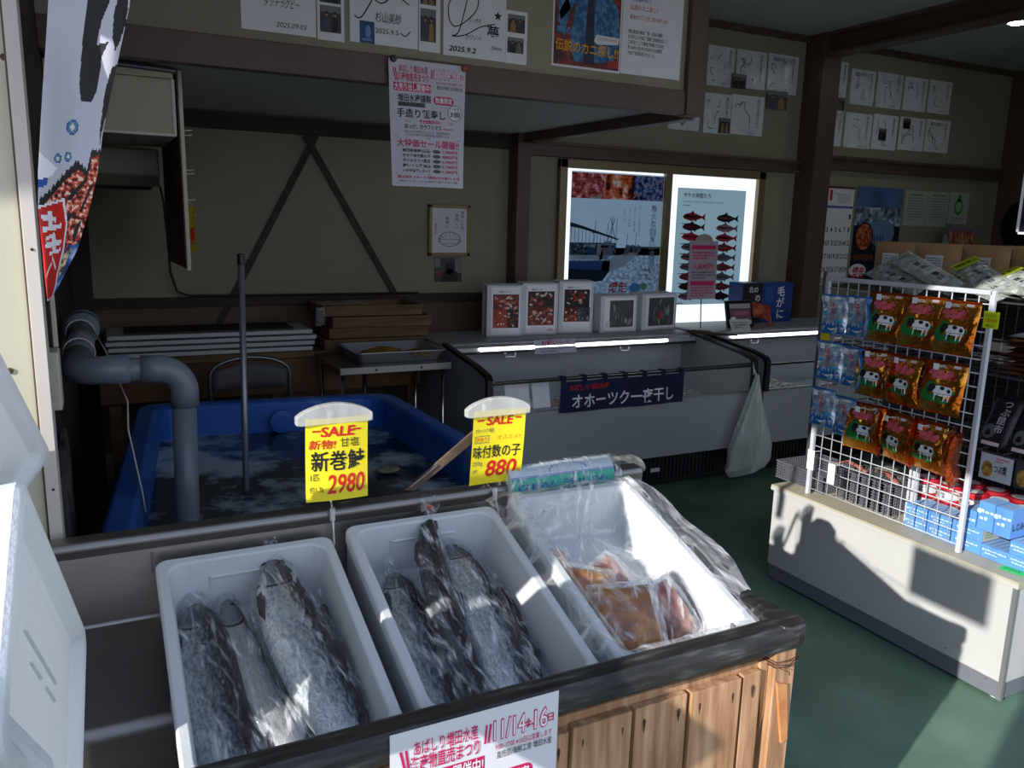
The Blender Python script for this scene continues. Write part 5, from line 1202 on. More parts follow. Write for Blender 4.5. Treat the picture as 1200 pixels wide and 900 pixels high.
def chart_fish(x, y, l, m, m2):
    c.poly([(x, y), (x+l*.10, y+l*.09), (x+l*.38, y+l*.15), (x+l*.62, y+l*.10), (x+l*.84, y+l*.03), (x+l, y+l*.14), (x+l*.96, y), (x+l, y-l*.13), (x+l*.84, y-l*.03), (x+l*.62, y-l*.10), (x+l*.35, y-l*.13), (x+l*.10, y-l*.07)], m, 2)
    c.poly([(x+l*.36, y+l*.14), (x+l*.42, y+l*.22), (x+l*.52, y+l*.13)], m, 2); c.poly([(x+l*.02, y), (x+l*.2, y+l*.06), (x+l*.6, y+l*.03), (x+l*.84, y), (x+l*.4, y-l*.03)], m2, 3); c.poly([(x+l*.5, y-l*.10), (x+l*.58, y-l*.17), (x+l*.62, y-l*.08)], m, 2)
for k in range(9):
    y = .69-.078*k
    chart_fish(.06, y, .23, fr_[[0, 1, 2, 3, 4, 3, 0, 1, 4][k]], fr_[[1, 0, 0, 4, 3, 4, 4, 0, 3][k]]); chart_fish(.40, y-.004, .23, fr_[[1, 4, 2, 0, 3, 0, 3, 0, 1][k]], fr_[[4, 3, 1, 4, 4, 3, 4, 4, 0][k]]); c.rect(.05, y-.055, .07, .006, fr_[3], 2)
c.text('北海道', .50, .02, .016, dk, 2)
c.place((4.035, WY-.022, .995)); tag(c.build('salmon_chart'), 'pale blue chart with rows of red and grey salmon, on the right lit window', 'poster')
# paper strips stuck on the lower panes catch the light
# ================================================================== CARDS, POSTERS AND CALENDAR ON THE WALLS
FY = 3.418
def scrawl(c, x, y, w, h, n=6, t=.004, m=None, rr=None):
    rr = rr or R
    for i in range(n):
        p = [(x+w*rr.random(), y+h*rr.random())]; a = rr.uniform(0, 6.28)
        for k in range(rr.randint(5, 10)):
            a += rr.uniform(-.9, 1.1); q = (p[-1][0]+math.cos(a)*w*.10, p[-1][1]+math.sin(a)*h*.10)
            p.append((min(max(q[0], x), x+w), min(max(q[1], y), y+h)))
        c.stroke(p, t, m or ink, 2)
def curve(c, pts, t, m=None, n=24):
    c.stroke([tuple(spline(pts, i/n)) for i in range(n+1)], t, m or ink, 2)
def small_photo(c, x, y, w, h, seed, tone='people'):
    rr = random.Random(seed); c.rect(x, y, w, h, M('print_shadow', '2c2c2e', .4), 1)
    c.rect(x, y+h*.75, w, h*.25, M('print_grey', '6c6c6a', .4), 2); c.rect(x, y, w, h*.12, M('print_mid', '4a4640', .4), 2)
    for k in range(2):
        px = x+w*(.3+.4*k); m = [ink, M('print_navy', '2c3448', .4), M('print_ochre', '8a6c3c', .4), M('print_sage', '5c6450', .4)][rr.randint(0, 3)]
        c.poly([(px-w*.16, y+h*.02), (px+w*.16, y+h*.02), (px+w*.14, y+h*.5), (px, y+h*.6), (px-w*.14, y+h*.5)], m, 3); c.ell(px, y+h*.68, w*.075, h*.09, M('print_skin', '9a7058', .4), 4, 12); c.ell(px, y+h*.73, w*.075, h*.06, ink, 5, 12)
# four signed boards above the canopy beam
t = thing('autograph_board', 'white signature board dated 2025.09.03, first above the canopy beam', 'signed board', (.7, FY, 2.31), 'signature boards above the canopy beam')
c = Card(.285, .27, paper); c.text('タッチラグビー', .085, .095, .038, ink, w=.135, bold=.0, shear=.2); curve(c, [(.06, .14), (.075, .12), (.09, .125), (.085, .15), (.06, .16)], .004); curve(c, [(.02, .25), (.1, .2), (.18, .24), (.26, .2)], .005); c.text('2025.09.03', .13, .022, .026, ink, w=.115, shear=.2)
c.place((.545, FY, 2.305)); c.build('card', t)
c = Card(.108, .24, paper); small_photo(c, .01, .03, .085, .10, 1); small_photo(c, .01, .14, .085, .09, 2); c.place((.836, FY, 2.30)); c.build('photo_strip', t)
t = thing('autograph_board', 'white signature board dated 2025.9.5 with a small blue photo, second above the beam', 'signed board', (1.1, FY, 2.31), 'signature boards above the canopy beam')
c = Card(.29, .27, paper); curve(c, [(.02, .10), (.05, .10), (.11, .20), (.13, .25), (.10, .24), (.09, .19), (.13, .16), (.17, .19), (.16, .23), (.20, .20), (.25, .17)], .005, n=40); c.text('杉山美紗', .105, .09, .045, ink, w=.11, shear=.1); c.text('2025.9.5', .105, .045, .028, ink, w=.10); curve(c, [(.215, .055), (.235, .045), (.255, .065)], .004)
c.rect(.04, .0, .062, .085, M('print_deep_blue', '123a6c', .4), 2); c.ell(.075, .045, .012, .025, M('print_glow', '5c8ab8', .4), 3); c.rect(.05, .01, .04, .008, M('print_glow', '', .4), 3)
c.place((.967, FY, 2.307)); c.build('card', t)
c = Card(.095, .22, paper); small_photo(c, .006, .04, .07, .13, 4); small_photo(c, .006, .185, .07, .035, 5); c.place((1.262, FY, 2.303)); c.build('photo_strip', t)
t = thing('autograph_board', 'white signature board with a star flourish dated 2025.9.2, third above the beam', 'signed board', (1.5, FY, 2.31), 'signature boards above the canopy beam')
c = Card(.295, .27, paper); curve(c, [(.10, .26), (.03, .22), (.025, .15), (.06, .12), (.14, .18), (.16, .24), (.12, .27), (.10, .20), (.07, .10), (.04, .08), (.10, .09), (.17, .13), (.24, .15)], .0045, n=50)
c.text('カワノベ', .10, .075, .024, ink, w=.075, shear=.2); c.text('タンポポ', .115, .145, .022, ink, w=.06); c.text('夢', .205, .09, .062, ink, bold=.03); c.text('2025.9.2', .025, .02, .03, ink, bold=.02, w=.125, shear=.2); c.text('Dahaha', .225, .045, .022, ink, w=.05, shear=.1)
c.poly([(.255+.02*math.cos(PI/2+k*PI/5)*(1 if k % 2 == 0 else .45), .185+.02*math.sin(PI/2+k*PI/5)*(1 if k % 2 == 0 else .45)) for k in range(10)], ink, 2)
c.place((1.372, FY, 2.30)); c.build('card', t)
c = Card(.105, .22, paper); small_photo(c, .008, .045, .08, .065, 6); small_photo(c, .008, .13, .085, .075, 7); c.place((1.668, FY, 2.298)); c.build('photo_strip', t)
# poster of a person in a denim jacket, and a text sheet beside it
t = thing('event_poster', 'poster of a person in a blue denim jacket with yellow lettering, above the beam', 'poster', (2.08, FY, 2.31))
c = Card(.372, .42, paper); c.rect(.008, .01, .356, .40, M('poster_maroon', '6a2418', .5, stops=[(.4, '3a1410'), (.6, '8a3020')], scale=18), 1)
dn = M('denim', '3a6a98', .7, stops=[(.4, '2a5480'), (.6, '5484ac')], scale=40)
c.poly([(.06, .13), (.09, .26), (.07, .30), (.03, .23), (.02, .20), (.05, .17)], dn, 2); c.poly([(.09, .10), (.13, .34), (.19, .40), (.26, .40), (.30, .33), (.35, .28), (.362, .14), (.33, .04), (.12, .03)], dn, 2); c.poly([(.04, .20), (.02, .28), (.06, .36), (.10, .34), (.12, .28)], dn, 2)
c.poly([(.165, .02), (.185, .36), (.215, .36), (.225, .02)], M('shirt_dark', '2a2a38', .6), 3); c.poly([(.175, .36), (.20, .42), (.225, .36), (.20, .31)], M('print_skin', '', .5), 3); c.ell(.075, .385, .022, .022, MATS['print_skin'], 4); c.ell(.31, .37, .03, .025, MATS['print_skin'], 4)
for x in (.15, .25, .29): c.stroke([(x, .08), (x+.005, .34)], .002, M('denim_seam', '1c3c60', .7), 3)
c.text('伝説のカニ探し!!', .015, .075, .055, ink_gold, 6, bold=.015, w=.34, rot=-.03); c.text('神話の海', .02, .145, .038, M('print_cyan', '4a9ac8', .5), 5, bold=.02, w=.10); c.poly([(.22, .13), (.24, .115), (.355, .125), (.36, .155), (.235, .158)], paper, 5); c.text('カニに取り憑かれた男が来た!', .236, .137, .013, ink_r, 6, w=.115); c.rect(.30, .02, .06, .03, M('print_a02c1c', '', .5), 5)
c.place((1.902, FY, 2.312), (1, 0, 0)); c.build('print', t)
c = Card(.352, .42, paper); c.text('国民的俳優の吉沢 亮が', .04, .37, .028, ink_b, w=.20); c.text('北海道網走で', .04, .33, .030, ink_b, w=.12); c.text('伝説のカニ探し!!', .04, .29, .028, M('ink_orange', 'c8642c', .6), w=.16); c.text('最強のカニと信じ者の味とは!?', .04, .25, .022, MATS['ink_orange'], w=.22)
for k, s_ in enumerate(('現在放送の映画「港」企画の撮影', '吉沢亮さんが当店「海鮮工房増田水産」に', 'ご来店!!ここで番組が始動され2025', '年10月1日(水)32日から5週間', 'VODで全国放送されました。')): c.text(s_, .035, .185-.024*k, .020, ink, w=[.20, .23, .21, .20, .16][k])
c.place((2.277, FY, 2.316)); tag(c.build('text_sheet'), 'white sheet with blue, orange and black print beside the denim jacket poster', 'notice')
# the same festival notice hangs from the beam by two magnets
t = thing('hanging_notice', 'white and magenta festival notice hanging from the canopy beam by two round magnets', 'notice', (1.28, 3.39, 1.75))
warp = lambda x, y, z: (x+.018*(1-y/.51)*(.5-x/.345)*2*.6, y, z+.02*math.sin(PI*x/.345)*(1-y/.51)+.012*(1-y/.51)**2)
c = Card(.345, .51, M('paper_lilac', 'c8c6d0', .7), .0008, warp=warp, nu=16, nv=16, eps=.0006); W = .335; c0 = .003
k_n = len(c.v); festival_header(c, c0, .508, W)
T_ = lambda s_, x, y, z, m, w, b_=0, k=3: c.text(s_, c0+W*x, .508-W*y, W*z, m, k, w=W*w, bold=b_)
c.rect(c0+W*.10, .508-W*.555, W*.36, W*.062, ink_g, 1); T_('ばあちゃんの一', .11, .545, .055, ink, .33, .01)
T_('手造り飯寿し', .08, .70, .135, ink, .66, .016, 3)
c.outline(c0+W*.20, .508-W*.775, W*.64, W*.035, W*.006, ink_p, 1); T_('予約受付中!!', .37, .78, .055, ink_p, .30, .02)
T_('ほっけ、カラフトマス', .18, .865, .078, ink, .50, .02); T_('各800円', .71, .86, .035, ink_p, .14)
T_('昔ながらの製法でじっくり、保存料無添加', .18, .925, .04, ink_g, .62); T_('こだわり抜いた本格手造り飯寿しです', .18, .97, .04, ink_g, .62)
for yy in (1.0, 1.525): c.rect(c0+W*.04, .508-W*yy, W*.92, W*.006, ink, 1)
T_('大特価セール開催!!', .07, 1.125, .125, ink_p, .87, .02); 
for k, (nm, pr_) in enumerate((('無冠新巻鮭(山漬)', '2,980円'), ('ホタテ味付数の子', '880円'), ('ボイルタラバ蟹足', '6,980円'), ('鮭いくら醤油漬', '3,780円'), ('いか沖漬干しホッケ', '1,280円'))):
    T_(nm, .14, 1.205+.073*k, .055, ink, .38, .015); c.ell(c0+W*.61, .508-W*(1.185+.073*k), W*.06, W*.028, ink_g, 2, 10); T_(pr_, .69, 1.205+.073*k, .058, ink_p, .23, .02)
c.rect(c0+W*.06, .508-W*1.60, W*.90, W*.06, M('pink_band', 'd88aa8', .6), 1); T_('東京直産 オホーツクの恵みをお届けします', .08, 1.59, .045, ink_p, .86, .015); T_('#新巻サケ #カニ #いか #数の子 #筋子 #ほたて #鮭', .08, 1.645, .035, ink_g, .84)
yk = .508-W*.5
c.v = c.v[:k_n]+[(x, yk-(yk-y)*.84 if y < yk else y, z) for x, y, z in c.v[k_n:]]
c.place((1.115, 3.378, 1.744), (1, 0, 0)); c.build('sheet', t)
for x, z, m, lab in ((1.135, 2.252, black_pl, 'black round magnet'), (1.452, 2.244, M('magnet_red', 'a02820', .4), 'red round magnet')):
    tag(MB().lathe([(.014, 0), (.014, .008), (.011, .012), (0.002, .0125)], m, 18, Matrix.Translation((x, 3.376, z)) @ Matrix.Rotation(PI/2, 4, 'X')).build('magnet', t, smooth=False), lab)
# signature boards on the back wall
def wall_card(x0, z1, x1, z0, seed, lab, photo=None, wrap=True, grp='signature boards high on the back wall'):
    rr = random.Random(seed); t = thing('autograph_board', lab, 'signed board', ((x0+x1)/2, WY-.01, z0), grp)
    w, h = x1-x0, z1-z0; c = Card(w, h, paper, .004); n = rr.randint(2, 3)
    scrawl(c, w*.12, h*.12, w*.45, h*.7, 4, .006, ink if seed % 3 else ink_g, rr)
    c.vtext('増田水産さんへ江'[:rr.randint(5, 7)], w*.78, h*.95, h*.11, ink, step=1.0)
    if seed % 2: c.text('2025.9.'+str(seed % 9+1), w*.55, h*.04, h*.07, ink)
    if seed % 4 == 0: c.text('増田水産さん', w*.15, h*.82, h*.12, ink, bold=.01, w=w*.6)
    c.place((x0, WY-.006, z0)); c.build('card', t)
    if wrap:
        b = MB().grid(lambda u, v: (x0-.006+(w+.012)*u, WY-.013-.004*mn.noise((u*3+seed, v*4, 1)), z0-.006+(h+.012)*v), 10, 10, film_wall); b.build('film_sleeve', t, smooth=True)
    if photo:
        a, b_, a2, b2 = photo; c = Card(a2-a, b2-b_, ink); small_photo(c, 0, 0, a2-a, b2-b_, seed); c.place((a, WY-.016, b_)); c.build('photo', t)
film_wall = film('wall_film', 'e0e8e8', .08, .45, 5, (1.5, 1, .8), .15, .6)
top3 = [(4.253, 2.974, 4.517, 2.683, 1, 'signature board on the back wall, top row, beside the canopy post', None), (4.54, 2.975, 4.844, 2.694, 2, 'signature board on the back wall with a small dark photo at its lower left corner', (4.49, 2.68, 4.64, 2.79)), (4.865, 2.98, 5.188, 2.685, 4, 'signature board with bold writing and a group photo below, left of the back post', (4.87, 2.557, 5.09, 2.70)),
        (4.251, 2.627, 4.518, 2.33, 5, 'signature board in glossy film, second row, with a photo in its corner', (4.40, 2.335, 4.51, 2.45)), (4.522, 2.639, 4.856, 2.34, 7, 'signature board in the second row nearest the back post, left side', None), (3.914, 2.462, 4.21, 2.334, 9, 'signature board half hidden behind the canopy corner', None)]
for a in top3: wall_card(*a)
rows = [(5.523, 2.999, 5.765, 2.716), (5.79, 2.959, 6.106, 2.675), (6.112, 2.964, 6.455, 2.675), (6.461, 2.963, 6.785, 2.679), (6.789, 2.966, 7.116, 2.683), (5.538, 2.607, 5.762, 2.317), (5.771, 2.605, 6.12, 2.317), (6.115, 2.618, 6.449, 2.323), (6.453, 2.623, 6.813, 2.337), (6.806, 2.629, 7.159, 2.342)]
labs = ['upper row, against the right of the back post, red photo below', 'upper row, second from the back post, glossy film', 'upper row, third from the back post', 'upper row, fourth from the post, bold heading', 'upper row, farthest from the post', 'lower row, against the right of the back post', 'lower row, second from the post, slanted writing and blue corner', 'lower row, third from the post, two small photos', 'lower row, fourth from the post, photo at its top corner', 'lower row, farthest from the post']
ph = {0: (5.52, 2.61, 5.74, 2.71), 6: None, 7: (6.20, 2.40, 6.29, 2.50), 8: (6.50, 2.52, 6.59, 2.61)}
for k, (r_, l_) in enumerate(zip(rows, labs)): wall_card(r_[0]+.012, r_[1], r_[2]-.012, r_[3], 11+k, 'signature board, '+l_, ph.get(k), wrap=k in (0, 1, 2, 5, 6))
# calendar
t = thing('wall_calendar', 'white November calendar with big dark numbers right of the back post', 'calendar', (5.75, WY, 1.14))
c = Card(.38, .84, paper, .006); c.rect(0, .832, .38, .012, ink_r, 1); c.text('11', .02, .735, .115, ink_r, bold=.06, w=.085); c.text('NOV', .14, .78, .022, ink_g); c.text('2025', .03, .715, .016, ink_g)
for i in range(5):
    for j in range(6): c.rect(.19+.026*j, .78-.017*i, .013, .008, ink_g, 1)
for j, w2 in enumerate('日月火水木金土'): c.rect(.008+.053*j, .665, .05, .022, [ink_r, ink_b, ink_b, ink_b, ink_b, ink_b, ink_b][j], 1); c.text(w2, .02+.053*j, .668, .017, paper, 3)
d_ = 2
for r_ in range(5):
    for j in range(7):
        if r_ == 0 and j < 6: continue
        n_ = 1 if r_ == 0 else d_
        if r_ > 0: d_ += 1
        c.text(str(n_), .033+.053*j, .575-.115*r_, .062, ink_r if j == 0 else ink, 3, bold=.012, al='c', w=.018 if n_ == 1 else (.026 if n_ < 10 else .042))
c.rect(0, .0, .38, .07, M('cal_grey', 'b4b4b8', .6), 1); c.lines(.03, .045, .3, 2, .022, .012, ink_g, 2)
c.place((5.60, WY-.008, 1.135)); c.build('month_sheet', t)
tag(MB().box((5.60, WY-.02, 1.972), (5.98, WY, 1.985), gunmetal).build('binding', t), 'metal binding strip')
# crab poster
c = Card(.60, .84, M('poster_navy', '151c34', .5), .002); c.rect(0, .64, .60, .20, M('poster_dusk', '3c5a84', .5, col2='5470a0', scale=4), 1); c.rect(0, .50, .60, .16, M('poster_ice', '8a98a8', .5, stops=[(.4, '3c4858'), (.55, '8c9cb0'), (.65, 'c8d0dc')], scale=14), 2)
c.ell(.36, .44, .17, .12, M('poster_ice_blue', '6a84a8', .5), 3, 20); c.ell(.14, .40, .12, .13, ink, 3, 20); c.ell(.14, .40, .105, .115, M('poster_crab_orange', 'a8542c', .5, stops=[(.4, '7a2c1a'), (.6, 'c87040')], scale=30), 4, 20)
for k in range(4): c.rect(.27+.035*k, .28, .02, .14, M('print_bluegrey', '3c4c64', .5), 4)
for k in range(5): c.ell(.45+.02*k, .27+.02*(k % 2), .05, .018, M('poster_fish_brown', '6a5030', .5), 5, 12, .5); c.ell(.06+.05*k, .22, .03, .03, M('poster_crab_dark', '6a3a24', .5), 4, 12)
c.text('網走', .04, .04, .11, ink_r, 5, bold=.05, w=.15); c.ell(.10, .10, .11, .06, paper, 3, 18); c.text('オホーツクの幸', .26, .06, .04, paper, 5, w=.25)
c.place((6.02, WY-.004, 1.16)); tag(c.build('crab_poster'), 'dark blue poster with drift ice and an orange crab, beside the calendar', 'poster')
for k, (x0, z1, x1, z0, lab) in enumerate(((6.655, 1.988, 6.96, 1.672, 'pale notice sheet next to the crab poster'), (6.965, 1.992, 7.26, 1.67, 'pale notice sheet, middle of the three'), (7.275, 1.996, 7.56, 1.70, 'pale notice sheet with a green emblem, last of the three'))):
    c = Card(x1-x0, z1-z0, M('paper_dull', 'a9b0a4', .7))
    if k < 2: c.rect(.05, z1-z0-.04, .2, .01, ink_gr, 1); c.lines(.03, z1-z0-.07, x1-x0-.07, 9, .024, .008, ink_g)
    else: c.ell(.14, .16, .065, .075, ink_gr, 1, 20); c.ell(.14, .24, .03, .04, ink_gr, 1, 16); c.ell(.14, .16, .045, .05, M('emblem_pale', '8cb08c', .6), 2, 16); c.lines(.06, .05, .16, 2, .02, .008, ink_g)
    c.place((x0, WY-.004, z0)); tag(c.build('notice_sheet'), lab, 'notice', 'pale notices right of the crab poster')
# ================================================================== SNACK COUNTER AT THE RIGHT
cw_ = M('counter_white', 'bdbdb9', .55, col2='b6b6b2', scale=3, bmp=.03); ck = M('counter_kick', '6c7076', .5); ctop = M('counter_top_beige', 'b4ae98', .5, col2='aca68f', scale=5)
t0 = thing('sales_counter', 'low white sales counter with grey kick band and beige top, carrying the snack grid', 'counter', (3.2, 2.05, 0))
MB().box((2.70, 1.50, .075), (3.72, 2.625, .43), cw_).build('body', t0, bevel=.004)
MB().box((2.706, 1.506, .012), (3.71, 2.62, .075), ck).build('kick_band', t0)
b = MB().box((2.694, 1.494, .43), (3.73, 2.635, .4555), ctop); b.box((2.6925, 1.4925, .432), (2.6945, 2.636, .446), cw_); b.build('worktop', t0, bevel=.003)
for y in (1.497,): MB().prism([(2.697, y), (2.712, y), (2.712, y+.015), (2.697, y+.015)], .012, .45, M('corner_steel', '9a9a9a', .4, .6)).build('corner_strip', t0)
for x in (2.74, 3.66):
    for y in (1.54, 2.58): MB().lathe([(.018, 0), (.018, .008), (.008, .01), (.008, .013)], white_pl, 14, Matrix.Translation((x, y, 0))).build('foot', t0)
for y, z in ((1.56, .065), (1.9, .05), (2.1, .1), (1.72, .1)): MB().lathe([(.0025, 0), (.0025, .002)], chrome, 8, Matrix.Translation((2.70 if z > .075 else 2.706, y, z)) @ Matrix.Rotation(-PI/2, 4, 'Y')).build('screw', t0)

# grid panel standing on the front edge
PX = 2.745; PY0, PY1, PZ0, PZ1 = 1.75, 2.468, .4565, 1.415
wt = M('grid_white', 'bcc0c4', .4)
t0 = thing('grid_panel', 'white wire grid panel on the counter edge hung with blue and amber snack bags', 'display grid', (PX, 2.1, PZ0))
b = MB()
for y in (PY0, PY1): b.box((PX-.009, y-.009, PZ0), (PX+.009, y+.009, PZ1), wt)
b.box((PX-.009, PY0, PZ1-.018), (PX+.009, PY1, PZ1), wt); b.build('frame', t0, bevel=.003)
b = MB()
nv_ = 14
for k in range(1, nv_): y = PY0+(PY1-PY0)*k/nv_; b.tube([(PX, y, PZ0+.03), (PX, y, PZ1-.01)], .0024, wt, 6)
nz_ = 19
for k in range(nz_): z = PZ0+.03+(PZ1-PZ0-.03)*k/nz_; b.tube([(PX-.004, PY0, z), (PX-.004, PY1, z)], .0024, wt, 6)
b.build('wire_mesh', t0, smooth=True)
b = MB().box((PX+.10, 2.02, .4565), (PX+.115, 2.06, .80), wt); b.build('rear_support', t0, bevel=.002)
b = MB().tube([(PX, 2.04, .79), (PX+.11, 2.04, .79)], .004, wt, 6); b.tube([(PX, PY1, .84), (PX-.02, PY1+.012, .84)], .004, wt, 6); b.build('brace', t0)
# empty hooks with white end tags
for k, (y, z) in enumerate(((2.415, .665), (2.300, .635))):
    t = thing('display_hook', ('empty wire hook with white tag, nearest the left upright of the grid', 'empty wire hook with white tag, second from the left upright')[k], 'hook', (PX, y, z))
    MB().tube([(PX, y, z), (PX-.05, y, z+.004), (PX-.058, y, z+.012)], .0022, wt, 6).build('wire', t)
    MB().box((PX-.062, y-.018, z-.075), (PX-.060, y+.018, z+.012), paper_w).build('white_tag', t)
for k, (y, z, m) in enumerate(((2.44, 1.165, paper_y),)):
    tag(MB().box((PX-.022, y-.022, z-.03), (PX-.020, y+.022, z+.02), m).build('price_tag'), 'small yellow price tag behind the blue bags at the left of the grid', 'tag')
c = Card(.055, .058, M('tag_lime', 'c8d81c', .5)); c.text('よりどり', .006, .040, .012, ink, w=.04); c.text('2袋', .008, .022, .016, ink_r, w=.018); c.text('500', .028, .022, .016, ink_r, w=.022); c.text('税込', .012, .006, .010, ink, w=.03)
c.placeM(Matrix.Translation((PX-.012, 1.768, 1.285)) @ Matrix.Rotation(-PI/2, 4, 'Z') @ Matrix.Rotation(PI/2, 4, 'X')); tag(c.build('price_tag'), 'lime yellow price tag on the right upright of the grid', 'tag')

# ---- snack bags: built at the origin facing -X, hung by the top
gold_m, nt, gb, L = newmat('amber_foil'); gb.inputs['Metallic'].default_value = .85; gb.inputs['Roughness'].default_value = .16
n1 = add_noise(nt, 7, 3); r1 = ramp(nt, n1.outputs[0], [(.35, lin('c05c14')), (.5, lin('e08a28')), (.65, lin('f0a848'))]); L.new(r1.outputs[0], gb.inputs['Base Color'])
n2 = add_noise(nt, 16, 3, rough=.4); bump(nt, gb, n2.outputs[0], .6, .03)
amber_d = M('amber_side', 'b8480c', .25, .8, bmp=.6, bscale=24, bdist=.02)
bl_foil = M('blue_foil', '2f7fd0', .3, .35, bmp=.4, bscale=20, bdist=.02); bl_clear = M('blue_window', 'a9bccc', .2, .4, stops=[(.38, '98b4cc'), (.5, 'c4d6e4'), (.6, 'e6eef6')], scale=34, bmp=.5, bscale=22, bdist=.02)
pinkp = M('print_pink', 'd8606c', .5); grn = M('print_leaf', '1f7a38', .5)
BT = Matrix(((0, 0, -1, 0), (-1, 0, 0, 0), (0, 1, 0, 0), (0, 0, 0, 1)))     # card x -> -Y, card y -> Z, out -> -X
def bag(name, lab, w, h, th, mat, mat2, draw, seed, grp):
    t = thing(name, lab, 'snack bag', (0, 0, 0), grp)
    def P(x, y, z=0, s_=1):
        u, v = x/w*2-1, y/h*2-1; e = max(0, (1-abs(u)**2.4)*(1-abs(min(1, v*1.02))**4))**.6
        cr = .006*mn.noise((u*2.2+seed, v*2.2, 3*s_))+.003*mn.noise((u*5+seed, v*5, s_))
        return (x-w/2+.004*mn.noise((seed, v*2, 0)), y-h, s_*(e*(th/2)+cr*(.3+e))+z+.01*math.sin(v*2+seed))
    b = MB().grid(lambda u, v: P(u*w, v*h), 22, 24, mat); b.grid(lambda u, v: P(u*w, v*h, 0, -1), 12, 14, mat2)
    b.grid(lambda u, v: P(u*w, h*(.955+.045*v), .001), 12, 1, mat2)
    c = Card(w, h, None, warp=lambda x, y, z: P(x, y, z), eps=.0012); draw(c)
    k = len(b.v); 
    b.v = [tuple(BT @ Vector(v)) for v in b.v]; pouch = b.build('pouch', t, smooth=True)
    c.placeM(BT); c.build('printed_design', t)
    hd = MB().box((-.052, -.010, -.026), (-.0505, .010, -.004), paper_w); hd.tube([(0, 0, -.015), (-.05, 0, -.012)], .002, wt, 6); hd.build('hook_tag', t)
    return t
def cow(c):
    w, h = c.w, c.h
    for k in range(9): a = R.random(); c.ell(w*(.16+.66*a), h*(.70+.10*R.random()), w*.085, h*.05, pinkp, 3, 8, R.uniform(-1, 1))
    c.text('つぶ貝', w*.22, h*.68, h*.15, pinkp, 4, bold=.05, w=w*.5); c.text('ビーフ', w*.62, h*.66, h*.08, pinkp, 4, bold=.05, w=w*.22)
    c.lines(w*.35, h*.88, w*.3, 1, .01, h*.03, paper)
    for x, y, rx, ry in ((.30, .52, .13, .08), (.18, .36, .10, .10), (.42, .30, .20, .07), (.80, .44, .06, .04), (.24, .28, .10, .05), (.66, .26, .10, .04)): c.ell(w*x, h*y, w*rx, h*ry, grn, 3, 8, R.uniform(-.6, .6))
    c.poly([(w*.34, h*.44), (w*.38, h*.52), (w*.50, h*.55), (w*.76, h*.54), (w*.80, h*.48), (w*.78, h*.38), (w*.62, h*.36), (w*.44, h*.37)], paper_w, 4)
    c.poly([(w*.24, h*.46), (w*.30, h*.56), (w*.40, h*.57), (w*.44, h*.50), (w*.38, h*.42), (w*.28, h*.41)], ink, 5); c.ell(w*.60, h*.51, w*.06, h*.035, ink, 5, 8); c.ell(w*.74, h*.47, w*.04, h*.04, ink, 5, 8)
    for x in (.44, .50, .66, .74): c.rect(w*x, h*.27, w*.025, h*.12, paper_w if x != .5 else ink, 5)
    c.rect(w*.36, h*.40, w*.44, h*.008, ink, 6)
    c.rect(w*.72, h*.90, w*.16, h*.05, M('tag_pinkish', 'd8c4c8', .6), 6)
def wave(c):
    w, h = c.w, c.h
    c.rect(.004, h*.02, w-.008, h*.20, bl_foil, 1, 4)
    for k in range(7): c.poly([(w*(.03+.13*k), h*.20), (w*(.10+.13*k), h*(.30+.03*(k % 2))), (w*(.17+.13*k), h*.20)], bl_foil, 2)
    c.rect(w*.05, h*.46, w*.22, h*.10, M('print_cyan2', '4aa8d8', .5), 2, 2); c.ell(w*.72, h*.34, w*.2, h*.05, MATS['print_cyan2'], 2, 10)
    for i, ch in enumerate('ほたて'): c.text(ch, w*.42, h*(.70-.16*i), h*.16, ink_r, 4, bold=.03)
    c.poly([(w*.1, h*.22), (w*.4, h*.14), (w*.8, h*.18), (w*.5, h*.10)], paper_w, 3)
    c.rect(w*.6, h*.89, w*.25, h*.07, paper_w, 3)
amb = bag('amber_snack_bag', 'amber foil bag with a cow print, top row nearest the blue bags', .168, .192, .030, gold_m, amber_d, cow, 3, 'amber foil snack bags on the grid')
amb2 = bag('amber_snack_bag', 'amber foil bag with a cow print, middle row next to the blue bags', .150, .190, .034, gold_m, amber_d, cow, 8, 'amber foil snack bags on the grid')
blu = bag('blue_snack_bag', 'blue and silver snack bag, top row at the left upright', .125, .165, .026, bl_clear, bl_foil, wave, 5, 'blue and silver snack bags on the grid')
P_ = [('top row, middle one of three', amb, 1.985, 1.375, .02), ('top row, nearest the lime price tag', amb, 1.848, 1.372, -.05), (None, amb2, 2.165, 1.15, .06), ('middle row, middle one of three', amb2, 2.015, 1.148, -.15), ('middle row, nearest the right upright', amb, 1.868, 1.150, .03),
      ('bottom row, nearest the blue bags', amb, 2.185, .928, .10), ('bottom row, middle one, turned aside', amb2, 2.025, .925, -.25), ('bottom row, nearest the right upright', amb2, 1.885, .925, -.12)]
amb.location = (PX-.040, 2.140, 1.375); amb.rotation_euler = (0, 0, .03)
for s_, src, y, z, rz in P_:
    if s_ is None: o = src
    else: o = dup(src, label='amber foil bag with a cow print, '+s_)
    o.location = (PX-.040-.012*(abs(rz) > .1), y, z); o.rotation_euler = (0, rad(-3 if z < 1 else 1), rz)
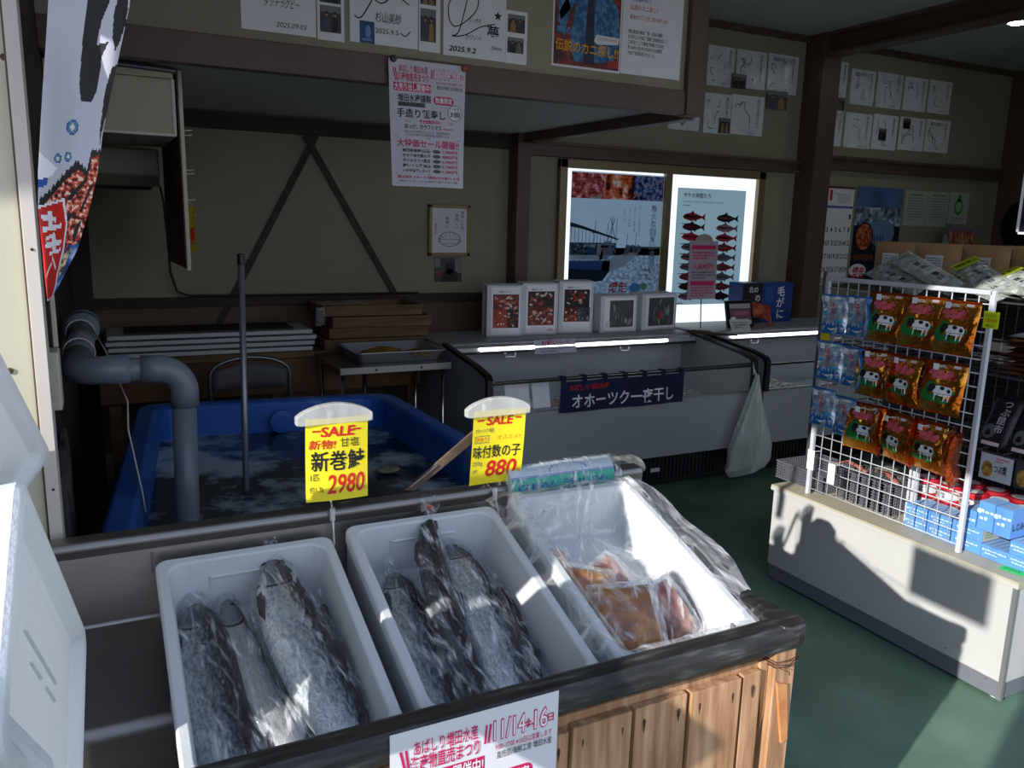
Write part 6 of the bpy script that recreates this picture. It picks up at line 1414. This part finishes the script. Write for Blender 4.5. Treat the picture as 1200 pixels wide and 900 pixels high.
# further bags hanging behind the first on the same hooks
for k, (s_, src, y, z, rz) in enumerate((('edge-on behind the middle row, first pair', amb2, 2.10, 1.145, -.9), ('behind the bottom row, edge showing red', amb2, 1.975, .92, -1.0), ('bottom row, first of the fanned edges by the right upright', amb2, 1.815, .915, -1.05), ('bottom row, last of the fanned edges by the right upright', amb2, 1.795, .90, -1.2), ('behind the bottom row, second edge from the blue bags', amb2, 2.13, .925, -.9))):
    o = dup(src, label='amber foil bag '+s_); o.location = (PX-.030, y, z); o.rotation_euler = (0, rad(-3), rz)
    for ch in o.children: pass
blu.location = (PX-.034, 2.395, 1.345); blu.rotation_euler = (0, 0, .05)
for s_, y, z, rz in (('top row, beside the amber bags', 2.268, 1.350, -.05), ('middle row at the left upright', 2.395, 1.150, .08), ('middle row, beside the amber bags', 2.270, 1.145, -.1), ('bottom row at the left upright', 2.405, .950, .05), ('bottom row, beside the amber bags', 2.285, .935, -.12)):
    o = dup(blu, label='blue and silver snack bag, '+s_); o.location = (PX-.034, y, z); o.rotation_euler = (0, 0, rz)
for s_, y, z, rz in (('top row, hanging behind the front one and half hidden', 2.238, 1.345, -.9), ('middle row, half hidden behind its neighbour', 2.240, 1.14, -.95)):
    o = dup(blu, label='blue and silver snack bag, '+s_); o.location = (PX-.030, y, z); o.rotation_euler = (0, 0, rz)

# ---- wire rack behind
t0 = thing('wire_rack', 'grey wire shelf rack behind the snack grid holding kraft bags and pouches', 'rack', (3.2, 2.0, .456))
rk = M('rack_wire', '54575a', .4, .6)
for x in (3.0, 3.50):
    for y in (1.42, 2.72): MB().tube([(x, y, .4565), (x, y, 1.42)], .010, rk, 8).build('upright', t0)
for z in (.79, 1.085, 1.36):
    b = MB()
    for k in range(15): y = 1.42+1.30*k/14; b.tube([(3.0, y, z), (3.50, y, z)], .0028, rk, 5)
    for x in (3.0, 3.12, 3.25, 3.38, 3.50): b.tube([(x, 1.42, z-.004), (x, 2.72, z-.004)], .004, rk, 6)
    b.build('wire_shelf', t0)
b = MB()
for k in range(27): y = 1.42+1.30*k/26; b.tube([(3.505, y, .5), (3.505, y, 1.40)], .0022, rk, 5)
for k in range(18): b.tube([(3.505, 1.42, .5+.05*k), (3.505, 2.72, .5+.05*k)], .0022, rk, 5)
b.build('back_mesh', t0)
MB().box((3.51, 1.30, .4565), (3.53, 2.74, 1.40), M('back_board_dark', '1c1c1e', .7)).build('back_board', t0)
# kraft bags in a row along the top
kb = thing('kraft_bag', 'kraft paper bag with a white label, first of the row above the snack grid', 'paper bag', (0, 0, 0), 'kraft paper bags on the top shelf')
def kpt(u, v, s_): e = (1-abs(2*u-1)**3)*(1-v**2*.9); return (s_*(.004+.035*e)+.004*mn.noise((u*3, v*3, s_)), (.5-u)*.215, .195*v)
b = MB().grid(lambda u, v: kpt(u, v, -1), 12, 10, kraft); b.grid(lambda u, v: kpt(u, v, 1), 12, 10, kraft); b.box((-.006, -.108, .178), (.006, .108, .196), kraft); b.lathe([(.004, 0), (.004, .001)], ink, 10, Matrix.Translation((-.0065, 0, .188)) @ Matrix.Rotation(-PI/2, 4, 'Y')); b.build('paper_body', kb, smooth=False)
c = Card(.085, .095, paper); c.lines(.008, .08, .07, 7, .011, .005, ink_g); c.placeM(Matrix.Translation((-.043, .035, .05)) @ BT @ Matrix.Identity(4)); c.build('label', kb)
kb.location = (3.33, 2.62, 1.364)
for k, s_ in enumerate(('second of the row', 'third of the row', 'fourth of the row', 'last of the row')):
    o = dup(kb, label='kraft paper bag with a white label, '+s_+' above the snack grid'); o.location = (3.33, 2.62-.222*(k+1), 1.364); o.rotation_euler = (0, 0, .05*(-1)**k)
# long clear packs leaning over the top shelf
clp = film('pack_clear_green', 'dfe6dc', .35, .8, 30, (1, 1, 1), .15, .8)
seaweed = M('seaweed_green', '50563a', .5, stops=[(.4, '22281c'), (.55, '424a34'), (.7, '7c8470')], scale=40, bmp=.4)
def long_pack(p0, p1, w, lab, head=None, seed=0, txt=None):
    p0, p1 = Vector(p0), Vector(p1); d_ = (p1-p0); l = d_.length; Y_ = d_.normalized(); X_ = Y_.cross(Vector((-.6, -.2, .8))).normalized(); Z_ = X_.cross(Y_)
    T = Matrix(((X_.x, Y_.x, Z_.x, p0.x), (X_.y, Y_.y, Z_.y, p0.y), (X_.z, Y_.z, Z_.z, p0.z), (0, 0, 0, 1)))
    t = thing('long_pack', lab, 'packed food', p0, 'clear long packs on the top shelf')
    def P(u, v, s_, g): e = max(0, (1-abs(2*u-1)**3)*(1-abs(2*v-1)**6))**.5; return ((u-.5)*(w+g), v*(l+g)-g/2, s_*(e*(.013+g*.2))+.003*mn.noise((u*4+seed, v*8, s_)))
    b = MB()
    for s_ in (1, -1): b.grid(lambda u, v: P(u, v, s_, 0), 8, 14, seaweed, T)
    b.build('contents', t, smooth=True)
    b = MB()
    for s_ in (1, -1): b.grid(lambda u, v: P(u, v, s_, .018), 10, 18, clp, T)
    b.build('clear_wrap', t, smooth=True)
    c = Card(w*.5, l*.6, M('label_grey', '9a9e9c', .5))
    for i, ch in enumerate('昆布 羅臼'): c.text(ch, w*.10, l*.6-(i+1)*l*.105, l*.09, ink, bold=.03)
    c.placeM(T @ Matrix.Translation((-w*.25, l*.15, .016))); c.build('label', t)
    if head:
        c = Card(w*1.15, .045, head); c.text('お徳用!! 根こんぶ'[:9], .006, .012, .022, ink, bold=.02, w=w); c.placeM(T @ Matrix.Translation((-w*.57, l*.90, .018))); c.build('header_card', t)
    return t
lime = M('header_lime', 'a8b81c', .6)
long_pack((3.05, 2.14, 1.385), (3.08, 2.46, 1.475), .075, 'long clear pack lying highest over the grid, nearest the kraft labels', None, 1)
long_pack((3.02, 2.08, 1.39), (3.05, 2.37, 1.50), .075, 'long clear pack beside the highest one, over the amber bags', None, 2)
long_pack((3.00, 2.22, 1.372), (3.05, 2.50, 1.44), .07, 'long clear pack lowest on the left, tip hanging over the shelf', None, 3)
long_pack((3.03, 1.90, 1.40), (3.12, 2.12, 1.475), .09, 'long pack with a lime header, left of the lime headers', lime, 4)
long_pack((3.0, 1.86, 1.385), (3.10, 2.10, 1.43), .10, 'long pack with a lime header, in front and lower', lime, 5)
long_pack((3.0, 1.70, 1.395), (3.13, 1.96, 1.445), .10, 'long grey pack with a lime header at the right', lime, 6)
long_pack((3.02, 1.62, 1.39), (3.12, 1.86, 1.42), .10, 'long grey pack lying flat at the right end', None, 7)
for k, (z, y0, y1) in enumerate(((1.366, 1.60, 2.16), (1.380, 1.62, 2.2))):
    b = MB().grid(lambda u, v: (2.985+.22*u, y0+(y1-y0)*v, z+.008+.006*mn.noise((u*4, v*12, k))), 8, 24, seaweed).grid(lambda u, v: (2.975+.24*u, y0-.01+(y1-y0+.02)*v, z+.013+.006*mn.noise((u*4, v*16, k))), 8, 28, clp)
    tag(b.build('flat_pack', smooth=True), ('flat clear pack lowest on the top shelf behind the grid', 'flat clear pack second from the bottom on the top shelf')[k], 'packed food')
c = thing('dark_round_pack', 'clear pack with dark round sweets at the right end of the top shelf', 'packed food', (3.15, 1.7, 1.40))
b = MB()
for k in range(8): b.lathe([(.0, -.014), (.014, -.008), (.018, 0), (.014, .008), (0, .014)], M('sweet_dark', '2c1a1e', .3), 10, Matrix.Translation((3.10+.03*(k % 3), 1.76+.035*(k//3)-.02, 1.47+.012*(k % 2))))
b.build('sweets', c, smooth=True)
b = MB().grid(lambda u, v: (3.06+.12*u, 1.68+.16*v, 1.44+.06*max(0, (1-abs(2*u-1)**3)*(1-abs(2*v-1)**3))**.5), 10, 10, clp); b.build('clear_wrap', c, smooth=True)
# stack of flat copper coloured packs on the middle shelf
cop = M('copper_pack', '9c6248', .45, .2, stops=[(.4, '6a3c2a'), (.6, 'b07858')], scale=12)
for k in range(9):
    z = 1.092+.0175*k; dy = .008*math.sin(k*2.1)
    b = MB().grid(lambda u, v: (3.02+.26*u+.006*math.sin(k*3), 1.46+dy+.40*v, z+.003+.0125*(1-abs(2*u-1)**10)*(1-abs(2*v-1)**14)+.002*mn.noise((u*6, v*9, k))), 8, 14, cop if k < 8 else M('pack_slate', '5a626c', .3, .3)).grid(lambda u, v: (3.02+.26*u+.006*math.sin(k*3), 1.46+dy+.40*v, z), 8, 14, cop)
    tag(b.build('flat_pouch', smooth=True), 'flat copper pouch in the stack on the middle rack shelf' if k < 8 else 'slate grey pouch on top of the copper stack', 'packed food', 'copper pouches stacked on the middle shelf' if k < 8 else None)
# black pouches leaning on the lower shelf with a printed card below
for k, (y, lab) in enumerate(((1.86, 'black pouch with white brush print, first on the lower shelf behind the upright'), (1.74, 'black pouch with white brush print, second on the lower shelf'), (1.62, 'black pouch with white brush print, third on the lower shelf'))):
    t = thing('black_pouch', lab, 'packed food', (3.05, y, .80), 'black pouches leaning on the lower rack shelf')
    T = Matrix.Translation((3.02, y, .80)) @ Matrix.Rotation(rad(-28), 4, 'Y').inverted() @ BT
    T = Matrix.Translation((3.02, y, .80)) @ Matrix.Rotation(rad(28), 4, 'Y') @ BT
    P = lambda x, yy, z=0, s_=1: (x-.055, yy, s_*.014*max(0, (1-abs(x/.055-1)**3)*(1-abs(yy/.11-1)**3))**.5+z)
    b = MB()
    for s_ in (1, -1): b.grid(lambda u, v: P(.11*u, .22*v, 0, s_), 10, 14, M('pouch_black', '1e1f22', .35, bmp=.3, bscale=25), T)
    b.build('pouch', t, smooth=True)
    c = Card(.11, .22, None, warp=lambda x, yy, z: P(x, yy, z), eps=.001); c.ell(.035, .06, .026, .03, M('print_ash', '5c5e62', .5), 1, 12)
    for i, ch in enumerate('つぶ昆布'): c.text(ch, .05, .165-.035*i, .035, M('print_pale_grey', 'b4b4b8', .5), 2, bold=.04)
    c.rect(.02, .006, .07, .014, M('tag_pinkish', '', .6), 2); c.placeM(T); c.build('printed_design', t)
for k, (y, lab) in enumerate(((1.80, 'printed card with a dish photo hanging below the lower rack shelf'), (1.665, 'dark printed card hanging at the right of the dish photo card'))):
    c = Card(.125, .10, M('card_bluegrey', 'b4bcc0', .6) if k == 0 else M('card_dark', '2a2e34', .6)); c.text('つぶ煮' if k == 0 else '珍味', .055, .035, .036, ink if k == 0 else paper, bold=.03, w=.05); c.ell(.03, .04, .022, .032, M('dish_ochre', 'b8963c', .5, col2='6a4a1c', scale=60), 1); c.lines(.06, .085, .05, 2, .01, .005, ink_r if k == 0 else paper)
    c.placeM(Matrix.Translation((2.985, y+.065, .685)) @ BT); tag(c.build('dish_card'), lab, 'card')

# ---- goods on the counter top
mesh_grey = M('mesh_grey', '68676e', .5)
def mesh_box(x0, y0, x1, y1, z0, h, lab, tilt=0):
    t = thing('mesh_basket', lab, 'basket', ((x0+x1)/2, (y0+y1)/2, z0), 'grey mesh baskets on the counter')
    b = MB(); n = max(3, int((x1-x0)/.012)); m_ = max(3, int((y1-y0)/.012)); k_ = max(3, int(h/.012)); q = .0016
    for i in range(n+1):
        x = x0+(x1-x0)*i/n
        for y in (y0, y1): b.box((x-q, y-q, z0), (x+q, y+q, z0+h), mesh_grey)
    for i in range(m_+1):
        y = y0+(y1-y0)*i/m_
        for x in (x0, x1): b.box((x-q, y-q, z0), (x+q, y+q, z0+h), mesh_grey)
    for i in range(k_+1):
        z = z0+h*i/k_; q2 = q if i < k_ else .003
        for y in (y0, y1): b.box((x0, y-q2, z-q), (x1, y+q2, z+q), mesh_grey)
        for x in (x0, x1): b.box((x-q2, y0, z-q), (x+q2, y1, z+q), mesh_grey)
    b.build('mesh_wall', t)
    MB().box((x0, y0, z0), (x1, y1, z0+.004), mesh_grey).build('base', t); return t
mesh_box(2.80, 2.43, 3.08, 2.72, .4565, .078, 'grey mesh basket at the far left end of the counter top')
for k in range(5):
    mesh_box(2.84, 2.115+.056*k, 2.99, 2.115+.056*k+.05, .4565, .125, 'upright grey mesh holder behind the lower grid, '+['beside the white support', 'second from the white support', 'third from the white support', 'fourth from the white support', 'next to the flat mesh basket'][k])
pk_ = M('twig_pink', '9a5a4c', .6)
tag(MB().tube([(2.90, 2.30, .585), (2.93, 2.42, .60), (2.9, 2.5, .56)], .012, pk_, 8, flat=.4).tube([(2.94, 2.36, .585), (2.95, 2.46, .585)], .010, pk_, 8, flat=.4).build('dried_strip', smooth=True), 'reddish dried strip lying over the mesh baskets, left', 'packed food')
tag(MB().tube([(2.88, 2.13, .585), (2.93, 2.22, .60), (2.96, 2.28, .588)], .013, pk_, 8, flat=.4).build('dried_strip', smooth=True), 'reddish dried strip lying over the mesh holders by the white support', 'packed food')
# light blue cartons
cb = M('carton_blue', '5a90d0', .45); cbp = M('carton_print', 'c4d8ee', .5)
proto = {}
def carton(key, sx, sy, sz, end='blue'):
    t = thing('blue_carton', 'x', 'carton', (0, 0, 0), None)
    MB().box((0, 0, 0), (sx, sy, sz), cb).build('carton_body', t, bevel=.0015)
    c = Card(sy, sz, None, eps=.0006); c.lines(sy*.15, sz*.62, sy*.7, 2, sz*.25, sz*.12, cbp); c.ell(sy*.08, sz*.65, sz*.09, sz*.09, cbp, 2, 8)
    c.placeM(Matrix.Translation((0, sy, 0)) @ BT)
    e = Card(sx, sz, None, eps=.0006)
    if end == 'blue': e.text('しじみ', sx*.10, sz*.3, min(sz*.5, sx*.35), ink, bold=.02, w=sx*.75)
    else: e.rect(.002, .002, sx-.004, sz-.004, M('carton_end', 'b8bab0', .5), 1); e.lines(sx*.12, sz*.7, sx*.7, 3, sz*.2, sz*.08, ink_gr)
    e.placeM(Matrix.Translation((0, 0, 0)) @ Matrix.Rotation(PI/2, 4, 'X'))
    u = Card(sx, sy, None, eps=.0006); u.rect(.002, .002, sx-.004, sy-.004, M('carton_lid', '8cb4dc', .5), 1); u.lines(sx*.15, sy*.8, sx*.7, 4, sy*.2, sy*.05, ink_b, 2); u.placeM(Matrix.Translation((0, 0, sz)))
    c.v += []; k = len(c.v)
    for q in (e, u):
        k = len(c.v); c.v += q.v; c.f += [tuple(a+k for a in f_) for f_ in q.f]; c.mi += [c.m(q.ms[i]) for i in q.mi]
    c.build('carton_print', t); return t
fl_ = carton('flat', .12, .105, .048, 'green')
up_ = carton('up', .085, .06, .105)
names_ = ['at the white support', 'second from the white support', 'third from the white support', 'just inside the right upright']
first = True
for r_ in range(2):
    for k in range(4):
        if r_ == 1 and k == 3: continue
        lab = f'flat light blue carton, {"lower" if r_ == 0 else "upper"} layer, {names_[k]}'
        if first: o = fl_; o['label'] = lab; first = False
        else: o = dup(fl_, label=lab)
        o['group'] = 'light blue cartons on the counter'; o.location = (2.80-.003*k, 1.915-.108*k, .4565+.0485*r_)
for k, (x, y, lab, r_) in enumerate(((2.785, 1.475+.02, 'flat light blue carton at the open corner of the counter, lower one', 0), (2.785, 1.475+.02, 'flat light blue carton at the open corner of the counter, upper one', 1))):
    o = dup(fl_, label=lab); o['group'] = 'light blue cartons on the counter'; o.location = (x+.01, y+.0, .4565+.0485*r_)
first = True
for k, (x, y, z, lab) in enumerate(((2.80, 1.735, .5535, 'standing light blue carton leaning by the right upright, first'), (2.795, 1.668, .5535, 'standing light blue carton, second beside the right upright'), (2.79, 1.602, .5535, 'standing light blue carton with black lettering, last'),)):
    if first: o = up_; o['label'] = lab; first = False
    else: o = dup(up_, label=lab)
    o['group'] = 'light blue cartons on the counter'; o.location = (x, y, z-.048 if k == 0 else z)
o = bpy.data.objects['blue_carton']
# red and white tins
jar = thing('red_white_tin', 'x', 'tin', (0, 0, 0), 'red and white tins behind the blue cartons')
rl_ = M('tin_red', 'b8202c', .35); wl_ = M('tin_white', 'd0ccc8', .45)
MB().lathe([(.046, 0), (.047, .004), (.047, .05), (.044, .053)], wl_, 22).build('tin_body', jar, smooth=False)
MB().lathe([(.0485, .036), (.0485, .052), (.046, .056), (.030, .057), (.0, .057)], rl_, 22).lathe([(.032, .0572), (.0, .0578)], wl_, 20).build('lid', jar, smooth=False)
c = Card(.07, .03, None, warp=lambda x, y, z: (math.sin((x-.035)/.047)*(.0475+z), y+.004, math.cos((x-.035)/.047)*(.0475+z)), eps=.0004)
c.text('かに飯', .01, .004, .024, ink, w=.05, bold=.02); c.placeM(BT); c.build('tin_label', jar)
first = True; nm = 0
place_w = ['by the white support', 'second from the support', 'third from the support', 'fourth from the support', 'fifth from the support', 'at the picture edge']
for r_ in range(3):
    for j in range(2):
        for k in range(6):
            lab = f'red and white tin, {["lowest", "middle", "top"][r_]} layer, {["front", "back"][j]} row, {place_w[k]}'
            if first: o = jar; o['label'] = lab; first = False
            else: o = dup(jar, label=lab)
            o.location = (2.965+.1*j, 2.06-.1*k-.02*j, .4565+.058*r_); o.rotation_euler = (0, 0, .3*math.sin(k*2+j+r_))
c = Card(.10, .07, M('tag_green', '3ac860', .5)); c.lines(.01, .05, .08, 3, .016, .008, ink_gr); c.placeM(Matrix.Translation((2.745, 1.60, .458)) @ Matrix.Rotation(-PI/2+.1, 4, 'Z')); tag(c.build('price_tag'), 'bright green price tag lying on the counter corner', 'tag')

# ---- beyond the rack: magazines, tray, person, hanging frame, ceiling lamp
t0 = thing('magazine_stand', 'clear stand with a red and orange magazine in front of the back wall', 'stand', (7.1, 4.9, 1.38))
c = Card(.36, .24, M('magazine_red', '8a3c34', .5, stops=[(.4, '7a2c34'), (.5, 'a85c34'), (.6, 'b49a70')], scale=16)); c.rect(0, .19, .36, .05, M('mag_violet', '6c6484', .5), 1)
for k in range(6): c.rect(.06+.045*k, .12, .02, .10, M('mag_red', 'a02c2c', .5), 2)
c.text('網走 旅', .08, .03, .06, paper, w=.18); c.place((6.95, 4.9, 1.43), (1, 0, 0), (0, .15, 1)); c.build('magazine', t0)
MB().box((6.93, 4.89, 1.26), (7.33, 4.90, 1.43), M('stand_pale', '8c9494', .3)).prism([(4.8, 1.26), (5.0, 1.26), (4.96, 1.60), (4.94, 1.60)], 6.925, 6.935, MATS['stand_pale'], axis='x').build('stand_front', t0)
t0 = thing('side_desk', 'dim side desk with papers under the notices at the back right', 'desk', (6.9, 4.9, 0))
MB().box((6.3, 4.70, 1.20), (8.0, 5.15, 1.24), M('desk_grey', '6e7068', .6)).build('desk_top', t0); MB().box((6.35, 4.75, 0), (7.95, 5.10, 1.20), MATS['desk_grey']).build('cabinet_body', t0)
t = thing('paper_pile', 'low pile of papers with a yellow edge on the side desk', 'papers', (6.5, 4.85, 1.24))
for k in range(4): MB().box((6.40+.03*k, 4.78, 1.242+.035*k), (6.95-.02*k, 5.0, 1.272+.035*k), [paper, ink_g, M('paper_ochre', '8a8440', .7), MATS['print_mid']][k], Matrix.Translation((0, 0, 0))).build('sheet_bundle', t)
# clerk behind the counter: only the back of a dark head shows
t0 = thing('person', 'person in dark clothes standing behind the kraft bags, seen as a dark head', 'person', (3.95, 2.42, 0))
skin = M('skin', 'a87c64', .6); hair = M('hair_black', '070707', .9, spec=.1, bmp=.5, bscale=90, bdist=.004); cl = M('clerk_clothes', '16181e', .8)
hx_, hy_ = 3.95, 2.42
def skinned(name, pts, edges, radii, mat, parent, sub=2):
    me = bpy.data.meshes.new(name); me.from_pydata(pts, edges, []); me.materials.append(mat)
    o = bpy.data.objects.new(name, me); COL.objects.link(o); o.parent = parent; o.matrix_parent_inverse = Matrix.Translation(parent.location).inverted() if parent.type == 'EMPTY' else Matrix.Identity(4)
    md = o.modifiers.new('skin', 'SKIN'); sv = me.skin_vertices[0] if me.skin_vertices else None
    for i, r2 in enumerate(radii): me.skin_vertices[0].data[i].radius = r2 if isinstance(r2, tuple) else (r2, r2)
    me.skin_vertices[0].data[0].use_root = True; o.modifiers.new('sub', 'SUBSURF').render_levels = sub; md2 = o.modifiers[-1]; md2.levels = sub
    for p in me.polygons: p.use_smooth = True
    return o
V = lambda x, y, z: (hx_+x, hy_+y, z)
try:
    pts = [V(0, 0, .93), V(0, 0, 1.12), V(0, 0, 1.33), V(0, 0, 1.42), V(0, 0, 1.50), V(0, 0, 1.55),
           V(0, -.17, 1.37), V(.02, -.22, 1.12), V(.0, -.20, .90), V(.03, -.19, .84), V(0, .17, 1.37), V(.02, .22, 1.12), V(0, .20, .90), V(.03, .19, .84),
           V(0, -.09, .86), V(.01, -.10, .48), V(0, -.10, .08), V(.10, -.11, .035), V(0, .09, .86), V(.01, .10, .48), V(0, .10, .08), V(.10, .11, .035)]
    ed = [(0, 1), (1, 2), (2, 3), (3, 4), (4, 5), (2, 6), (6, 7), (7, 8), (8, 9), (2, 10), (10, 11), (11, 12), (12, 13), (0, 14), (14, 15), (15, 16), (16, 17), (0, 18), (18, 19), (19, 20), (20, 21)]
    rd = [(.12, .14), (.11, .13), (.11, .15), (.06, .08), .048, .05, .055, .042, .030, .028, .055, .042, .030, .028, .085, .058, .042, .035, .085, .058, .042, .035]
    body = skinned('body', pts, ed, rd, cl, t0)
except Exception as e_:
    body = MB().tube([V(0, 0, 0), V(0, 0, .9), V(0, 0, 1.4), V(0, 0, 1.5)], [.1, .16, .18, .05], cl, 16).build('body', t0, smooth=True)
def headp(u, v, g=0):   # face towards +X, away from the camera
    a = 2*PI*u; ph = PI*v; s_ = math.sin(ph)
    x = .098*s_*math.cos(a); y = .077*s_*math.sin(a); z = .118*math.cos(ph)
    if x > 0 and z < 0: x *= 1-.15*(-z/.118)
    if z < -.03: y *= 1-.3*(-z-.03)/.09; x *= .95
    if abs(y) < .015 and x > .07 and -.03 < z < .03: x += .018
    return (hx_+x*(1+g), hy_+y*(1+g), 1.635+z*(1+g))
hd = MB().grid(lambda u, v: headp(u, v), 28, 22, skin, closeu=True).tube([V(0, 0, 1.46), V(.005, 0, 1.56)], [.052, .05], skin, 14); hd.build('head', t0, smooth=True)
MB().grid(lambda u, v: (lambda p: (p[0]-.006, p[1], p[2]+.006))(headp(.17+.66*u, .0+.72*v, .13+.03*mn.noise((u*9, v*9, 0)))), 26, 18, hair).grid(lambda u, v: (lambda p: (p[0], p[1], p[2]+.006))(headp(u, .33*v, .12)), 28, 8, hair, closeu=True).build('hair', t0, smooth=True)
for s_ in (1, -1):
    MB().grid(lambda u, v: (hx_+.005+.014*math.cos(2*PI*u)*math.sin(PI*v), hy_+s_*(.080+.006*math.cos(PI*v)), 1.63+.028*math.sin(2*PI*u)*math.sin(PI*v)), 12, 6, skin, closeu=True).build('ear', t0, smooth=True)
    MB().lathe([(.0, .004), (.008, .002), (.010, 0)], paper_w, 10, Matrix.Translation((hx_+.090, hy_+s_*.03, 1.65)) @ Matrix.Rotation(PI/2, 4, 'Y')).build('eye', t0)
MB().tube([(hx_+.092, hy_-.02, 1.588), (hx_+.098, hy_, 1.586), (hx_+.092, hy_+.02, 1.588)], .004, M('lip', '8a4a40', .5), 6).build('mouth', t0)
t0 = thing('framed_blackboard', 'black board in a thin white frame hanging at the right picture edge', 'frame', (2.9, 1.75, 1.6))
b = MB(); fy0, fy1, fz0, fz1 = 1.50, 1.80, 1.607, 1.835
for a in ((fy0, fz0, fy1, fz0+.008), (fy0, fz1-.008, fy1, fz1), (fy0, fz0, fy0+.008, fz1), (fy1-.008, fz0, fy1, fz1)): b.box((2.895, a[0], a[1]), (2.91, a[2], a[3]), white_pl)
b.build('frame', t0); MB().box((2.899, fy0+.004, fz0+.004), (2.907, fy1-.004, fz1-.004), M('board_black', '15181c', .4)).build('board', t0)
for y in (1.53, 1.77): MB().tube([(2.903, y, 1.83), (2.903, y, 2.76 if y < 1.6 else 2.76)], .0015, white_pl, 5).build('cord', t0)
t0 = thing('ceiling_lamp', 'small bright white ceiling lamp at the upper right', 'lamp', (6.0, 3.93, 3.09))
MB().lathe([(.07, 3.10), (.07, 3.149), (.05, 3.1495)], white_pl, 24, Matrix.Translation((6.0, 3.93, 0))).build('housing', t0, smooth=False)
MB().lathe([(.0, 3.092), (.05, 3.094), (.06, 3.10)], emis('lamp_glow', 'eaf2f8', 70), 24, Matrix.Translation((6.0, 3.93, 0))).build('diffuser', t0)
